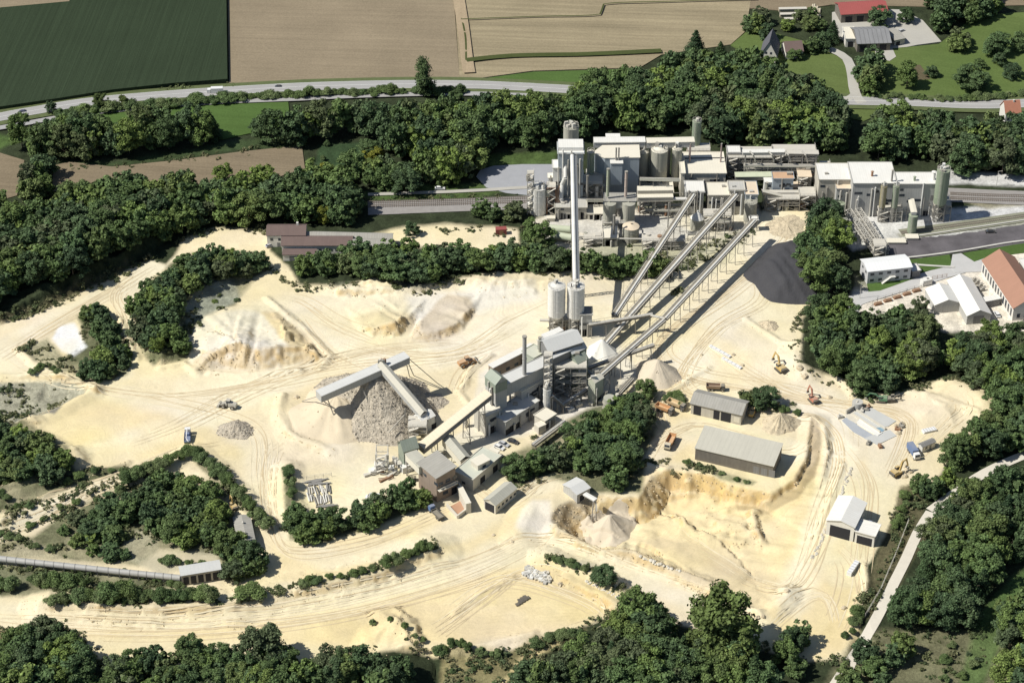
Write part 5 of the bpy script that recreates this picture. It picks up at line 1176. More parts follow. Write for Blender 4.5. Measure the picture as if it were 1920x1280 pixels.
    def vent(s, x, y, h_=1.4, r=.35, mat_=None, name='roof_vent'):
        p = s.P(x, y); z = s.base+s.he+(s.hr-s.he)*(1-abs(y-s.W/2)/(s.W/2)) if s.hr > s.he else s.base+s.he
        b = MB().mat(mat_ or STEELP); b.cyl((p.x, p.y, z-.3), (p.x, p.y, z+h_), r, n=12); b.cyl((p.x, p.y, z+h_), (p.x, p.y, z+h_+.35), r*1.5, r*.4, 12); b.build(name, parent=s.t, smooth=True)
def blk(name, cat, label, x0, x1, yb, yf, ybase, wall=None, roof=None, z0=0.0, zbot=None, kind='flat', hr=0, group=None, eave=.3, win=None):
    """camera-facing rectangular block given by its front eave line, roof back edge and ground line in photo pixels"""
    p = Gt((x0+x1)/2, ybase); Y0 = p.y; z = ZY(yf, Y0); zb = float(p.z)
    h_ = Hall(name, cat, label, (x0, yf), (x1, yf), (x0, yb), z-zb, (z-zb+hr) if hr else None, wall, roof, kind, z0=zb, group=group, eave=eave, zbot=zbot)
    return h_
def rail(b, P, z, h_=1.05):
    for i in range(len(P)-1):
        a, c = Vector(P[i]), Vector(P[i+1]); b.bar((a.x, a.y, z+h_), (c.x, c.y, z+h_), .09); b.bar((a.x, a.y, z+h_*.5), (c.x, c.y, z+h_*.5), .06)
        n = max(1, int((c-a).length/1.5))
        for k in range(n+1): q = a+(c-a)*k/n; b.bar((q.x, q.y, z), (q.x, q.y, z+h_), .06)
def silo(name, cat, label, x, ybase, ytop, wpx, mat_, ybot=None, cone=1.2, deck=True, group=None, frame=True, ladder=True, roofm=None, clutter=0, rings=3):
    g0 = Gt(x, ybase); zt = ZY(ytop, g0.y); r = wpx/2/mpp(Vector((g0.x, g0.y, zt))); X = XY(x, g0.y, zt); c = Vector((X, g0.y, g0.z))
    zb = g0.z if ybot is None else ZY(ybot, g0.y)
    t = thing(name, label, cat, tuple(c), group=group)
    b = MB().mat(mat_); b.cyl((c.x, c.y, zb), (c.x, c.y, zt), r, n=36, caps=True)
    if ybot is not None: b.cyl((c.x, c.y, max(g0.z+1.5, zb-r*1.1)), (c.x, c.y, zb), r*.25, r, 28)
    b.build('shell', parent=t, smooth=True)
    rb = MB().mat(STEEL)
    rg = MB().mat(mat_)
    for i in range(1, rings+1):
        z = zb+(zt-zb)*i/(rings+1); rg.cyl((c.x, c.y, z-.07), (c.x, c.y, z+.07), r+.07, n=36)
    if rings: rg.build('ring', parent=t, smooth=True)
    rf = MB().mat(roofm or mat_); rf.cyl((c.x, c.y, zt), (c.x, c.y, zt+cone), r+.12, r*.12, 36); rf.cyl((c.x, c.y, zt+cone), (c.x, c.y, zt+cone+.6), r*.12, n=12); rf.build('roof', parent=t, smooth=True)
    if deck:
        dk = MB().mat(STEELP); pts = [(c.x+math.cos(a)*r*.97, c.y+math.sin(a)*r*.97, 0) for a in [i*math.pi/8 for i in range(17)]]
        rail(dk, pts, zt+.1); dk.build('railing', parent=t)
    if ybot is not None:
        k = r*.72
        cs = [(c.x+sx*k, c.y+sy*k) for sx, sy in ((-1, -1), (1, -1), (1, 1), (-1, 1))]
        legs(t, cs, g0.z-.3, zb, .22, STEEL)
        f = MB().mat(STEEL); n = 2
        for i in range(4):
            a, d = cs[i], cs[(i+1) % 4]
            for j in range(n):
                z_, z1_ = g0.z+(zb-g0.z)*j/n, g0.z+(zb-g0.z)*(j+1)/n
                f.bar((*a, z_), (*d, z1_), .16); f.bar((*d, z_), (*a, z1_), .16); f.bar((*a, z1_-.1), (*d, z1_-.1), .2)
        f.build('bracing', parent=t)
    if ladder:
        l = MB().mat(STEELP); a = -2.0; q = Vector((c.x+math.cos(a)*(r+.35), c.y+math.sin(a)*(r+.35), 0)); d = Vector((-math.sin(a), math.cos(a), 0))*.3
        for s_ in (-1, 1): l.bar((q.x+d.x*s_, q.y+d.y*s_, g0.z), (q.x+d.x*s_, q.y+d.y*s_, zt+1), .1)
        z = g0.z+.5
        while z < zt: l.bar((q.x-d.x, q.y-d.y, z), (q.x+d.x, q.y+d.y, z), .07); z += .7
        l.build('ladder', parent=t)
    rr = random.Random(x*3+1)
    for i in range(clutter):
        m = MB().mat(rr.choice([STEELP, STEEL, WHITE])); a = rr.random()*6.3; q = r*.7*rr.random(); x_, y_ = c.x+math.cos(a)*q, c.y+math.sin(a)*q; hh = .8+1.8*rr.random()
        if rr.random() < .5: m.box((x_, y_, zt+cone*.5+hh/2), (.9+rr.random(), .8+rr.random(), hh), a)
        else: m.cyl((x_, y_, zt+.2), (x_, y_, zt+cone+hh), .3, n=10)
        m.build(rr.choice(['filter_box', 'roof_pipe']), parent=t)
    return t, c, r, zt
def stack(label, x, ybase, ytop, wpx, mat_=None, z0=0.0, name='chimney', cat='chimney', group=None, cap=True):
    """round chimney standing at height z0 (above ground 0) with base pixel row ybase"""
    g0 = G(x, ybase, z0); zt = ZY(ytop, g0.y); r = wpx/2/mpp(g0); t = thing(name, label, cat, tuple(g0), group=group)
    X1 = XY(x, g0.y, zt)
    b = MB().mat(mat_ or STEEL); b.cyl((g0.x, g0.y, z0-.5), (g0.x, g0.y, zt), r, r*.95, 18); b.build('shaft', parent=t, smooth=True)
    c = MB().mat(STEEL)
    if cap: c.cyl((g0.x, g0.y, zt), (g0.x, g0.y, zt+.5), r*1.15, n=18); c.cyl((g0.x, g0.y, zt+.2), (g0.x, g0.y, zt+.52), r*.8, n=18)
    for k in (.35, .7): z = z0+(zt-z0)*k; c.cyl((g0.x, g0.y, z), (g0.x, g0.y, z+.2), r*1.12, n=18)
    c.build('collar', parent=t, smooth=True); return t
def gallery(name, cat, label, p, q, w_, h_, roofm, wallm, nleg=3, group=None, z0p=None, truss=False, under=None, gab=False, splay=1.0, leg0=.08, leg1=.92, trestle=True):
    """closed conveyor gallery between two world points (roof centre line)"""
    p, q = Vector(p), Vector(q); mid = (p+q)/2; base = (mid.x, mid.y, float(th(mid.x, mid.y)))
    t = thing(name, label, cat, base, group=group); d = (q-p).normalized(); r = Vector((d.y, -d.x, 0)).normalized()
    up = Vector((0, 0, 1))
    def cs(c, o, s_=1): return c+r*o*s_
    wl = MB().mat(wallm)
    A = [cs(p, -w_/2)-up*h_, cs(p, w_/2)-up*h_, cs(p, w_/2), cs(p, -w_/2)]; B = [cs(q, -w_/2)-up*h_, cs(q, w_/2)-up*h_, cs(q, w_/2), cs(q, -w_/2)]
    for i in (1, 3, 0): j = (i+1) % 4; wl.face([A[i], B[i], B[j], A[j]])
    wl.face(A); wl.face(B[::-1]); wl.build('side_panel', parent=t)
    rf = MB().mat(roofm); e = .25; k = .28*w_ if gab else .05
    pr, qr = p+up*k, q+up*k
    for s_ in (-1, 1):
        a, b_ = cs(p, (w_/2+e)*s_)-up*.05, cs(q, (w_/2+e)*s_)-up*.05
        f = [a, b_, qr+up*.02, pr+up*.02]; n = (f[1]-f[0]).cross(f[2]-f[0]); rf.face(f if n.z > 0 else f[::-1])
        f2 = [x-up*.2 for x in f]; rf.face(f2[::-1] if n.z > 0 else f2); rf.face([a, b_, b_-up*.2, a-up*.2])
    rf.build('roof_cover', parent=t)
    for i in range(nleg):
        k_ = leg0+(leg1-leg0)*i/max(1, nleg-1); c = p+(q-p)*k_; zt = c.z-h_; zg = float(th(c.x, c.y))
        if zt-zg < .8: continue
        b = MB().mat(under or STEEL); a1, a2 = cs(c, w_*.45), cs(c, -w_*.45); sp = 1+.12*(zt-zg)*splay/w_
        g1, g2 = c+r*w_*.45*sp, c-r*w_*.45*sp; g1.z = float(th(g1.x, g1.y))-.3; g2.z = float(th(g2.x, g2.y))-.3; a1.z = a2.z = zt
        b.bar(g1, a1, .28); b.bar(g2, a2, .28); n = max(1, int((zt-zg)/4))
        for m in range(n):
            b.bar(g1+(a1-g1)*m/n, g2+(a2-g2)*(m+1)/n, .14); b.bar(g1+(a1-g1)*(m+1)/n, g2+(a2-g2)*(m+1)/n, .14)
        b.build('trestle', parent=t)
    if truss:
        b = MB().mat(STEEL); b.lattice(p-up*(h_+.7), q-up*(h_+.7), w_*.9, 1.3, max(4, int((q-p).length/2.5)), .16); b.build('truss', parent=t)
    return t
def conveyor(name, label, p, q, w_=2.6, n=10, group=None, pale=True, cat='conveyor', hood=True):
    """open belt conveyor: deck with belt, two walkways with rails, half-round hood, slender trestles"""
    p, q = Vector(p), Vector(q); mid = (p+q)/2; t = thing(name, label, cat, (mid.x, mid.y, float(th(mid.x, mid.y))), group=group)
    d = (q-p).normalized(); r = Vector((d.y, -d.x, 0)).normalized(); up = r.cross(d) if r.cross(d).z > 0 else d.cross(r)
    dk = MB().mat(STEELD); dk.bar(p, q, w_, .9); dk.build('truss_deck', parent=t)
    L = (q-p).length
    hd = MB().mat(WHITE if pale else STEEL); o = r*(-w_*.12)
    if hood: hd.cyl(p+up*.5+o, q+up*.5+o, w_*.17, n=12); hd.build('belt_hood', parent=t, smooth=True)
    bl = MB().mat(pm('belt_rubber', (.09, .085, .08), .9, .2, .5, dust=.4)); bl.bar(p+up*.5+r*w_*.22, q+up*.5+r*w_*.22, w_*.3, .08); bl.build('belt', parent=t)
    for s_ in (-1, 1):
        b = MB().mat(STEEL if s_ > 0 else STEELP); c1, c2 = p+r*(w_/2-.05)*s_+up*.55, q+r*(w_/2-.05)*s_+up*.55
        b.bar(c1, c2, .5 if s_ > 0 else .25, .12); b.build('walkway', parent=t)
        ra = MB().mat(STEELD); ra.bar(c1+up*1.05+r*.25*s_, c2+up*1.05+r*.25*s_, .07); k = int(L/3)
        for i in range(k+1): a = c1+(c2-c1)*i/k+r*.25*s_; ra.bar(a, a+up*1.05, .06)
        ra.build('handrail', parent=t)
    for i in range(n):
        k_ = .04+.92*i/(n-1); c = p+(q-p)*k_; zg = float(th(c.x, c.y))
        if c.z-zg < 1.5: continue
        b = MB().mat(STEEL); sp = 1+.05*(c.z-zg)
        g1, g2 = c+r*w_*.4*sp, c-r*w_*.4*sp; g1.z = g2.z = zg-.3; a1, a2 = c+r*w_*.4, c-r*w_*.4
        b.bar(g1, a1, .22); b.bar(g2, a2, .22); m_ = max(1, int((c.z-zg)/4))
        for m in range(m_): b.bar(g1+(a1-g1)*m/m_, g2+(a2-g2)*(m+1)/m_, .1); b.bar(g1+(a1-g1)*(m+1)/m_, g2+(a2-g2)*(m+1)/m_, .12)
        b.build('trestle', parent=t)
    return t
def frame_tower(name, cat, label, x0, x1, ybase, ytop, dep, mat_=None, floors=4, roof=None, group=None, plates=True, zlow=None):
    """open steel structure with floors, braces, stairs and pipework"""
    g0 = Gt((x0+x1)/2, ybase); Y = g0.y; zt = ZY(ytop, Y); zb = g0.z if zlow is None else zlow; xa, xb = XY(x0, Y, zt), XY(x1, Y, zt)
    t = thing(name, label, cat, ((xa+xb)/2, Y+dep/2, g0.z), group=group); m = mat_ or STEEL
    nx = max(1, int((xb-xa)/5)); xs = [xa+(xb-xa)*i/nx for i in range(nx+1)]
    for x in xs:
        for y in (Y, Y+dep):
            b = MB().mat(m); b.bar((x, y, g0.z-.2), (x, y, zt), .3); b.build('column', parent=t)
    fr = MB().mat(m); r = random.Random(int(x0*7+ybase))
    for f in range(1, floors+1):
        z = zb+(zt-zb)*f/floors
        for y in (Y, Y+dep): fr.bar((xa, y, z-.2), (xb, y, z-.2), .25)
        for x in xs: fr.bar((x, Y, z-.2), (x, Y+dep, z-.2), .2)
        zl = zb+(zt-zb)*(f-1)/floors
        for i in range(nx):
            if r.random() < .7: fr.bar((xs[i], Y, zl), (xs[i+1], Y, z-.2), .13)
            if r.random() < .5: fr.bar((xs[i+1], Y, zl), (xs[i], Y, z-.2), .13)
    fr.build('bracing', parent=t)
    for f in range(1, floors+1):
        if not plates: break
        z = zb+(zt-zb)*f/floors; b = MB().mat(roof if (roof and f == floors) else STEELP)
        b.box(((xa+xb)/2, Y+dep/2, z+.05), (xb-xa+(.8 if roof and f == floors else 0), dep*(1 if f == floors or r.random() < .4 else .5), .16))
        b.build('platform' if not (roof and f == floors) else 'roof', parent=t)
        h_ = MB().mat(STEELP); rail(h_, [(xa, Y, 0), (xb, Y, 0), (xb, Y+dep, 0)], z+.13)
        if not (roof and f == floors): h_.build('railing', parent=t)
    for k in range(3+int((xb-xa)/4)):
        b = MB().mat(r.choice([STEELP, SILOC, STEEL, WHITE, RUST])); x = xa+(xb-xa)*r.random(); z = zb+(zt-zb)*r.choice(range(floors))/floors
        y = Y+dep*r.random(); s_ = 1+1.5*r.random()
        if r.random() < .5: b.cyl((x, y, z+.1), (x, y, z+s_*1.4), s_*.45, n=14)
        else: b.box((x, y, z+s_*.5), (s_*1.2, s_, s_))
        b.build('machine', parent=t)
    b = MB().mat(STEELP); n = floors*2
    for i in range(n):
        z_, z1_ = g0.z+(zt-g0.z)*i/n, g0.z+(zt-g0.z)*(i+1)/n; x_, x1_ = (xa+.3, min(xb, xa+4)) if i % 2 else (min(xb, xa+4), xa+.3)
        b.bar((x_, Y-.6, z_), (x1_, Y-.6, z1_), .8, .15)
    b.build('stair', parent=t)
    return t
def pipe(name, cat, label, pts, r, mat_, group=None, world=True):
    P = [Vector(p) for p in pts]; t = thing(name, label, cat, (P[0].x, P[0].y, float(th(P[0].x, P[0].y))), group=group); b = MB().mat(mat_)
    for i in range(len(P)-1):
        b.cyl(P[i], P[i+1], r, n=14)
        d = (P[i+1]-P[i]).normalized()
        b.cyl(P[i+1]-d*.15, P[i+1]+d*.15, r*1.12, n=14)
    b.build('tube', parent=t, smooth=True); return t
def clut(hh, n, seed, zmax=None, faces=(0,)):
    """ducts, doors, vents, pipes and ladders on an industrial block"""
    r = random.Random(seed); s = hh; n = int(n*1.7)+2
    for i in range(n):
        k = r.random(); x = s.L*(.08+.84*r.random())
        if k > .75 and r.random() < .72: k *= .6
        if k < .3: s.opening(r.choice(faces), x, .1+r.choice([0, 0, 4, 8]) if s.he > 12 else .1, 1.6+r.random()*1.5, 2.2+r.random()*1.2, 'door', r.choice([DARK, DGREY]))
        elif k < .5: s.opening(r.choice(faces), x, s.he*(.35+.45*r.random()), 1.5+2*r.random(), 1.2, 'window', GLASS, STEELP)
        elif k < .75:
            b = MB().mat(r.choice([STEEL, STEELP, WHITE])); p = s.P(x, -.45); z1 = s.base+s.he*(.5+.6*r.random()); b.cyl((p.x, p.y, s.base), (p.x, p.y, z1), .22+.2*r.random(), n=10); b.build('pipe', parent=s.t, smooth=True)
        else:
            y = s.W*(.2+.6*r.random()); p = s.P(x, y); b = MB().mat(r.choice([STEELP, GREYS, STEEL])); z = s.base+max(s.he, s.hr)
            q = .8+.8*r.random(); b.box((p.x, p.y, z+q*.4), (q*1.4, q, q*.9), r.random()*.2); b.build('roof_unit', parent=s.t)
# ================================================================== lime works (upper right)
# ---- white tower group
h = blk('process_tower', 'process tower', 'tall white clad tower at the upper end of the long white tube', 1047,1094,268,288,392, BLUEG, WHITE, kind='flat', eave=.5)
clut(h, 7, 1)
b = MB().mat(WHITE); P_ = h.P; z_ = h.base+h.he+.35
b.prism([tuple(P_(0, h.W*.2)[:2]), tuple(P_(h.L, h.W*.2)[:2]), tuple(P_(h.L, h.W)[:2]), tuple(P_(0, h.W)[:2])], z_, z_+1.6); b.build('penthouse', parent=h.t)
h = blk('stair_annex', 'annex', 'stepped white annex on the left side of the tall white tower', 1037,1049,302,316,392, WHITE, WHITE); clut(h, 2, 2)
h = blk('stair_annex', 'annex', 'lowest white step at the left foot of the tall white tower', 1028,1038,326,334,390, WHITE, CREAM); clut(h, 1, 3)
h = blk('filter_house', 'filter house', 'light grey box building in front of the tall white tower', 1062,1094,320,328,386, GREYS, CREAM); clut(h, 6, 4)
h = blk('machine_base', 'machine hall', 'long low concrete block below the tall white tower', 1041,1100,373,390,411, CONCW, GREYS); clut(h, 8, 5)
h = blk('machine_base', 'machine hall', 'low cream-roofed block right of the low concrete block', 1102,1133,386,402,412, CONCL, CREAM); clut(h, 4, 6)
frame_tower('steel_tower', 'steel frame', 'open steel frame with rusty floors between white tank and tall tower', 1026,1042,402,352,5, RUST, 3)
frame_tower('steel_tower', 'steel frame', 'dark pipework frame right of the light grey box building', 1094,1130,388,345,8, None, 3)
frame_tower('stair_tower', 'stair tower', 'slim steel stair tower left of the white tank', 989,1001,402,326,3, STEELP, 6)
silo('storage_silo', 'silo', 'white round tank left of the tall white tower', 1010,398,350,30, SILOW, cone=.6, clutter=5)
silo('concrete_silo', 'silo', 'tall concrete silo with a crowded top deck, rising behind the white tower', 1071,335,237,29, SILOC, cone=.5, clutter=14)
silo('concrete_silo', 'silo', 'slim green-grey silo between white tower and chamfered hall', 1108,368,284,14, SILOG, cone=.6, roofm=CREAM)
# ---- chamfered hall
z_ = 20.5; poly = [(1112,287),(1130,274),(1197,273),(1199,296),(1134,297),(1119,291)]
pts = [G(x, y, z_) for x, y in poly]; c_ = sum(pts, Vector())/len(pts)
t = thing('calcining_hall', 'big cream-roofed hall with a cut corner and blue-grey front', 'industrial hall', (c_.x, c_.y, 0))
b = MB().mat(BLUEG); b.prism([(p.x, p.y) for p in pts], 0, z_, top=False); b.build('wall', parent=t)
b = MB().mat(CREAM); e_ = [(p.x+(p.x-c_.x)*.03, p.y+(p.y-c_.y)*.04) for p in pts]; b.prism(e_, z_+.01, z_+.35, bot=True); b.build('roof', parent=t)
p = G(1145, 297.5, z_); q = G(1167, 297.5, z_)
b = MB().mat(BLUEG); b.prism([(p.x, p.y+1.5), (p.x, p.y-2.6), (q.x, p.y-2.6), (q.x, p.y+1.5)], 8.5, z_-1.0, bot=True); b.build('oriel', parent=t)
b = MB().mat(WHITE); b.prism([(p.x-.3, p.y+1.5), (p.x-.3, p.y-2.9), (q.x+.3, p.y-2.9), (q.x+.3, p.y+1.5)], z_-1.0+.01, z_-.7); b.build('canopy', parent=t)
for k, xx in enumerate((1155, 1160)): stack('short dark twin pipe on the cream hall roof, %s' % ['left one', 'right one'][k], xx, 298, 279, 3, STEEL, z_)
# ---- back gallery and silo row
gallery('conveyor_gallery', 'gallery', 'long pale gallery running along behind the silo row', G(1113, 262, 22), G(1210, 261, 22), 4.5, 3, WHITE, GREYS, 4)
gallery('conveyor_gallery', 'gallery', 'cream-covered gallery joining the slim silo at the back', G(1212, 263, 22), G(1302, 261, 22), 4.2, 3, CREAM, GREYS, 4)
h = blk('gallery_house', 'gallery house', 'small white gabled house on the back gallery', 1137,1162,252,260,335, WHITE, WHITE, kind='flat'); clut(h, 3, 9)
for k, (x, yb, yt, wd, m_, lab) in enumerate([(1207,344,284,19,SILOC,'dark concrete silo beside the big cream hall'),(1237,350,280,31,SILOC,'widest grey silo in the middle of the silo row'),(1270,346,278,19,SILOC,'greenish silo at the right end of the silo row'),(1223,335,282,9,STEEL,'thin dark pipe silo between the two larger silos'),(1254,338,280,8,STEEL,'thin dark pipe silo right of the widest silo')]):
    silo('concrete_silo', 'silo', lab, x, yb, yt, wd, m_, cone=1.6, roofm=CREAM, rings=1, deck=k < 3, clutter=3 if k < 3 else 0)
silo('concrete_silo', 'silo', 'tall slim silo standing alone at the end of the back gallery', 1307,305,227,17, SILOG, cone=.7, clutter=4)
frame_tower('steel_tower', 'steel frame', 'steel frame at the foot of the tall slim back silo', 1290,1332,318,283,7, None, 3)
h = blk('silo_roof', 'silo house', 'low cream roof wedge at the foot of the silo row, left', 1118,1136,327,343,362, CREAM, CREAM)
h = blk('silo_roof', 'silo house', 'low cream roof wedge under the silo row, right', 1182,1194,329,342,362, CREAM, CREAM)
# ---- hall with two thin stacks
h = blk('kiln_hall', 'kiln hall', 'cream hall with two thin brown stacks on its roof', 1284,1361,287,326,366, CONCL, CREAM, eave=.4); clut(h, 5, 11)
for k, (x, lab) in enumerate([(1293,'left thin brown stack on the kiln hall roof'),(1351,'right thin brown stack on the kiln hall roof')]): stack(lab, x, 305, 271, 3, pm('stack_brown', (.33, .25, .23), .8), h.base+h.he)
z_ = h.base+h.he
b = MB().mat(DARK); p = G(1284, 297, z_+.36); q = G(1358, 296, z_+.36); b.bar(p, q, .8, .1); b.build('roof_joint', parent=h.t)
h = blk('side_bay', 'side bay', 'dusty yellow side bay left of the kiln hall', 1277,1284,290,326,372, CREAM, CREAM)
# ---- transfer houses
h = blk('transfer_house', 'transfer house', 'white-roofed transfer house at the top of the left long conveyor', 1287,1320,341,360,402, GREYS, WHITE, eave=.6); clut(h, 5, 12)
h = blk('transfer_house', 'transfer house', 'wide cream-roofed house between the two conveyor heads', 1328,1369,344,367,404, CONCW, CREAM, eave=.4); clut(h, 6, 13)
h = blk('transfer_house', 'transfer house', 'grey-green roofed house at the top of the middle long conveyor', 1368,1396,341,357,402, CONCW, GREYS, eave=.6); clut(h, 5, 14)
h = blk('transfer_house', 'transfer house', 'peach-roofed house right of the grey-green roof', 1398,1421,342,366,408, BLUEG, PEACH, eave=.3); clut(h, 5, 15)
silo('process_silo', 'silo', 'wide dark drum below the peach-roofed house', 1408,412,378,24, SILOC, cone=.5)
h = blk('office_block', 'low block', 'small cream-roofed block left of the long conveyor head', 1236,1262,335,362,375, CONCL, CREAM); clut(h, 2, 17)
gallery('conveyor_gallery', 'gallery', 'upper of two cream galleries in front of the silo row', G(1195, 353, 12), G(1262, 352, 12), 3.6, 2.5, CREAM, CONCW, 3)
gallery('conveyor_gallery', 'gallery', 'lower of two cream galleries in front of the silo row', G(1195, 366, 10), G(1262, 365, 10), 3.6, 2.5, CREAM, CONCW, 3)
pipe('gas_pipe', 'pipe', 'thick white pipe running level below the cream galleries', [G(1195, 374, 8), G(1287, 373, 8)], .8, SILOW)
frame_tower('steel_tower', 'steel frame', 'open steel frame under the thick white pipe', 1200,1282,400,381,9, None, 2, plates=False)
# ---- bin pair with grey head house
h = blk('bin_head_house', 'bin house', 'grey slab-roofed head house over two upright bins', 1134,1192,364,378,424, GREYS, GREYR, eave=.2, zbot=9.5); h.t.location.z = 9.5 if False else h.t.location.z
for ch in []: pass
for k, (x, lab) in enumerate([(1143,'left upright grey bin under the slab-roofed head house'),(1179,'right upright grey bin under the slab-roofed head house')]): silo('upright_bin', 'bin', lab, x, 425, 380, 24, SILOC, cone=.3, deck=False, rings=0)
stack('left tall pale stack rising from the grey head house', 1139, 366, 318, 5.5, pm('stack_green', (.42, .45, .33), .8, .12, .4), 14.5)
stack('right tall pinkish stack rising from the grey head house', 1173, 366, 323, 5.5, pm('stack_pink', (.52, .42, .36), .8, .12, .4), 14.5)
silo('round_tank', 'tank', 'squat grey tank with a pale cone lid below the head house', 1183,449,424,31, SILOC, cone=1.2, roofm=PEACH, deck=False)
silo('round_tank', 'tank', 'round tank with a white cone roof between the two long conveyors', 1308,428,408,26, SILOC, cone=3.0, roofm=WHITE, deck=False)
silo('round_tank', 'tank', 'small round tank beside the green tree right of the works', 1577,404,381,15, SILOG, cone=.4, deck=False)
h = blk('pump_house', 'pump house', 'small pale sloping-roofed pump house below the head house', 1132,1158,426,447,462, CONCL, CREAM); clut(h, 3, 18)
stack('dark square duct standing in front of the pump house', 1150, 455, 405, 4.5, STEEL, 0, name='duct_column', cat='duct')
stack('thin greenish pole beside the concrete yard', 1252, 428, 380, 2.5, STEEL, 0, name='lamp_mast', cat='mast', cap=False)
for k, (ya, yb_) in enumerate(((428, 431), (440, 446))):
    a, c2 = G(1030+k*4, ya, 2.2), G(1072, yb_, 2.2)
    t = thing('lying_tank', ['upper pale green horizontal tank left of the long tube foot', 'lower pale green horizontal tank left of the long tube foot'][k], 'tank', (a.x, a.y, 0), group=None)
    b = MB().mat(pm('tank_green', (.50, .55, .40), .6, .12, .3, dust=.15)); b.cyl(a, c2, 1.7, n=22); b.build('shell', parent=t, smooth=True)
    for f in (.15, .85): b = MB().mat(CONCW); m_ = a+(c2-a)*f; b.box((m_.x, m_.y, .5), (.6, 3, 1.4)); b.build('saddle', parent=t)
for k, (x0, x1, yb_, yt_, dp, lab) in enumerate([(1205,1285,470,452,5,'low pipe bridge frame at the edge of the works yard'),(1095,1130,462,448,5,'low steel frame beside the lying tanks'),(1320,1372,432,405,6,'steel platform frame between the two right conveyors'),(1135,1160,405,385,6,'pipework frame between the upright bins')]):
    frame_tower('steel_tower', 'steel frame', lab, x0, x1, yb_, yt_, dp, STEELP, 2)
pipe('gas_pipe', 'pipe', 'long thin pale pipe along the front edge of the works', [G(1080, 442, 4), G(1130, 447, 4), G(1205, 448, 4), G(1205, 432, 4)], .35, STEELP)
pipe('gas_pipe', 'pipe', 'bent white duct at the left foot of the tall white tower', [G(1058, 390, 3), G(1052, 372, 8), G(1054, 345, 14), G(1060, 333, 18), G(1060, 290, 26)], .9, SILOW)
pipe('gas_pipe', 'pipe', 'orange-topped thick duct left of the light grey box building', [G(1046, 400, 2), G(1046, 362, 9), G(1052, 348, 12)], 1.2, pm('duct_orange', (.62, .40, .26), .8, .2, .3))
# ---- rack right of the kiln hall
h = blk('gantry_cabin', 'cabin', 'small white-roofed cabin on dark steel legs by the wood edge', 1365,1388,275,287,330, DGREY, WHITE, eave=.5)
frame_tower('pipe_rack', 'pipe rack', 'long dark steel pipe rack, left half, behind the transfer houses', 1366,1450,336,296,10, None, 4)
frame_tower('pipe_rack', 'pipe rack', 'long dark steel pipe rack, right half, ending near the white hall', 1452,1532,332,292,10, None, 4)
gallery('conveyor_gallery', 'gallery', 'white duct gallery on top of the steel pipe rack', G(1392, 283, 17), G(1472, 282, 17), 2.6, 1.6, WHITE, STEELP, 2)
gallery('conveyor_gallery', 'gallery', 'open walkway gallery at the right end of the pipe rack', G(1475, 284, 16), G(1535, 285, 16), 3.2, 1.2, STEELP, STEEL, 3, truss=True)
for k, x in enumerate((1412, 1447, 1478, 1510)):
    pipe('rack_bow', 'pipe bow', ['leftmost', 'second', 'third', 'rightmost'][k]+' arched pipe bow over the steel pipe rack', [G(x+4, 322, 3), G(x+4, 300, 13), G(x, 290, 16.5), G(x-6, 284, 17.5)], .32, STEELP, group='arched pipe bows')
gallery('conveyor_gallery', 'gallery', 'pale green covered belt below the pipe rack', G(1378, 327, 8), G(1450, 326, 8), 4, 2, pm('pale_green', (.55, .58, .42), .8, .12, .4), STEEL, 3)
h = blk('screen_house', 'screen house', 'grey house with an orange-brown roof in the middle of the pipe works', 1450,1488,324,336,376, BLUEG, pm('roof_orange', (.52, .30, .17), .85, .15, .4, dust=.2), eave=.2); clut(h, 5, 21)
h = blk('screen_house', 'screen house', 'small pale annex left of the orange-brown roof', 1434,1449,332,342,368, WHITE, WHITE); clut(h, 2, 22)
frame_tower('mill_tower', 'steel frame', 'steel mill tower under a peach roof beside the orange-brown roof', 1498,1521,362,332,8, None, 3, roof=PEACH)
h = blk('mill_annex', 'annex', 'small peach-roofed annex under the steel mill tower', 1487,1500,342,352,366, CONCW, PEACH)
gallery('inclined_belt', 'conveyor', 'inclined belt falling to the right in front of the orange-brown roof', G(1429, 357, 10), G(1498, 374, 3), 2.2, 1.5, CREAM, STEEL, 4)
frame_tower('steel_tower', 'steel frame', 'low jumble of steel frames below the inclined belt', 1438,1500,396,374,8, None, 2)
frame_tower('steel_tower', 'steel frame', 'steel stage with machines at the foot of the mill tower', 1500,1530,392,368,8, None, 2)
# ---- big white hall right
h = blk('storage_hall', 'industrial hall', 'large white flat-roofed hall right of the works', 1600,1681,306,345,405, GREYS, WHITE, eave=.3); clut(h, 6, 25)
h.vent(9, h.W*.35, 2.6, .5, RUST); h.vent(17, h.W*.1, 6, .45, STEEL)
h = blk('storage_hall', 'industrial hall', 'left part of the large white hall, with a grey stepped front', 1536,1600,308,338,388, CONCW, WHITE); clut(h, 5, 26)
h = blk('storage_hall', 'industrial hall', 'lower white hall between the large hall and the tall green silo', 1682,1762,325,346,405, GREYS, WHITE); clut(h, 4, 27)
h.vent(8, h.W*.3, 2.2, .5, SILOG); h.vent(16.5, h.W*.4, 4.2, .8, WHITE)
h = blk('loading_tower', 'tower', 'square tower with a peach roof in front of the large white hall', 1569,1599,330,355,396, GREYS, PEACH, eave=.25); clut(h, 4, 28)
h = blk('loading_tower', 'tower', 'narrow yellow-topped stair block left of the square tower', 1557,1568,338,347,384, CREAM, CREAM)
frame_tower('steel_tower', 'steel frame', 'open white steel frame on the roof at the left end of the hall', 1540,1558,352,315,6, WHITE, 3)
h = blk('loading_bay', 'loading bay', 'long canopy along the front of the large white hall', 1614,1650,364,371,400, STEELP, CREAM, eave=.2)
silo('loading_silo', 'silo', 'tall green silo on steel legs at the right end of the white halls', 1770,412,318,25, SILOG, ybot=379, cone=.5, clutter=6, rings=4)
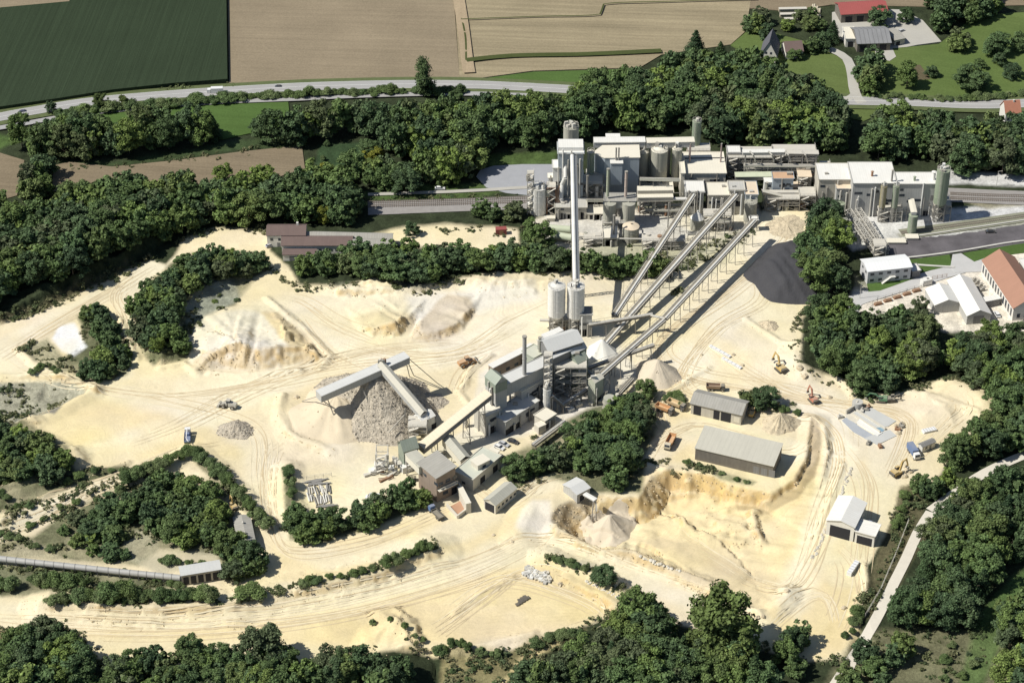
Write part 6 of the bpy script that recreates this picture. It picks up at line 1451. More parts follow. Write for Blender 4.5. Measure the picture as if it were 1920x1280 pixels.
silo('loading_silo', 'silo', 'rusty-streaked left one of the slim twin silos', 1658,414,349,12, pm('silo_rusty', (.34, .30, .18), .8, .25, .3, streak=.4), ybot=387, cone=.6, clutter=2)
silo('loading_silo', 'silo', 'green right one of the slim twin silos', 1681,414,349,12, SILOG, ybot=387, cone=.6, clutter=2)
silo('loading_silo', 'silo', 'short fat green silo fed by a yellow chute', 1713,436,403,17, SILOG, cone=.5, deck=False)
gallery('chute', 'chute', 'yellowish inclined chute on top of the short fat green silo', G(1708, 372, 11), G(1714, 398, 11), 2.2, 1.4, CREAM, GREYS, 1, leg0=.1)
frame_tower('steel_tower', 'steel frame', 'steel stage joining the slim twin silos', 1648,1692,416,396,6, STEELP, 2)
frame_tower('steel_tower', 'steel frame', 'steel stage around the legs of the tall green silo', 1752,1784,414,386,8, None, 2)
# lattice ramp
for k, (a, c2, lab) in enumerate([((1590,396,7),(1643,472,1.5),'left open lattice bridge descending to the black yard'),((1608,394,7),(1662,474,1.5),'right open lattice bridge descending to the black yard')]):
    p, q = G(*a), G(*c2); t = thing('lattice_bridge', lab, 'lattice bridge', tuple((p+q)/2*Vector((1, 1, 0)) if False else ((p.x+q.x)/2, (p.y+q.y)/2, 0)))
    b = MB().mat(STEELP); b.lattice(p, q, 2.6, 2.4, 16, .26); b.build('truss', parent=t)
    b = MB().mat(STEEL); b.bar(p-Vector((0, 0, 1.1)), q-Vector((0, 0, 1.1)), 1.4, .15); b.build('walkway', parent=t)
    for f in (.05, .35, .65): m_ = p+(q-p)*f; b = MB().mat(STEEL); b.bar((m_.x, m_.y, 0), (m_.x, m_.y, m_.z-1.2), .4); b.build('column', parent=t)
t = frame_tower('steel_tower', 'steel frame', 'rusty machine frame at the foot of the lattice bridges', 1640,1662,482,462,6, STEELP, 2)
for k, (x0, x1, y0, y1) in enumerate(((1665,1698,448,455),(1700,1722,440,447))):
    h = blk('weighbridge', 'platform', ['pale loading platform beside the railway, left of the fat silo', 'small pale platform at the foot of the fat green silo'][k], x0, x1, y0, y1, y1+3, CONCL, CREAM)
frame_tower('steel_tower', 'steel frame', 'crowded frame of pipes between the tall tower and the bins', 1100,1132,372,330,6, STEELP, 4)
frame_tower('steel_tower', 'steel frame', 'pipework frame in front of the blue-grey hall', 1136,1192,352,334,6, None, 2)
h = blk('retaining_wall', 'wall', 'cream slanting wall at the left foot of the works', 1026,1040,406,410,416, CONCL, CREAM)
# ================================================================== long conveyors
def Zp(x, y, z): return G(x, y, z)
conveyor('belt_conveyor', 'leftmost of the long belt conveyors running down from the works', G(1300, 366, 13), G(1152, 592, 5), 2.6, 12, 'long belt conveyors')
conveyor('belt_conveyor', 'middle long belt conveyor ending at the white lime heap', G(1380, 366, 14), G(1128, 652, 2.5), 2.9, 14, 'long belt conveyors')
conveyor('belt_conveyor', 'right long belt conveyor, upper stretch with a small head house', G(1414, 414, 11), G(1246, 598, 8), 2.6, 10, 'long belt conveyors')
conveyor('belt_conveyor', 'right long belt conveyor, lower stretch reaching the cream transfer box', G(1244, 600, 7.5), G(1112, 716, 9.5), 2.6, 7, 'long belt conveyors')
conveyor('belt_conveyor', 'narrow cross conveyor from the twin silos to the right long conveyor', G(1104, 610, 6), G(1224, 590, 8.5), 1.5, 5)
conveyor('belt_conveyor', 'narrow cross conveyor from the green box to above the sand cone', G(1103, 690, 6), G(1226, 647, 9), 1.5, 4)
pipe('feed_pipe', 'pipe', 'short pale link between cross conveyor and right long conveyor', [G(1220, 591, 9), G(1246, 597, 8.5)], .5, STEELP)
conveyor('belt_conveyor', 'dark low conveyor right of the cream transfer box', G(1185, 710, 3), G(1160, 738, 3), 1.8, 3, pale=False)
h = blk('head_house', 'head house', 'small white head house on top of the right long conveyor', 1406,1422,407,413,434, WHITE, WHITE, eave=.3, zbot=7)
legs(h.t, [tuple(h.P(x, y)[:2]) for x, y in ((.3, .3), (h.L-.3, .3), (h.L-.3, h.W-.3), (.3, h.W-.3))], None, 7.05, .14)
# long white tube
p, q = G(1078, 528, 20.5), G(1073, 292, 29)
t = thing('tube_conveyor', 'very long white tube running up from the twin silos to the tall white tower', 'tube conveyor', ((p.x+q.x)/2, (p.y+q.y)/2, 0))
b = MB().mat(SILOW); b.cyl(p, q, .9, n=22); b.build('tube', parent=t, smooth=True)
b = MB().mat(pm('tube_shadow_steel', (.16, .17, .18), .6, .15)); b.bar(p+Vector((1.4, 0, -.3)), q+Vector((1.4, 0, -.3)), 1.0, .7); b.build('walkway', parent=t)  # walkway bar painted near-black as the shaded right side of the tube
b = MB().mat(STEEL); o_ = Vector((2.0, 0, .9)); b.bar(p+o_, q+o_, .09); n = 40
for i in range(n+1): m_ = p+(q-p)*i/n; b.bar(m_+Vector((1.9, 0, -.2)), m_+o_, .07)
b.build('handrail', parent=t)
for f in (.22, .48, .74): m_ = p+(q-p)*f; b = MB().mat(STEEL); b.lattice((m_.x, m_.y, 0), (m_.x, m_.y, m_.z-1), 1.6, 1.6, 8, .2); b.build('trestle', parent=t)
silo('lime_silo', 'silo', 'left white silo of the pair on steel legs in the sand yard', 1044,622,536,33, SILOW, ybot=588, cone=1.3, rings=4, clutter=2)
silo('lime_silo', 'silo', 'right white silo of the pair, under the foot of the long white tube', 1080,622,536,33, SILOW, ybot=590, cone=1.0, rings=4, clutter=6)
frame_tower('elevator_tower', 'steel frame', 'slim pale ladder tower in front of the right white silo', 1072,1084,628,545,3, STEELP, 8)
frame_tower('steel_tower', 'steel frame', 'steel stage under the pair of white silos', 1030,1090,622,600,7, None, 2)
h = blk('silo_building', 'building', 'grey clad box building right of the pair of white silos', 1087,1110,577,591,630, GREYS, DGREY, eave=.1); clut(h, 3, 31)
pipe('walk_bridge', 'footbridge', 'short pale beam sticking out left of the pair of white silos', [G(1012, 600, 4.5), G(1082, 602, 4.5)], .6, STEELP)
# ================================================================== crushing and screening plant (centre)
GREYRF = pm('roof_grey_dusty', (.56, .56, .54), .75, .10, .2, seam=.05, per=1.3, dust=.3, dustc=(.72, .70, .63))
def gb(p, q, **k): return k
# stacker gantry and inclined gallery
gallery('stacker_gantry', 'gantry', 'long grey gantry gallery across the top of the gravel cone', G(597, 737, 17), G(763, 664, 20), 4.2, 3.2, GREYRF, GREYS, 0)
t = thing('gantry_support', 'pair of slender cable masts at the left end of the stacker gantry', 'support', tuple(Gt(565, 752)))
for a, c in ((Gt(566, 752), G(598, 742, 14)), (Gt(615, 762), G(598, 742, 14)), (Gt(634, 800), G(612, 742, 14))): b = MB().mat(STEEL); b.bar(a, c, .3); b.build('strut', parent=t)
t = thing('gantry_support', 'slanting support legs at the right end of the stacker gantry', 'support', tuple(Gt(775, 702)))
for a, c in ((Gt(776, 704), G(762, 672, 17)), (Gt(768, 706), G(760, 673, 17)), (Gt(820, 718), G(764, 670, 17))): b = MB().mat(STEEL); b.bar(a, c, .28); b.build('strut', parent=t)
gallery('inclined_gallery', 'gallery', 'cream inclined gallery from the gantry down to the small white drive house', G(714, 680, 20.5), G(795, 775, 8), 3.4, 2.6, CREAM, GREYS, 2, gab=True, leg0=.55, leg1=.9)
t = thing('gantry_drive', 'cluster of drive machinery where the inclined gallery meets the gantry', 'machinery', tuple(G(716, 684, 20)))
for i in range(6): b = MB().mat([STEEL, STEELP, RUST][i % 3]); p = G(711+i*2, 680-i % 3, 20.4); b.box((p.x, p.y, p.z+.6), (1.0, .9, 1.4+.3*(i % 2)), i*.5); b.build('machine', parent=t)
t = thing('tripod_mast', 'thin mast with stays standing on the gravel cone', 'mast', tuple(Gt(683, 790)))
for a, c in ((Gt(712, 808), G(680, 728, 14)), (Gt(760, 800), G(760, 765, 9))): b = MB().mat(STEEL); b.bar(a, c, .3); b.build('strut', parent=t)
t = thing('reclaim_pole', 'thin dark pole right of the gravel cone with a cross arm', 'mast', tuple(Gt(760, 812)))
g_ = Gt(760, 812); b = MB().mat(STEEL); b.bar(g_, g_+Vector((0, 0, 11)), .3); b.bar(g_+Vector((0, 0, 9)), g_+Vector((-6, -6, 5)), .3); b.build('pole', parent=t)
h = Hall('drive_house', 'drive house', 'small white drive house at the foot of the inclined gallery', (792,790), (815,779), (783,776), 6, 7.2, WHITE, WHITE, 'gable'); clut(h, 2, 41)
frame_tower('steel_tower', 'steel frame', 'jumble of steel walkways below the white drive house', 765,800,824,800,7, STEELP, 2)
# cream conveyor to the green-headed tower
gallery('inclined_gallery', 'gallery', 'long cream gallery rising from the green crusher house to the green-headed tower', G(789, 836, 7), G(916, 734, 19), 4.0, 2.6, pm('cream_sheet', (.70, .61, .45), .8, .06, .15, seam=.05, per=1.5), DGREY, 4, leg0=.2, leg1=.9)
# green crusher house
h = Hall('crusher_house', 'crusher house', 'green barrel-roofed crusher house at the lower end of the cream gallery', (757,846), (784,838), (744,832), 9, 12, GREEN, GREEN, 'gable'); clut(h, 3, 42)
gallery('inclined_gallery', 'gallery', 'short cream gallery from the crusher house into the brown control house', G(770, 846, 10), G(796, 872, 11.5), 4.6, 3.5, PALER, CREAM, 1)
h = Hall('control_house', 'control house', 'brown-walled tall house with a grey fibre roof and a balcony', (784,868), (818,896), (817,849), 11.5, 12.6, BROWNW, GREYR, 'shed', eave=.5)
for k in range(3): h.opening(1, 2+k*3.2, 7.2, 2.0, 1.4, 'window', GLASS, CREAM)
h.opening(1, 4, 2.0, 2.4, 1.6, 'window', GLASS, CREAM); h.opening(1, 8, .2, 2.4, 3.2, 'door', DARK)
b = MB().mat(CREAM)
for yy in (0, 1): 
    a, c = h.P(h.L+1.6, .3), h.P(h.L+1.6, h.W-.3); z = h.base+6.0+yy*1.1; b.bar((a.x, a.y, z), (c.x, c.y, z), .35 if yy == 0 else .12, .25)
for q in range(7): a = h.P(h.L+1.6, .3+(h.W-.6)*q/6); b.bar((a.x, a.y, h.base+6), (a.x, a.y, h.base+7.1), .1)
a, c = h.P(h.L+.8, .3), h.P(h.L+.8, h.W-.3); b.bar((a.x, a.y, h.base+5.8), (c.x, c.y, h.base+5.8), 1.7, .2); b.build('balcony', parent=h.t)
for k in range(2): h.opening(0, 4+k*7, 8, 2.2, 1.2, 'window', GLASS, CREAM)
h = Hall('ramp_building', 'building', 'low building with a dusty green-grey flat roof beside the brown control house', (853,884), (905,840), (872,912), 5.5, None, CONCL, pm('roof_dusty_green', (.52, .55, .47), .9, .10, .15, dust=.2), 'flat'); 
h.opening(2, 6, .3, 3, 3, 'door', DARK); h.opening(2, 14, .3, 3, 3, 'door', DARK); h.opening(3, 4, 1.5, 1.5, 1.2, 'window', GLASS, CREAM)
h2 = Hall('roof_hut', 'hut', 'small cream-roofed hut on the right end of the green-grey flat roof', (896,873), (918,862), (887,861), 8, None, CONCL, CREAM, 'flat', eave=.3, zbot=None); h2.opening(0, 3, 5.8, 1.6, 1.2, 'window', GLASS)
h = Hall('workshop', 'workshop', 'small brown-fronted workshop behind the parked cars', (921,857), (936,846), (911,848), 3.6, None, BROWNW, CREAM, 'flat')
for k in range(2): h.opening(1, 1.5+k*2.5, .2, 1.8, 2.4, 'door', DARK)
gallery('covered_gallery', 'gallery', 'beige roofed gallery slanting between the cream gallery and the green-grey roof', G(838, 818, 7), G(873, 860, 6), 4.2, 3.4, PALER, CREAM, 3, gab=True)
h = Hall('long_shed', 'shed', 'long pale-roofed shed with a dark open end, below the flat roofs', (929,947), (968,915), (904,939), 4.2, 5.6, CONCL, PALER, 'gable')
h.opening(3, h.W/2, .1, 4.2, 3.6, 'gate', DARK)
for k in range(5): h.opening(0, 2+k*2.4, 1.6, 1.2, 1.0, 'window', GLASS)
b_ = [(G(858,914,0),G(880,945,0),3.2),(G(838,950,0),G(858,972,0),1.6),(G(858,972,0),G(880,955,0),1.6)]
for k, (p, q, hh) in enumerate(b_):
    t = thing('ramp_wall', ['tall cream wall of the truck ramp','low cream wall left of the reddish ramp','low cream wall in front of the reddish ramp'][k], 'wall', (p.x, p.y, gz(p))); b = MB().mat(CONCL); z = gz(p); b.bar((p.x, p.y, z+hh/2), (q.x, q.y, z+hh/2), .6, hh); b.build('wall_slab', parent=t)
h = Hall('ramp_wall', 'wall', 'cream end wall block of the truck ramp', (858,914), (874,945), (866,910), 4.5, None, CONCL, CREAM, 'flat', eave=.1)
terrain_patch('truck_ramp', [(845,950),(872,935),(882,948),(855,968)], 0, pm('ramp_red', (.46, .27, .17), .95, .15, .3), .35)
# scrap steel yard
frame_tower('steel_tower', 'steel frame', 'tall rusty-white open steel frame in the scrap yard', 704,726,888,852,6, STEELP, 3, plates=False)
for k, (x, y, c_, d, z0_) in enumerate([(712,878,'white',(4,3,2.4),0),(700,886,'white',(3,2.4,1.8),.4),(762,882,'white',(4.2,2.4,2.6),.5),(752,873,'steel',(3,3,2),.2),(735,890,'steel',(5,1,1),.9),(724,898,'rust',(6,.8,.8),.7),(694,890,'steel',(5,1.2,1),.5),(741,868,'steel',(4,1,2),2),(733,880,'white',(2.5,2,1.5),.1)]):
    p = Gt(x, y); o = MB().mat({'white': WHITE, 'steel': STEELP, 'rust': RUST}[c_]); o.box((0, 0, d[2]/2), d, z0_); o.box((d[0]*.2, 0, d[2]+.2), (d[0]*.4, d[1]*.6, .4), z0_)
    for s_ in (-1, 1): o.bar((-d[0]/2, s_*d[1]/2, .1), (d[0]/2, s_*d[1]/2, d[2]), .15)
    ob = o.build('scrap_machine'); ob.location = p; tag(ob, ['big white machine box inside the steel frame','white machine box at the left foot of the steel frame','white ribbed machine box beside the brown control house','grey machine block behind the white ribbed box','long grey beam stack in front of the steel frame','rusty beam lying in front of the scrap yard','grey beam bundle at the left edge of the scrap yard','upright grey panel by the crusher house','small white box right of the steel frame'][k], 'scrap machine')
t = thing('coil', 'black ribbed coil lying by the brown control house', 'coil', tuple(Gt(772, 900))); p = Gt(772, 900)
for i in range(6): b = MB().mat(DARK); q = p+Vector((i*.55-1.4, 0, 1.0)); b.cyl(q, q+Vector((.3, 0, 0)), 1.0, n=16); b.build('turn', parent=t, smooth=True)
# ---- main screening building, its long axis climbs to the right
h = Hall('screening_hall', 'industrial hall', 'long dark-sided screening hall behind the thin grey chimney', (925,690), (1003,650), (918,683), 14, None, BROWNW, WHITE, 'flat', eave=.2, zbot=None)
for k in range(4): h.opening(0, 3+k*4.5, 9.5, 2, 1.4, 'window', GLASS)
h = Hall('head_tower', 'tower', 'green-roofed head tower receiving the cream gallery', (910,705), (929,721), (931,696), 20, 22.3, GREYS, GREEN, 'gable', eave=.3)
b = MB().mat(GREEN); z = h.base; q = [h.P(-.12, -.12), h.P(h.L+.12, -.12), h.P(h.L+.12, h.W+.12), h.P(-.12, h.W+.12)]; b.prism([(p.x, p.y) for p in q], z+15.8, z+20.0, top=False); b.build('cladding', parent=h.t)
clut(h, 7, 44)
h = Hall('hopper_house', 'hopper', 'pale hopper house with a slanting front at the foot of the head tower', (912,782), (940,768), (895,762), 9, None, HOPPER, CREAM, 'flat', eave=.15); clut(h, 3, 45)
h = Hall('screen_gallery', 'gallery', 'pale-roofed bridge gallery from the green-roofed tower to the large grey roof', (950,722), (1034,682), (944,704), 16, None, GREYS, GREYRF, 'flat', eave=.3, zbot=h.base+11)
for k in range(5): p = h.P(h.L*(.1+.2*k), .5); b = MB().mat(STEEL); b.bar((p.x, p.y, gz(p)-.2), (p.x, p.y, h.base+11), .5); b.build('column', parent=h.t)
h = Hall('dust_house', 'building', 'grey clad block below the bridge gallery, in its shade', (948,792), (1010,752), (938,765), 6.5, None, GREYS, GREYRF, 'flat', eave=.2); clut(h, 7, 46)
h = Hall('sorting_house', 'building', 'grey-walled block between the thin grey chimney and the dark column', (978,735), (1020,712), (972,722), 10.5, None, GREYS, CREAM, 'flat', eave=.15); clut(h, 5, 47)
h = Hall('mill_building', 'industrial hall', 'large faceted grey-roofed mill building in the centre of the plant', (1030,660), (1092,640), (1020,634), 20, 22.5, DGREY, GREYRF, 'gable', eave=.5); clut(h, 6, 48)
h = Hall('mill_annex', 'annex', 'lower grey roof in front of the large faceted mill roof', (1037,672), (1072,656), (1030,661), 18, 19, DGREY, GREYRF, 'flat', eave=.4); clut(h, 3, 49)
h = Hall('screening_hall', 'industrial hall', 'narrow white-roofed block behind the large mill roof', (1023,634), (1056,620), (1018,627), 17, None, GREYS, WHITE, 'flat', eave=.2)
h = Hall('green_annex', 'annex', 'dusty green block beside the round vent of the screening hall', (1001,672), (1022,660), (1000,648), 15.5, None, pm('green_dusty', (.42, .46, .38), .8, .1, .2, dust=.3), pm('green_dusty2', (.50, .53, .45), .85, .1, .2, dust=.3), 'flat', eave=.1)
h = Hall('green_cabin', 'cabin', 'upper dark green cabin at the right end of the mill roof', (1073,664), (1100,652), (1070,652), 17, 18.5, GREEN, GREYRF, 'gable', eave=.2); clut(h, 1, 50)
h = Hall('green_cabin', 'cabin', 'lower green cabin where the narrow cross conveyor starts', (1083,682), (1103,672), (1074,670), 14.5, 16.5, GREEN, GREEN, 'gable', eave=.2, zbot=4); clut(h, 2, 51)
h = Hall('transfer_box', 'transfer house', 'cream transfer box at the lower end of the right long conveyor', (1116,718), (1132,708), (1104,710), 11, 12.3, pm('cream_green', (.50, .51, .40), .8, .1, .2, dust=.2), CREAM, 'gable', eave=.2); clut(h, 2, 52)
frame_tower('steel_tower', 'steel frame', 'dark open steel framework under the mill roof, right side', 1040,1100,745,690,14, None, 4)
frame_tower('steel_tower', 'steel frame', 'open steel stage with machinery under the bridge gallery', 955,1020,758,735,8, None, 2)
frame_tower('stair_column', 'stair tower', 'dark square lattice column rising through the middle of the plant', 1020,1036,770,668,3.4, None, 8)
stack('thin grey chimney in front of the long screening hall', 983, 765, 632, 8, pm('chimney_grey', (.42, .41, .39), .7, .12, .3, streak=.2), 0)
stack('short bent vent with a dark mouth on the mill roof', 1012, 662, 634, 6, SILOC, 15, name='roof_vent', cat='vent')
t, c, r_, zt = silo('filter_silo', 'silo', 'slim white silo on a cream block in front of the plant', 1026,775,728,15, SILOW, cone=.6, clutter=4)
h = Hall('plinth_building', 'base block', 'cream block carrying the slim white silo', (1022,790), (1042,777), (1002,779), 4.5, None, CONCL, CREAM, 'flat', eave=.15, zbot=None); clut(h, 3, 53)
h = Hall('plinth_building', 'base block', 'small cream cube at the foot of the slim white silo', (1010,802), (1024,796), (1004,794), 3.5, None, CONCL, CREAM, 'flat', eave=.1)
stack('upright pale drum under the cream gallery near the hopper house', 873, 800, 772, 8, CONCL, 0, name='upright_drum', cat='drum', cap=False)
stack('grey bin right of the cream transfer box', 1142, 775, 745, 24, SILOC, 0, name='round_bin', cat='bin', cap=False)
stack('pale concrete column beside the grey bin near the trees', 1156, 775, 738, 7, CONCL, 0, name='column', cat='column', cap=False)
conveyor('belt_conveyor', 'low white conveyor from the slim white silo to the cream transfer box', G(1052, 762, 3), G(1108, 725, 5), 1.6, 4)
conveyor('belt_conveyor', 'short white conveyor leaving the slim white silo to the right', G(1034, 742, 9), G(1056, 762, 3), 1.6, 3)
conveyor('belt_conveyor', 'low pale conveyor in front of the slim white silo reaching the trees', G(1000, 835, 2.5), G(1060, 790, 2.5), 1.8, 4)
conveyor('belt_conveyor', 'thin white conveyor between green cabin and cream transfer box', G(1100, 695, 6), G(1120, 712, 7), 1.2, 2)
for k in range(14):
    x, y = [(960,770),(975,785),(1050,755),(1065,740),(1085,752),(1095,735),(1120,745),(1130,755),(1070,770),(1085,762),(985,775),(1050,735),(1110,758),(1140,740)][k]
    p = Gt(x, y); r = random.Random(k); o = MB().mat(r.choice([WHITE, CONCL, STEELP])); o.box((0, 0, .7), (2+r.random()*2, 1.2+r.random(), 1.4), r.random()*3); o.cyl((0, 0, 1.4), (0, 0, 2.1), .4, n=10); ob = o.build('equipment_box'); ob.location = p
    tag(ob, 'pale equipment box on the dusty ground below the plant', 'equipment box', 'equipment boxes below the plant')
# ---- small hut and chute above the pink cone
h = Hall('chute_hut', 'hut', 'small grey-roofed hut with a chute above the pink-white sand cone', (1082,927), (1106,914), (1061,906), 4.2, 5.0, GREYS, GREYRF, 'gable'); h.opening(0, 2.5, .2, 2.2, 2.6, 'door', DARK)
gallery('chute', 'chute', 'short pale chute hanging from the small hut over the sand cone', G(1096, 924, 5), G(1117, 936, 5), 1.6, .8, WHITE, STEELP, 1, leg0=.9)
t = thing('drop_pipe', 'thin vertical drop pipe above the sand cone', 'pipe', tuple(Gt(1118, 960))); a, c = G(1117, 936, 4.5), G(1119, 958, 1); b = MB().mat(STEELP); b.bar(a, c, .35); b.build('tube', parent=t)
# ================================================================== quarry buildings
h = Hall('open_shed', 'shed', 'grey-roofed open-fronted shed with a parked dumper behind it', (1296,755), (1390,777), (1302,729), 5.2, 7.2, CONCW, GREYR, 'gable', eave=.5)
for x, w_, m_ in ((2.6, 3.0, DARK), (10.4, 2.4, DARK), (14.2, 4.0, DARK)): h.opening(0, x, .1, w_, 4.2, 'gate', m_, CREAM)
h.opening(0, 18.6, 1, 2.4, 2.4, 'window', CREAM)
h = Hall('long_barn', 'barn', 'long barn with a pale beige roof and dark board walls on the pit rim', (1304,840), (1450,874), (1318,806), 5.4, 7.4, WOOD, pm('roof_beige', (.50, .475, .395), .85, .08, .15, seam=.04, per=2.0, streak=.08), 'shed', eave=.3)
for k in range(3): h.opening(0, 24+k*3, .2, 2.4, 3.2, 'gate', DGREY)
h = Hall('double_garage', 'garage', 'white garage hall with a large open front facing the camera', (1602,988), (1624,943), (1552,972), 6.8, 8.2, PLAST, WHITE, 'gable', eave=.4)
h.opening(3, h.W*.5, .1, 7.5, 5.0, 'gate', DARK, WHITE)
h2 = Hall('double_garage', 'garage', 'lower white garage annex with a blue truck inside its open front', (1640,1006), (1650,985), (1606,992), 5.0, None, PLAST, WHITE, 'flat', eave=.3)
h2.opening(3, h2.W*.5, .1, 5.6, 3.6, 'gate', DARK, WHITE)
h = Hall('site_hut', 'hut', 'white site hut with a grey roof beside the right trees', (1730,838), (1754,828), (1722,832), 2.8, 3.4, PLAST, DGREY, 'gable', eave=.25); h.opening(0, 2, 1.1, 1, 1, 'window', GLASS, WHITE); h.opening(0, 4, .1, .9, 2, 'door', DGREY)
h = Hall('grove_shed', 'shed', 'small grey-roofed shed at the right edge of the grove', (478,1014), (468,966), (446,1012), 3.8, 4.4, DGREY, GREYR, 'gable', eave=.3)
h.vent(4, h.W/2, .8, .3); h.vent(10, h.W/2, .8, .3)
h = Hall('belt_station', 'station', 'open belt station with a pale curved roof at the end of the pipe conveyor', (340,1078), (413,1066), (338,1062), 5.0, 6.0, STEEL, GREYRF, 'gable', eave=.4, zbot=None)
for k in range(6): h.opening(0, 1.5+k*2.6, .4, 1.9, 3.4, 'opening', DARK)
t = thing('pipe_conveyor', 'long grey pipe conveyor crossing the lower left to the belt station', 'pipe conveyor', tuple(Gt(160, 1065)))
P = [G(x, y, 2.0) for x, y in ((-90,1036),(0,1047),(110,1059),(240,1073),(338,1083))]
for i in range(4): b = MB().mat(pm('pipe_grey', (.42, .41, .38), .5, .12, .3, streak=.1)); b.cyl(P[i], P[i+1], 1.15, n=16); b.build('cover', parent=t, smooth=True)
for k in range(26):
    f = k/25*4; i = min(3, int(f)); p = P[i]+(P[i+1]-P[i])*(f-i); b = MB().mat(DGREY); b.cyl(p-Vector((.12, 0, 0)), p+Vector((.12, 0, 0)), 1.22, n=16); b.bar((p.x, p.y-1, gz(p)-.3), (p.x, p.y-1, p.z), .25); b.bar((p.x, p.y+1, gz(p)-.3), (p.x, p.y+1, p.z), .25); b.build('support', parent=t)
# house with brown roofs
h = Hall('quarry_house', 'house', 'white house with a brown roof, higher left part, behind the quarry', (500,441), (572,441), (500,421), 6.0, 8.0, PLAST, BROWNR, 'gable'); 
for k in range(5): h.opening(0, 2+k*3.4, 3.2, 1.2, 1.3, 'window', GLASS, WHITE)
h.opening(0, 5, .1, 1.4, 2.2, 'door', DGREY); h.opening(0, 12, .1, 1.4, 2.2, 'door', DGREY)
b = MB().mat(PLAST); p = h.P(13, h.W*.6); b.box((p.x, p.y, h.base+8.4), (.9, .9, 1.8)); b.build('chimney', parent=h.t)
h = Hall('long_house', 'house', 'long low white building with a brown roof, right of the brown-roofed house', (528,460), (660,460), (528,442), 4.2, 6.0, PLAST, BROWNR, 'gable')
for k in range(12): h.opening(0, 2+k*2.4, 1.3, 1.2, 1.1, 'window', GLASS, WHITE)
h = Hall('long_house', 'house', 'grey-roofed back wing of the long low house', (575,444), (735,448), (577,434), 4.6, 5.8, PLAST, GREYR, 'gable')
h = Hall('long_house', 'house', 'grey-roofed right end of the long low house among the trees', (662,462), (730,462), (662,447), 4.2, 5.6, PLAST, GREYR, 'gable')
h = Hall('red_shed', 'shed', 'flat dark-red roofed shed in front of the white house', (530,478), (592,478), (530,468), 3.0, None, PLAST, BROWNR, 'flat', eave=.3); h.opening(0, 4, .1, 2.4, 2.2, 'gate', DGREY)
h = Hall('red_container', 'container', 'small dark red container on the sand in front of the railway trees', (930,432), (950,431), (930,426), 2.6, None, pm('container_red', (.22, .05, .05), .6), pm('container_red2', (.30, .08, .07), .6), 'flat', eave=.05); h.opening(0, 2.4, .1, 1.8, 2.1, 'door', RUST)
# works offices and halls (right)
h = Hall('white_office', 'office building', 'white two-storey office with an outside stair beside the tall trees', (1628,509), (1709,500), (1614,487), 6.5, 7.6, pm('plaster_grey', (.60,.60,.60), .85, .06, .2), pm('roof_white', (.80,.80,.78), .6, .04, .2, seam=.04, per=1.5), 'gable', eave=.5)
for z in (1.2, 4.2):
    for k in range(5): h.opening(0, 2+k*3.7, z, 1.7, 1.2, 'window', GLASS, WHITE)
for k in range(2): h.opening(3, 2.5+k*4, 4.2, 1.3, 1.2, 'window', GLASS, WHITE)
b = MB().mat(WHITE); a, c = h.P(6, -1.0), h.P(10, -1.0); b.bar((a.x, a.y, h.base), (c.x, c.y, h.base+3.2), 1.0, .2); b.bar((a.x, a.y, h.base+1), (c.x, c.y, h.base+4.2), .12); a2 = h.P(12, -1.0); b.bar((c.x, c.y, h.base+3.2), (a2.x, a2.y, h.base+3.2), 1.2, .2); b.bar((c.x, c.y, h.base+4.2), (a2.x, a2.y, h.base+4.2), .1); b.build('stair', parent=h.t)
h = Hall('office_annex', 'annex', 'low white-edged annex on the right end of the white office', (1711,510), (1726,508), (1708,497), 3.2, None, DGREY, WHITE, 'flat', eave=.2)
RT = pm('tile_orange', (.37, .20, .135), .85, .07, .2, seam=.10, per=.6, streak=.08)
h = Hall('tiled_hall', 'hall', 'long hall with an orange-red tiled roof and a row of tall windows', (1901,577), (1843,488), (1958,566), 6.5, 11.0, PLAST, RT, 'gable', eave=.5)
for k in range(12): h.opening(0, 2.2+k*(h.L-4)/11, 1.3, 1.5, 3.6, 'window', GLASS, WHITE)
for k in range(4): h.opening(3, 2.5+k*3.2, 1.2, 1.4, 2.0, 'window', GLASS, WHITE)
h = Hall('tent_hall', 'hall', 'left white-roofed steel hall of the pair, with stacks along its wall', (1753,572), (1736,542), (1801,567), 4.2, 6.4, GREYS, WHITE, 'gable'); h.opening(3, h.W/2, .1, 4, 3.6, 'gate', GREYS)
h = Hall('tent_hall', 'hall', 'right, longer white-roofed steel hall of the pair', (1814,592), (1777,526), (1858,588), 4.4, 6.8, GREYS, WHITE, 'gable'); h.opening(3, h.W/2, .1, 4.5, 3.8, 'gate', DGREY)
h = Hall('canopy', 'canopy', 'narrow white canopy between the right steel hall and the tiled hall', (1846,566), (1876,560), (1842,559), 3.2, None, DGREY, WHITE, 'flat', eave=.3)
h = Hall('side_building', 'building', 'pale flat building at the right edge beside the tiled hall', (1922,505), (1990,500), (1900,488), 4.5, None, PLAST, WHITE, 'flat')
t = thing('store_box', 'white container box at the upper end of the works fence', 'container', tuple(Gt(1736, 533))); p = Gt(1736, 533); b = MB().mat(WHITE); b.box((p.x, p.y, 1.4), (4.5, 2.5, 2.6), .4); b.build('body', parent=t); b = MB().mat(DGREY); b.box((p.x+.6, p.y+.25, 2.78), (1, 1, .15), .4); b.build('hatch', parent=t)
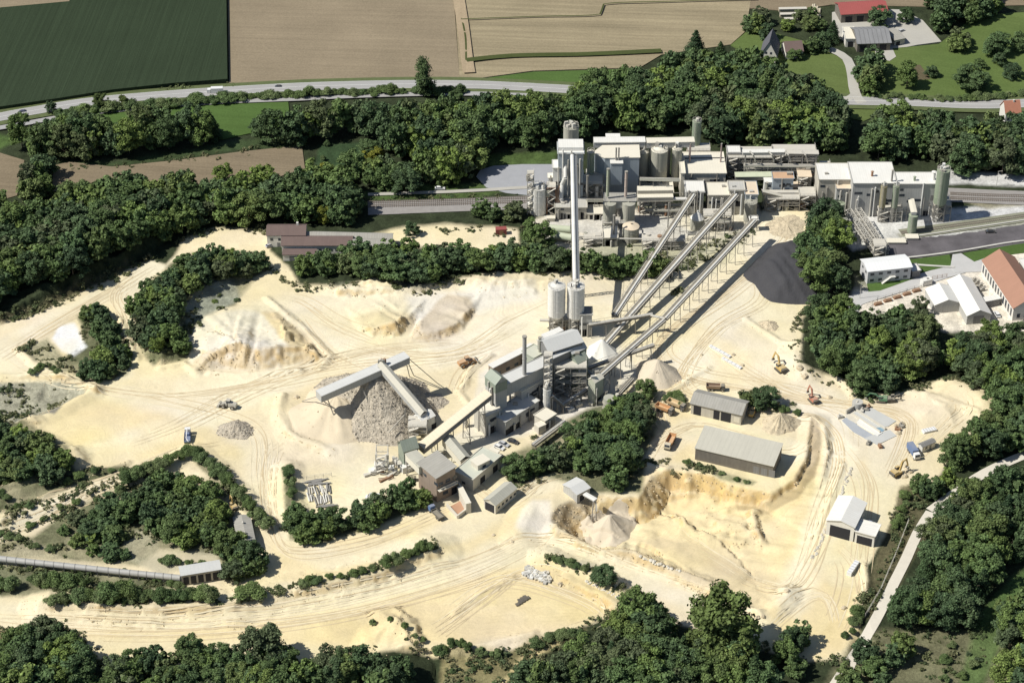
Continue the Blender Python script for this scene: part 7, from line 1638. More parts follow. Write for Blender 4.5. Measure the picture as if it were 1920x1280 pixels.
# farm
h = Hall('red_barn', 'barn', 'large barn with a red sheet roof at the top edge', (1578,27), (1664,22), (1564,6), 5.5, 8.0, WOOD, REDB, 'gable', eave=.6)
for k in range(3): h.opening(0, 4+k*6, .1, 3.5, 3.8, 'gate', DARK)
h = Hall('farm_barn', 'barn', 'grey ribbed-roof barn with a dark open front below the red barn', (1608,82), (1670,80), (1604,52), 4.8, 8.0, WOOD, pm('roof_ribbed', (.25,.25,.25), .85, .15, .3, seam=.25, per=2.2, streak=.15), 'gable', eave=.5)
for k in range(3): h.opening(0, 3+k*5, .1, 3.5, 3.8, 'gate', DARK)
h = Hall('farm_annex', 'annex', 'cream flat-roofed annex left of the ribbed-roof barn', (1586,74), (1606,74), (1582,52), 4.4, None, PLAST, CREAM, 'flat'); h.opening(0, 2.5, .1, 2.6, 3, 'gate', DARK)
h = Hall('farm_shed', 'shed', 'grey small shed at the right end of the ribbed-roof barn', (1678,76), (1697,72), (1680,52), 3.6, 4.6, CONCW, GREYR, 'gable'); h.opening(0, 2, .1, 2.2, 2.4, 'door', DARK)
h = Hall('farmhouse', 'house', 'white farmhouse with a steep dark roof by the stubble field', (1456,104), (1462,80), (1426,102), 5.0, 12, PLAST, DARKR, 'gable', eave=.5)
for k in range(3): h.opening(3, 1.8+k*2.4, 1.2, 1.2, 1.3, 'window', GLASS, WHITE)
for k in range(2): h.opening(3, 2.8+k*2.4, 5.2, 1.0, 1.2, 'window', GLASS, WHITE)
h = Hall('farmhouse', 'house', 'small house with a reddish-brown roof right of the steep dark roof', (1474,98), (1506,96), (1472,80), 4.4, 7.5, PLAST, BROWNR, 'gable')
for k in range(2): h.opening(3, 2+k*3, 1.2, 1.1, 1.2, 'window', GLASS, WHITE)
h = Hall('roadside_house', 'house', 'small white house with a red hipped roof at the right edge of the country road', (1886,213), (1914,211), (1884,197), 5.0, 9.5, PLAST, REDR, 'gable')
for k in range(3): h.opening(0, 1.5+k*2.4, 1.2, 1.1, 1.3, 'window', GLASS, WHITE)
b = MB().mat(PLAST); p = h.P(4.5, h.W*.45); b.box((p.x, p.y, h.base+9.0), (.7, .7, 2.2)); b.build('chimney', parent=h.t)
# ------------------------------------------------------------------ dense pipework of the lime works
rp = random.Random(21)
for k, (x0, x1, yb, z, m) in enumerate([(1100,1134,352,9,STEELP),(1098,1132,378,6,STEEL),(1192,1235,348,4,STEEL),(1195,1284,385,4,STEELP),(1210,1282,396,3,STEEL),(1322,1368,418,5,STEELP),(1120,1200,336,9,STEEL),(1200,1275,338,15,STEELP),(1430,1500,366,6,STEEL),(1395,1530,312,10,STEELP),(1395,1530,318,7,STEEL),(1400,1525,326,4,RUST),(1600,1650,372,6,STEELP),(1690,1760,395,3,STEELP),(1040,1098,368,7,STEELP),(1130,1190,418,4,STEELP),(1290,1330,440,3,STEEL)]):
    p, q = G(x0, yb, z), G(x1, yb+rp.uniform(-2, 2), z); t = thing('pipe_bridge', 'pipe run number on short posts', 'pipe', (p.x, p.y, 0))
    for j in range(3): b = MB().mat(rp.choice([m, STEELP, SILOC])); o = Vector((0, j*.7, .25*j)); b.cyl(p+o, q+o, .2+.1*rp.random(), n=8); b.build('tube', parent=t, smooth=True)
    n = max(2, int((q-p).length/5))
    for j in range(n+1): e = p+(q-p)*j/n; b = MB().mat(STEEL); b.bar((e.x, e.y, 0), (e.x, e.y, z), .22); b.bar((e.x, e.y-.3, z-.2), (e.x, e.y+2, z-.2), .2); b.build('post', parent=t)
    t['label'] = ['pipe run between white tower and chamfered hall, upper', 'pipe run between white tower and chamfered hall, lower', 'dark pipe run at the left foot of the silo row', 'pale pipe run below the lower cream gallery', 'dark pipe run in front of the works yard', 'pale pipe run between the two right conveyor heads', 'dark pipe run across the blue-grey hall front', 'pale pipe run across the silo row at mid height', 'dark pipe run below the inclined belt', 'topmost pipe run through the steel pipe rack', 'middle pipe run through the steel pipe rack', 'rusty lowest pipe run through the steel pipe rack', 'pipe run on the front of the large white hall', 'pipe run between twin silos and tall green silo', 'pipe run on the roof of the low concrete block', 'pipe run between the two upright bins', 'dark pipe run below the white cone tank'][k]
for k, (x, yb, yt, w_, lab) in enumerate([(1100,392,330,5,'tall dark duct right of the light grey box building'),(1118,385,348,7,'short pale cyclone in the dark pipework'),(1127,380,352,6,'second pale cyclone nearer the grey head house'),(1055,350,300,4,'grey duct on the front of the tall white tower'),(1214,372,352,5,'stub duct before the cream galleries'),(1340,425,398,8,'pale cyclone before the wide cream-roofed house'),(1352,428,402,6,'dusty cyclone nearer the middle conveyor'),(1475,392,372,6,'small drum below the inclined belt'),(1436,372,344,5,'thin stack left of the orange-brown roof'),(1545,345,318,3,'thin pole on the left part of the white hall'),(1622,348,333,3,'short vent stack on the large white hall'),(1740,404,385,6,'small drum beside the tall green silo legs'),(1160,405,388,8,'white drum between the upright bins'),(1225,402,380,7,'rust-brown drum under the thick white pipe'),(1248,404,384,5,'grey drum right of the rust-brown drum')]):
    stack(lab, x, yb, yt, w_, [STEEL, SILOW, HOPPER, SILOC, RUST][k % 5], 0, name='process_duct', cat='duct')
# ================================================================== vehicles and machines (local models, forward = +x)
TYRE = pm('tyre', (.03, .03, .032), .9, .2, 1, dust=.5, dustc=(.45, .38, .26)); CHASSIS = pm('chassis', (.06, .06, .065), .7, .2, 1, dust=.4)
def paint(n, c, dust=.3): return pm('paint_'+n, c, .4, .06, .5, dust=dust, fine=.04)
ORANGE = paint('orange', (.46, .22, .08), .45); YEL = paint('yellow', (.52, .34, .08), .45); RED = paint('red', (.42, .12, .07), .4); GRY = paint('grey', (.42, .41, .38), .4)
BLUE = paint('blue', (.07, .15, .33), .3); WHT = paint('white', (.78, .78, .77), .08); BLK = paint('black', (.03, .03, .035), .08); GRN = paint('green', (.05, .20, .10), .3); SILV = paint('silver', (.50, .51, .53), .1)
BEIGE = paint('beige', (.58, .52, .40), .3); BED = pm('bed_orange', (.55, .29, .12), .8, .2, .6, dust=.35)
def wheel(t, x, y, r, w_, hub=None):
    b = MB().mat(TYRE); b.cyl((x, y-w_/2, r), (x, y+w_/2, r), r, n=18); o = b.build('wheel', parent=t, smooth=True)
    h_ = MB().mat(hub or GRY); s = 1 if y > 0 else -1; h_.cyl((x, y+s*w_/2, r), (x, y+s*(w_/2+.04), r), r*.5, n=12); h_.build('rim', parent=o)
def V(name, cat, label, px, py, ang, group=None, dz=0.0):
    p = Gt(px, py); return thing(name, label, cat, (p.x, p.y, p.z+dz), R(ang), group, local=True)
def loft(b, secs, y):
    """side profile (x, z) extruded to half width y with slight tumblehome"""
    n = len(secs); L = [(x, -y*k, z) for x, z, k in secs]; Q = [(x, y*k, z) for x, z, k in secs]
    b.face(L); b.face(Q[::-1])
    for i in range(n): j = (i+1) % n; b.face([L[j], L[i], Q[i], Q[j]])
def car(label, px, py, ang, m, kind='car', group='cars'):
    t = V('parked_car' if kind != 'van' else 'van', kind, label, px, py, ang, group)
    L, Hh = (4.5, 1.45) if kind == 'car' else (5.4, 2.3); x = L/2
    b = MB().mat(m)
    if kind == 'car':
        loft(b, [(-x, .35, 1), (x, .35, 1), (x, .7, .96), (x-.9, .92, .96), (-x+.15, .98, .96), (-x, .8, .96)], .9); b.build('body', parent=t)
        g_ = MB().mat(GLASS); loft(g_, [(-x+.35, .95, .92), (x-1.0, .93, .92), (x-1.7, 1.38, .78), (-x+.9, 1.42, .78)], .9); g_.build('windows', parent=t)
        r_ = MB().mat(m); loft(r_, [(-x+.85, 1.40, .76), (x-1.75, 1.37, .76), (x-1.85, 1.47, .74), (-x+1.0, 1.50, .74)], .9); r_.build('roof', parent=t)
    else:
        loft(b, [(-x, .4, 1), (x, .4, 1), (x, .95, .97), (x-.7, 1.15, .97), (x-1.6, 2.2, .9), (-x, 2.3, .9)], 1.0); b.build('body', parent=t)
        g_ = MB().mat(GLASS); g_.face([(x-.72, -.85, 1.2), (x-.72, .85, 1.2), (x-1.5, .8, 2.12), (x-1.5, -.8, 2.12)]); g_.build('windscreen', parent=t)
    for sx in (-1, 1):
        for sy in (-1, 1): wheel(t, sx*(x-.85), sy*.82, .33, .22)
    for sy in (-1, 1): l = MB().mat(pm('lamp_glass', (.8, .8, .75), .2)); l.box((x-.02, sy*.65, .68), (.1, .35, .16)); l.build('headlight', parent=t)
def tub(b, x0, x1, y, z0, z1, th_=.15, floor=True, flare=.2, tail=True):
    f = flare
    P0 = [(x0, -y), (x1, -y), (x1, y), (x0, y)]; P1 = [(x0-f, -y-f*.6), (x1+f, -y-f*.6), (x1+f, y+f*.6), (x0-f, y+f*.6)]
    for i in range(4):
        if i == 3 and not tail: continue
        j = (i+1) % 4; a, c, d, e = (*P0[i], z0), (*P0[j], z0), (*P1[j], z1), (*P1[i], z1); b.face([a, c, d, e])
        k = .93; a2, c2, d2, e2 = [((p[0]-(x0+x1)/2)*k+(x0+x1)/2, p[1]*k, p[2]) for p in (a, c, d, e)]; b.face([c2, a2, e2, d2]); b.face([e, d, d2, e2])
    b.face([(p[0], p[1], z0+.1) for p in P0]); b.face([(p[0], p[1], z0) for p in P0[::-1]])
def dumper(label, px, py, ang, cab, bed, sc=1.0, name='dump_truck', cat='dump truck', group=None, load=False):
    t = V(name, cat, label, px, py, ang, group); t.scale = (sc,)*3
    b = MB().mat(CHASSIS); b.box((0, 0, 1.0), (7.6, 1.4, .5)); b.box((3.2, 0, .9), (1.6, 2.3, .6)); b.build('chassis', parent=t)
    c = MB().mat(cab); loft(c, [(2.5, 1.2, 1), (4.2, 1.2, 1), (4.25, 2.1, 1), (3.95, 3.0, .92), (2.5, 3.05, .92)], 1.2); c.build('cab', parent=t)
    g_ = MB().mat(GLASS); g_.face([(4.29, -1.0, 2.1), (4.29, 1.0, 2.1), (4.02, .95, 2.9), (4.02, -.95, 2.9)]); g_.build('windscreen', parent=t)
    for s_ in (-1, 1): g_ = MB().mat(GLASS); g_.box((3.4, s_*1.14, 2.5), (.9, .16, .6)); g_.build('side_window', parent=t)
    d = MB().mat(bed); tub(d, -3.9, 2.0, 1.25, 1.5, 2.9, flare=.25); d.build('bed', parent=t)
    for x_ in (3.2, -1.3, -2.8):
        for s_ in (-1, 1): wheel(t, x_, s_*1.05, .62, .5)
    return t
def loader(label, px, py, ang, m, sc=1.0):
    t = V('wheel_loader', 'wheel loader', label, px, py, ang); t.scale = (sc,)*3
    b = MB().mat(m); loft(b, [(-3.6, 1.1, 1), (-.4, 1.1, 1), (-.4, 2.5, .9), (-1.0, 2.6, .9), (-3.5, 2.2, .85)], 1.15); b.build('engine_cover', parent=t)
    f = MB().mat(m); f.box((1.4, 0, 1.4), (2.2, 1.3, 1.0)); f.build('front_frame', parent=t)
    c = MB().mat(GLASS); loft(c, [(-1.0, 2.4, 1), (.5, 2.3, 1), (.3, 3.5, .85), (-.9, 3.5, .85)], .85); c.build('cab', parent=t)
    r_ = MB().mat(m); r_.box((-.3, 0, 3.6), (1.6, 1.7, .16)); r_.build('cab_roof', parent=t)
    for s_ in (-1, 1): a = MB().mat(m); a.bar((1.2, s_*.7, 2.0), (3.4, s_*.8, .9), .28, .5); a.build('lift_arm', parent=t)
    k = MB().mat(GRY)
    k.face([(3.4, -1.6, .2), (4.6, -1.6, .15), (4.6, 1.6, .15), (3.4, 1.6, .2)]); k.face([(3.4, -1.6, .2), (3.4, 1.6, .2), (3.2, 1.6, 1.4), (3.2, -1.6, 1.4)]); k.bar((3.2, -1.6, 1.4), (3.2, 1.6, 1.4), .2)
    for s_ in (-1.6, 1.6): k.face([(3.4, s_, .2), (4.6, s_, .15), (3.9, s_, 1.3), (3.2, s_, 1.4)])
    k.build('bucket', parent=t)
    for x_ in (1.6, -2.2):
        for s_ in (-1, 1): wheel(t, x_, s_*1.25, .85, .6, m)
def excavator(label, px, py, ang, m, sc=1.0, reach=1.0, up=1.0, house=None, cat='excavator'):
    t = V('excavator', cat, label, px, py, ang); t.scale = (sc,)*3; hr_ = R(house if house is not None else 0); ca, sa = math.cos(hr_), math.sin(hr_)
    for s_ in (-1, 1):
        b = MB().mat(TYRE); P = [(-1.9, .35), (-1.6, .02), (1.6, .02), (1.9, .35), (1.9, .55), (1.6, .85), (-1.6, .85), (-1.9, .55)]; L = [(x, s_*1.25-.3, z) for x, z in P]; Q = [(x, s_*1.25+.3, z) for x, z in P]
        b.face(L); b.face(Q[::-1]); [b.face([L[(i+1) % 8], L[i], Q[i], Q[(i+1) % 8]]) for i in range(8)]; b.build('track', parent=t)
    b = MB().mat(CHASSIS); b.cyl((0, 0, .5), (0, 0, 1.1), .8, n=18); b.box((0, 0, .55), (2, 2, .4)); b.build('undercarriage', parent=t)
    def W(x, y, z): return (x*ca-y*sa, x*sa+y*ca, z)
    def lbox(b, x0, x1, y0, y1, z0, z1, k=1.0):
        p = [W(x, y, z0) for x, y in ((x0, y0), (x1, y0), (x1, y1), (x0, y1))]; q = [W((x-(x0+x1)/2)*k+(x0+x1)/2, (y-(y0+y1)/2)*k+(y0+y1)/2, z1) for x, y in ((x0, y0), (x1, y0), (x1, y1), (x0, y1))]
        b.face(p[::-1]); b.face(q); [b.face([p[i], p[(i+1) % 4], q[(i+1) % 4], q[i]]) for i in range(4)]
    b = MB().mat(m); lbox(b, -2.3, 1.0, -1.35, 1.35, 1.1, 1.9); lbox(b, -2.3, -.4, -1.3, 1.3, 1.9, 2.35, .9); b.build('engine_cover', parent=t)
    b = MB().mat(CHASSIS); lbox(b, -2.75, -2.3, -1.25, 1.25, 1.1, 2.1); b.build('counterweight', parent=t)
    c = MB().mat(GLASS); lbox(c, -.3, 1.3, .3, 1.3, 1.9, 2.9, .88); c.build('cab', parent=t)
    c = MB().mat(m); lbox(c, -.3, 1.2, .32, 1.28, 2.9, 3.05, .9); c.build('cab_roof', parent=t)
    A = W(.8, -.2, 1.6); B = W(3.4*reach, -.2, 4.6*up); C_ = W(6.0*reach, -.2, 2.9*up); D = W(5.6*reach, -.2, .8)
    b = MB().mat(m); M_ = W(2.2*reach, -.2, 4.3*up); b.bar(A, M_, .45, .6); b.bar(M_, W(4.6*reach, -.2, 4.6*up), .4, .5); b.build('boom', parent=t)
    B2 = W(4.4*reach, -.2, 4.9*up)
    b = MB().mat(m); b.bar(B2, C_ if False else W(6.0*reach, -.2, 1.9*up), .34, .5); b.build('stick', parent=t)
    b = MB().mat(CHASSIS); b.bar(W(1.4, -.2, 1.9), W(3.0*reach, -.2, 4.0*up), .16); b.build('cylinder', parent=t)
    k = MB().mat(GRY); e = (6.0*reach, 1.9*up); 
    for s_ in (-.75, .35): k.face([W(e[0]-.1, s_, e[1]), W(e[0]+.5, s_, e[1]-.8), W(e[0], s_, e[1]-1.3), W(e[0]-.9, s_, e[1]-.8)])
    k.face([W(e[0]-.1, -.75, e[1]), W(e[0]+.5, -.75, e[1]-.8), W(e[0]+.5, .35, e[1]-.8), W(e[0]-.1, .35, e[1])]); k.face([W(e[0]+.5, -.75, e[1]-.8), W(e[0], -.75, e[1]-1.3), W(e[0], .35, e[1]-1.3), W(e[0]+.5, .35, e[1]-.8)]); k.build('bucket', parent=t)
def truck(label, px, py, ang, cab, body, kind='box', group=None):
    t = V('truck', 'truck', label, px, py, ang, group)
    b = MB().mat(CHASSIS); b.box((0, 0, .85), (7.5, 1.1, .35)); b.build('chassis', parent=t)
    c = MB().mat(cab); loft(c, [(2.2, .8, 1), (3.9, .8, 1), (3.95, 1.8, 1), (3.7, 2.8, .93), (2.2, 2.85, .93)], 1.15); c.build('cab', parent=t)
    g_ = MB().mat(GLASS); g_.face([(3.99, -.95, 1.75), (3.99, .95, 1.75), (3.75, .9, 2.65), (3.75, -.9, 2.65)]); g_.build('windscreen', parent=t)
    d = MB().mat(body)
    if kind == 'box': d.box((-.9, 0, 2.2), (5.8, 2.4, 2.4)); d.box((-.9, 0, 3.43), (5.6, 2.2, .06)); 
    elif kind == 'tank': d.cyl((-3.7, 0, 2.0), (1.9, 0, 2.0), 1.1, n=20)
    else: tub(d, -3.8, 1.9, 1.2, 1.1, 1.8, flare=.03)
    d.build('load_body', parent=t, smooth=kind == 'tank')
    if kind == 'crane':
        k = MB().mat(WHT); k.bar((1.6, 0, 1.5), (1.6, 0, 3.6), .4); k.bar((1.6, 0, 3.6), (-3.8, .3, 3.2), .3); k.bar((-3.8, .3, 3.2), (-5.8, -.6, 3.0), .2); k.build('crane_arm', parent=t)
        k = MB().mat(BLUE); k.box((.6, 0, 1.7), (1.2, 1.6, 1.0)); k.build('winch', parent=t)
    for x_ in (2.9, -1.6, -2.8):
        for s_ in (-1, 1): wheel(t, x_, s_*.98, .5, .4)
    return t
loader('orange-brown wheel loader on the sand behind the gantry', 877, 684, 25, ORANGE, 1.15)
loader('grey-white wheel loader on the haul road left of the stockpile', 428, 763, 165, GRY, 1.0)
loader('yellow loader parked at the right end of the grey open-fronted shed', 1411, 776, 70, YEL, .85)
truck('blue and white crane truck standing below the small gravel mound', 352, 822, 95, WHT, BLUE, 'crane')
excavator('yellow excavator with raised arm on the sand below the ash heap', 1463, 694, 118, YEL, 1.1, .9, 1.15)
excavator('red-orange excavator near the rim road above the pit', 1524, 752, 115, RED, .95, .8, 1.2)
excavator('yellow excavator beside a rubble pile at the right tree edge', 1682, 890, 35, YEL, 1.1, .75, 1.2)
excavator('small yellow excavator behind the grey shed in the grove', 438, 952, 120, YEL, .8, .7, 1.1)
dumper('dark dump truck parked behind the grey open-fronted shed', 1341, 731, -5, CHASSIS, paint('brown', (.26, .17, .12), .3), .9)
dumper('dump truck with a worn orange bed on the rim above the pit', 1256, 834, -110, BEIGE, BED, 1.0)
t = dumper('orange-bedded articulated dumper parked by the trees, left one', 1246, 772, -35, CHASSIS, BED, .95, 'articulated_dumper', 'dumper')
t = dumper('beige articulated dumper with an ochre bed, right one', 1268, 764, -35, CHASSIS, paint('ochre', (.62, .46, .26), .3), .95, 'articulated_dumper', 'dumper')
excavator('green tracked screener beside a dark machine under the right trees', 1652, 752, 170, GRN, 1.0, 1.0, .7, cat='tracked machine')
excavator('dark tracked crusher to the right of the green screener', 1672, 752, 10, CHASSIS, .9, .7, .7, cat='tracked machine')
truck('blue truck with white cab beside the site hut', 1712, 852, -75, WHT, BLUE, 'box')
truck('blue truck standing inside the lower garage annex', 1624, 1000, -110, BLUE, BLUE, 'box')
truck('blue tractor truck with a long drawbar at the tree tip below the control house', 818, 966, 125, BLUE, CHASSIS, 'flat')
car('white van standing by the trees of the scrap yard', 699, 935, 172, WHT, 'van')
car('white car parked beside the small brown workshop', 936, 840, -35, WHT); car('dark-roofed car parked right of the white car', 945, 834, -35, SILV); car('black car half under the tree right of the parked pair', 962, 829, -30, BLK)
car('dark blue car on the country road at the far left', 42, 212, 190, paint('navy', (.03, .04, .09), .05)); car('dark car on the country road, beyond the white truck', 521, 165, 178, BLK)
truck('white box truck driving on the country road', 404, 176, 184, WHT, WHT, 'box')
car('white car parked by the path left of the turning place', 825, 355, 2, WHT); car('white car parked between steel hall and tiled hall', 1869, 591, 100, WHT); car('dark car in the yard of the white quarry house', 507, 462, 30, SILV)
car('dark car beside the railway near the green silo', 1857, 436, 5, BLK); car('dark van on the farm yard', 1690, 60, 40, SILV)
# white long container by the garages, street furniture, stored things
def solid(name, cat, label, px, py, d, ang, m, group=None, extra=None):
    t = V(name, cat, label, px, py, ang, group); b = MB().mat(m); b.box((0, 0, d[2]/2), d); b.build('body', parent=t)
    e = MB().mat(extra or DGREY)
    for i in range(5): x = -d[0]/2+d[0]*(i+.5)/5; e.box((x, 0, d[2]+.03), (.1, d[1]*.98, .06))
    for s_ in (-1, 1): e.box((0, s_*(d[1]/2+.02), d[2]*.5), (d[0]*.9, .04, d[2]*.12))
    e.build('ribs', parent=t); return t
solid('container', 'container', 'long white container lying below the garages', 1599, 1068, (7.5, 1.8, 1.6), 60, WHT)
solid('trailer', 'trailer', 'flat pale trailer above the white site hut', 1742, 808, (5.5, 2.2, .9), 20, WHT)
solid('conveyor_section', 'conveyor part', 'long white belt frame lying on the open sand, left piece', 1350, 660, (11, 1.2, .8), -46, WHT)
solid('conveyor_section', 'conveyor part', 'long white belt frame lying on the open sand, right piece', 1372, 682, (10, 1.2, .8), -46, WHT)
r = random.Random(3)
for k in range(26):
    x = 577+(k % 13)*3.4+r.random()*2; y = 915+(k//13)*18+r.random()*8; t = V('steel_pipe', 'pipe', 'steel pipe lying in the fenced pipe yard left of the scrap yard', x, y, 95+r.random()*14, 'steel pipes in the pipe yard')
    b = MB().mat(r.choice([STEEL, STEELP, SILOW, DGREY])); b.cyl((-1.8-r.random()*1.5, 0, .35), (1.8+r.random(), 0, .35), .28, n=10); b.build('tube', parent=t, smooth=True)
for k in range(6):
    t = V('steel_beam', 'beam', 'steel beam at the top and right of the pipe yard', 585+k*6, 903+(k % 2)*5 if k < 4 else 945+k, 8+r.random()*20, 'steel beams around the pipe yard'); b = MB().mat(DGREY); b.box((0, 0, .3), (5+r.random()*3, .5, .5)); b.box((0, 0, .58), (5, .9, .06)); b.build('profile', parent=t)
for k in range(34):
    x = 985+r.random()*45; y = 1066+(x-985)*.35+r.random()*16-4; t = V('concrete_piece', 'rubble piece', 'white concrete piece in the heap on the yellow sand floor', x, y, r.random()*180, 'white concrete pieces on the sand floor')
    b = MB().mat(r.choice([WHITE, CONCL, GREYS])); b.box((0, 0, .4), (1.5+r.random()*2.2, .8+r.random()*.6, .5+r.random()*.6), 0); b.box((.3, .1, .9), (.9, .6, .3), .5); b.build('block', parent=t)
for k in range(8):
    t = V('pallet', 'pallet', 'wooden pallet in the double row on the yellow sand floor', 970+k % 5*5+(k//5)*4, 1134-k % 5*3.2-(k//5)*8, 25, 'wooden pallets on the sand floor'); b = MB().mat(WOOD)
    for i in range(5): b.box((-.5+i*.25, 0, .5), (.16, 1.4, .08))
    b.build('boards', parent=t); b = MB().mat(WOOD)
    for i in (-.6, 0, .6): b.box((0, i, .3), (1.2, .12, .3))
    b.build('blocks', parent=t)
def boulder(px, py, s, label, m=ROUGH, group=None, seed=0):
    import bmesh
    g = np.random.default_rng(seed+int(px)); bm = bmesh.new(); bmesh.ops.create_icosphere(bm, subdivisions=2, radius=s)
    for v in bm.verts: v.co *= .75+.5*g.random(); v.co.z = max(v.co.z*.7, -.2)
    me = bpy.data.meshes.new('boulder'); bm.to_mesh(me); bm.free(); me.materials.append(m); o = bpy.data.objects.new('boulder', me); COL.objects.link(o); o.location = Gt(px, py); tag(o, label, 'boulder', group)
for k in range(70):
    a = k/70; x = 1545+(1615-1545)*(1-a)+r.random()*8; y = 1040-a*150+0*r.random(); x = 1522+a*72+r.random()*7
    boulder(x, 1045-a*170, .35+.4*r.random(), 'grey boulder in the long row left of the garages', CONCW, 'boulders in the long row', k)
for k, (x, y, s) in enumerate([(1500,690,1.6),(1508,705,1.3),(1582,1140,1.1),(1420,1157,1.0),(1430,1155,.9),(1475,1108,1.1),(960,1015,.8),(1050,1095,1.1),(555,745,1.2),(1315,665,.8),(1392,685,.9),(1375,665,.9),(1555,745,1.1),(1574,725,.7),(925,1003,.7),(1695,893,1.4),(1704,884,1.5),(1698,875,1.0),(1680,800,1.3),(1690,795,1.5),(1685,812,1.2)]):
    boulder(x, y, s, 'rough boulder lying loose on the quarry floor', ROUGH, 'loose boulders on the quarry floor', k)
for k in range(40):
    a = k/40; x = 1195+a*75+r.random()*10; boulder(x if k % 2 else 1100+a*80, (1040+a*30 if k % 2 else 1088+a*38)+r.random()*5, .3+.5*r.random(), 'pale rock along the road banks below the pit', CONCL, 'pale rocks along the banks', k)
# fences
def fence(label, pts, hgt, sp, m=None, name='fence', mesh_=True):
    P = [Gt(*p) for p in pts]; t = thing(name, label, 'fence', tuple(P[0])); m = m or STEELP; rl = MB().mat(m); i = 0
    for a, c in zip(P[:-1], P[1:]):
        n = max(1, int((c-a).length/sp))
        for k in range(n+1):
            q = a+(c-a)*k/n; q.z = gz(q); b = MB().mat(m); b.bar(q, q+Vector((0, 0, hgt)), .14); b.build('post', parent=t)
            if k < n:
                e = a+(c-a)*(k+1)/n; e.z = gz(e)
                for z in (.35, .65, .97): rl.bar(q+Vector((0, 0, hgt*z)), e+Vector((0, 0, hgt*z)), .07)
    rl.build('rails', parent=t); return t
fence('long thin fence running down the brown bank on the right', [(1703,980),(1680,1040),(1650,1110),(1622,1158)], 2.2, 3.5)
fence('fence along the works road above the pair of white halls', [(1625,577),(1645,565),(1700,548),(1728,538)], 2.0, 3)
fence('small red-grey fence between the store box and the steel hall', [(1748,525),(1775,520)], 2.0, 2, RUST)
fence('short fence around the top of the pipe yard', [(575,900),(622,893)], 2.0, 3)
for k in range(5):
    t = V('steel_stack', 'steel stack', 'dark stack of rusty steel along the works fence', 1646+k*18, 571-k*6.2, 22, 'steel stacks along the works fence'); b = MB().mat(RUST); b.box((0, 0, .5), (3.4, 1.4, .9)); b.box((.3, .1, 1.05), (2.6, 1, .3)); b.build('bars', parent=t)
for k in range(9):
    t = V('storage_rack', 'rack', 'cluttered storage rack beside the steel halls', [1738,1741,1744,1748,1752,1832,1838,1826,1842][k], [552,560,567,575,582,532,538,528,545][k], 100 if k < 5 else 20, 'storage racks beside the steel halls'); b = MB().mat(STEEL); b.lattice((-1.3, 0, 1), (1.3, 0, 1), 1, 1.6, 2, .12); b.build('rack_frame', parent=t); b = MB().mat(STEELP); b.box((0, 0, .8), (2, .7, .5)); b.box((.2, 0, 1.6), (1.5, .7, .3)); b.build('goods', parent=t)
for k, (x, y) in enumerate([(1920,603),(1905,607),(1935,598)]):
    t = V('pallet_row', 'stacked goods', 'row of stacked pallets at the right edge below the tiled hall', x-10, y+7, 18, 'stacked pallets at the right edge'); b = MB().mat(WOOD); b.box((0, 0, .6), (4, 1.2, 1.0)); b.box((0, .1, 1.2), (3.2, 1, .2)); b.build('stack', parent=t)
# log piles in the farm garden
for k, (x, y, l_) in enumerate([(1460,22,26),(1462,32,20),(1470,41,14)]):
    p, q = Gt(x, y), Gt(x+l_*2, y-1); t = thing('log_pile', ['upper','middle','lower'][k]+' long pale log pile in the farm garden', 'log pile', tuple(p), group=None); b = MB().mat(pm('logs', (.52, .46, .34), .9, .2, .6)); b.bar(p+Vector((0, 0, .8)), q+Vector((0, 0, .8)), 2.0, 1.6); b.build('logs', parent=t); b = MB().mat(STEELP); b.bar(p+Vector((0, 0, 1.75)), q+Vector((0, 0, 1.75)), 2.4, .2); b.build('cover', parent=t)
for k in range(9):
    t = V('timber_stack', 'timber', 'stack of pale timber beside the farm lane', 1527+(k % 3)*5, 14+k*4, 80, 'timber stacks by the farm lane'); b = MB().mat(MATS['logs']); b.cyl((-2.2, 0, .5), (2.2, 0, .5), .5, n=10); b.cyl((-2, .9, .5), (2, .9, .5), .45, n=10); b.build('logs', parent=t)
# ---- wash pad with basins
def slab(name, label, px, z0, z1, m, cat='slab'):
    P = [Gt(x, y) for x, y in px]; c = sum(P, Vector())/len(P); zb = c.z; t = thing(name, label, cat, tuple(c)); b = MB().mat(m); P = [G(x, y, zb) for x, y in px]; b.prism([(p.x, p.y) for p in P], zb+z0, zb+z1); b.build('surface', parent=t); return t
slab('concrete_pad', 'grey concrete pad above the water basin, upper right part', [(1640,768),(1680,790),(1665,800),(1640,803),(1600,775),(1625,762)], -.4, .30, SLABM)
slab('concrete_pad', 'pale concrete pad at the lower end of the water basin', [(1648,812),(1668,806),(1681,817),(1645,834),(1620,822)], -.4, .24, SLABM)
slab('concrete_pad', 'blue-grey wash pad left of the water basin', [(1578,788),(1588,782),(1612,800),(1641,818),(1630,826),(1600,810)], -.4, .18, pm('pad_blue', (.40, .42, .44), .7, .12, .3))
slab('concrete_pad', 'white apron at the upper left corner of the wash pad', [(1583,778),(1600,768),(1612,780),(1606,795),(1590,786)], -.4, .34, CONCL)
slab('concrete_pad', 'pale strip between wash pad and water basin', [(1606,794),(1611,786),(1655,812),(1646,818)], -.4, .5, WHITE)
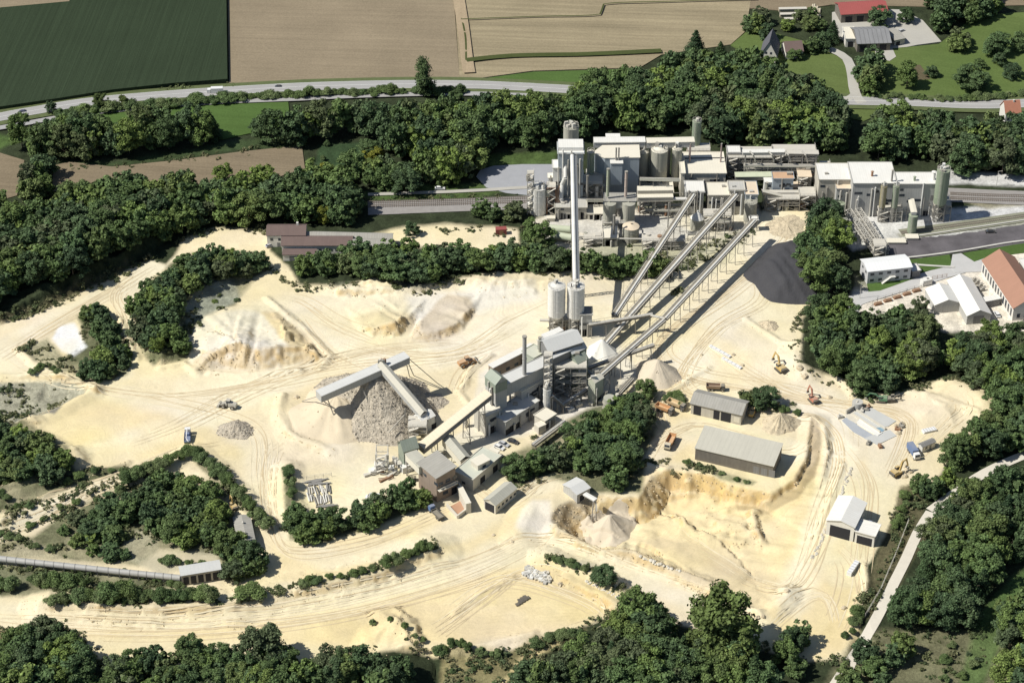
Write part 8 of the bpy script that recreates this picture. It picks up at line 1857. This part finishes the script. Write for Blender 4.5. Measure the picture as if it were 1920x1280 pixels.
t = slab('water_basin', 'long narrow basin of blue-green water between concrete walls', [(1597,777),(1606,771),(1660,806),(1650,812)], -.4, .22, pm('basin_water', (.22, .34, .42), .12, .1, .5), 'basin')
for a, c in (((1597,777),(1650,812)),((1606,771),(1660,806))): p, q = Gt(*a), Gt(*c); b = MB().mat(CONCL); b.bar(p+Vector((0, 0, .5)), q+Vector((0, 0, .5)), .6, 1.0); b.build('basin_wall', parent=t)
p = Gt(1607, 764); t = thing('mixer_drum', 'grey round mixing drum at the upper corner of the wash pad', 'drum', tuple(p)); b = MB().mat(GREYS); b.cyl(p, p+Vector((0, 0, 3)), 2.1, n=22); b.build('drum', parent=t, smooth=True); b = MB().mat(STEEL); b.bar(p+Vector((-3, -3, 0)), p+Vector((0, 0, 3.4)), .5); b.build('ladder', parent=t)
p, q = Gt(1586, 777), Gt(1600, 768); t = thing('low_wall', 'low grey wall at the upper left of the wash pad', 'wall', tuple(p)); b = MB().mat(CONCW); b.bar(p+Vector((0, 0, 1)), q+Vector((0, 0, 1)), .6, 2.2); b.build('wall_slab', parent=t)
for k, (x, y) in enumerate([(1623,770),(1627,765),(1616,772),(1690,800),(1683,806),(1575,783),(1628,832),(1650,838)]):
    t = V('small_plant', 'small machine', 'small rusty machine part around the wash pad', x, y, k*40, 'machine parts around the wash pad'); b = MB().mat([STEEL, RUST, STEELP][k % 3]); b.box((0, 0, .6), (2.2, 1.2, 1.1)); b.cyl((.5, 0, 1.1), (.5, 0, 1.9), .3, n=8); b.build('frame', parent=t)
# shaft of light standards in the works yard
for k, (x, y) in enumerate([(1705,352),(1740,352),(1868,350),(1612,560),(1700,1000)]):
    if k > 3: break
    t = V('lamp_post', 'lamp post', 'thin grey lamp post along the works tracks', x, y, 0, 'lamp posts along the works tracks'); b = MB().mat(STEELP); b.bar((0, 0, 0), (0, 0, 8), .16); b.bar((0, 0, 8), (1.4, 0, 8.2), .14); b.build('post', parent=t); b = MB().mat(GRY); b.box((1.5, 0, 8.15), (.7, .3, .14)); b.build('lamp_head', parent=t)
for o in bpy.data.objects:
    if '_o' in o: del o['_o']
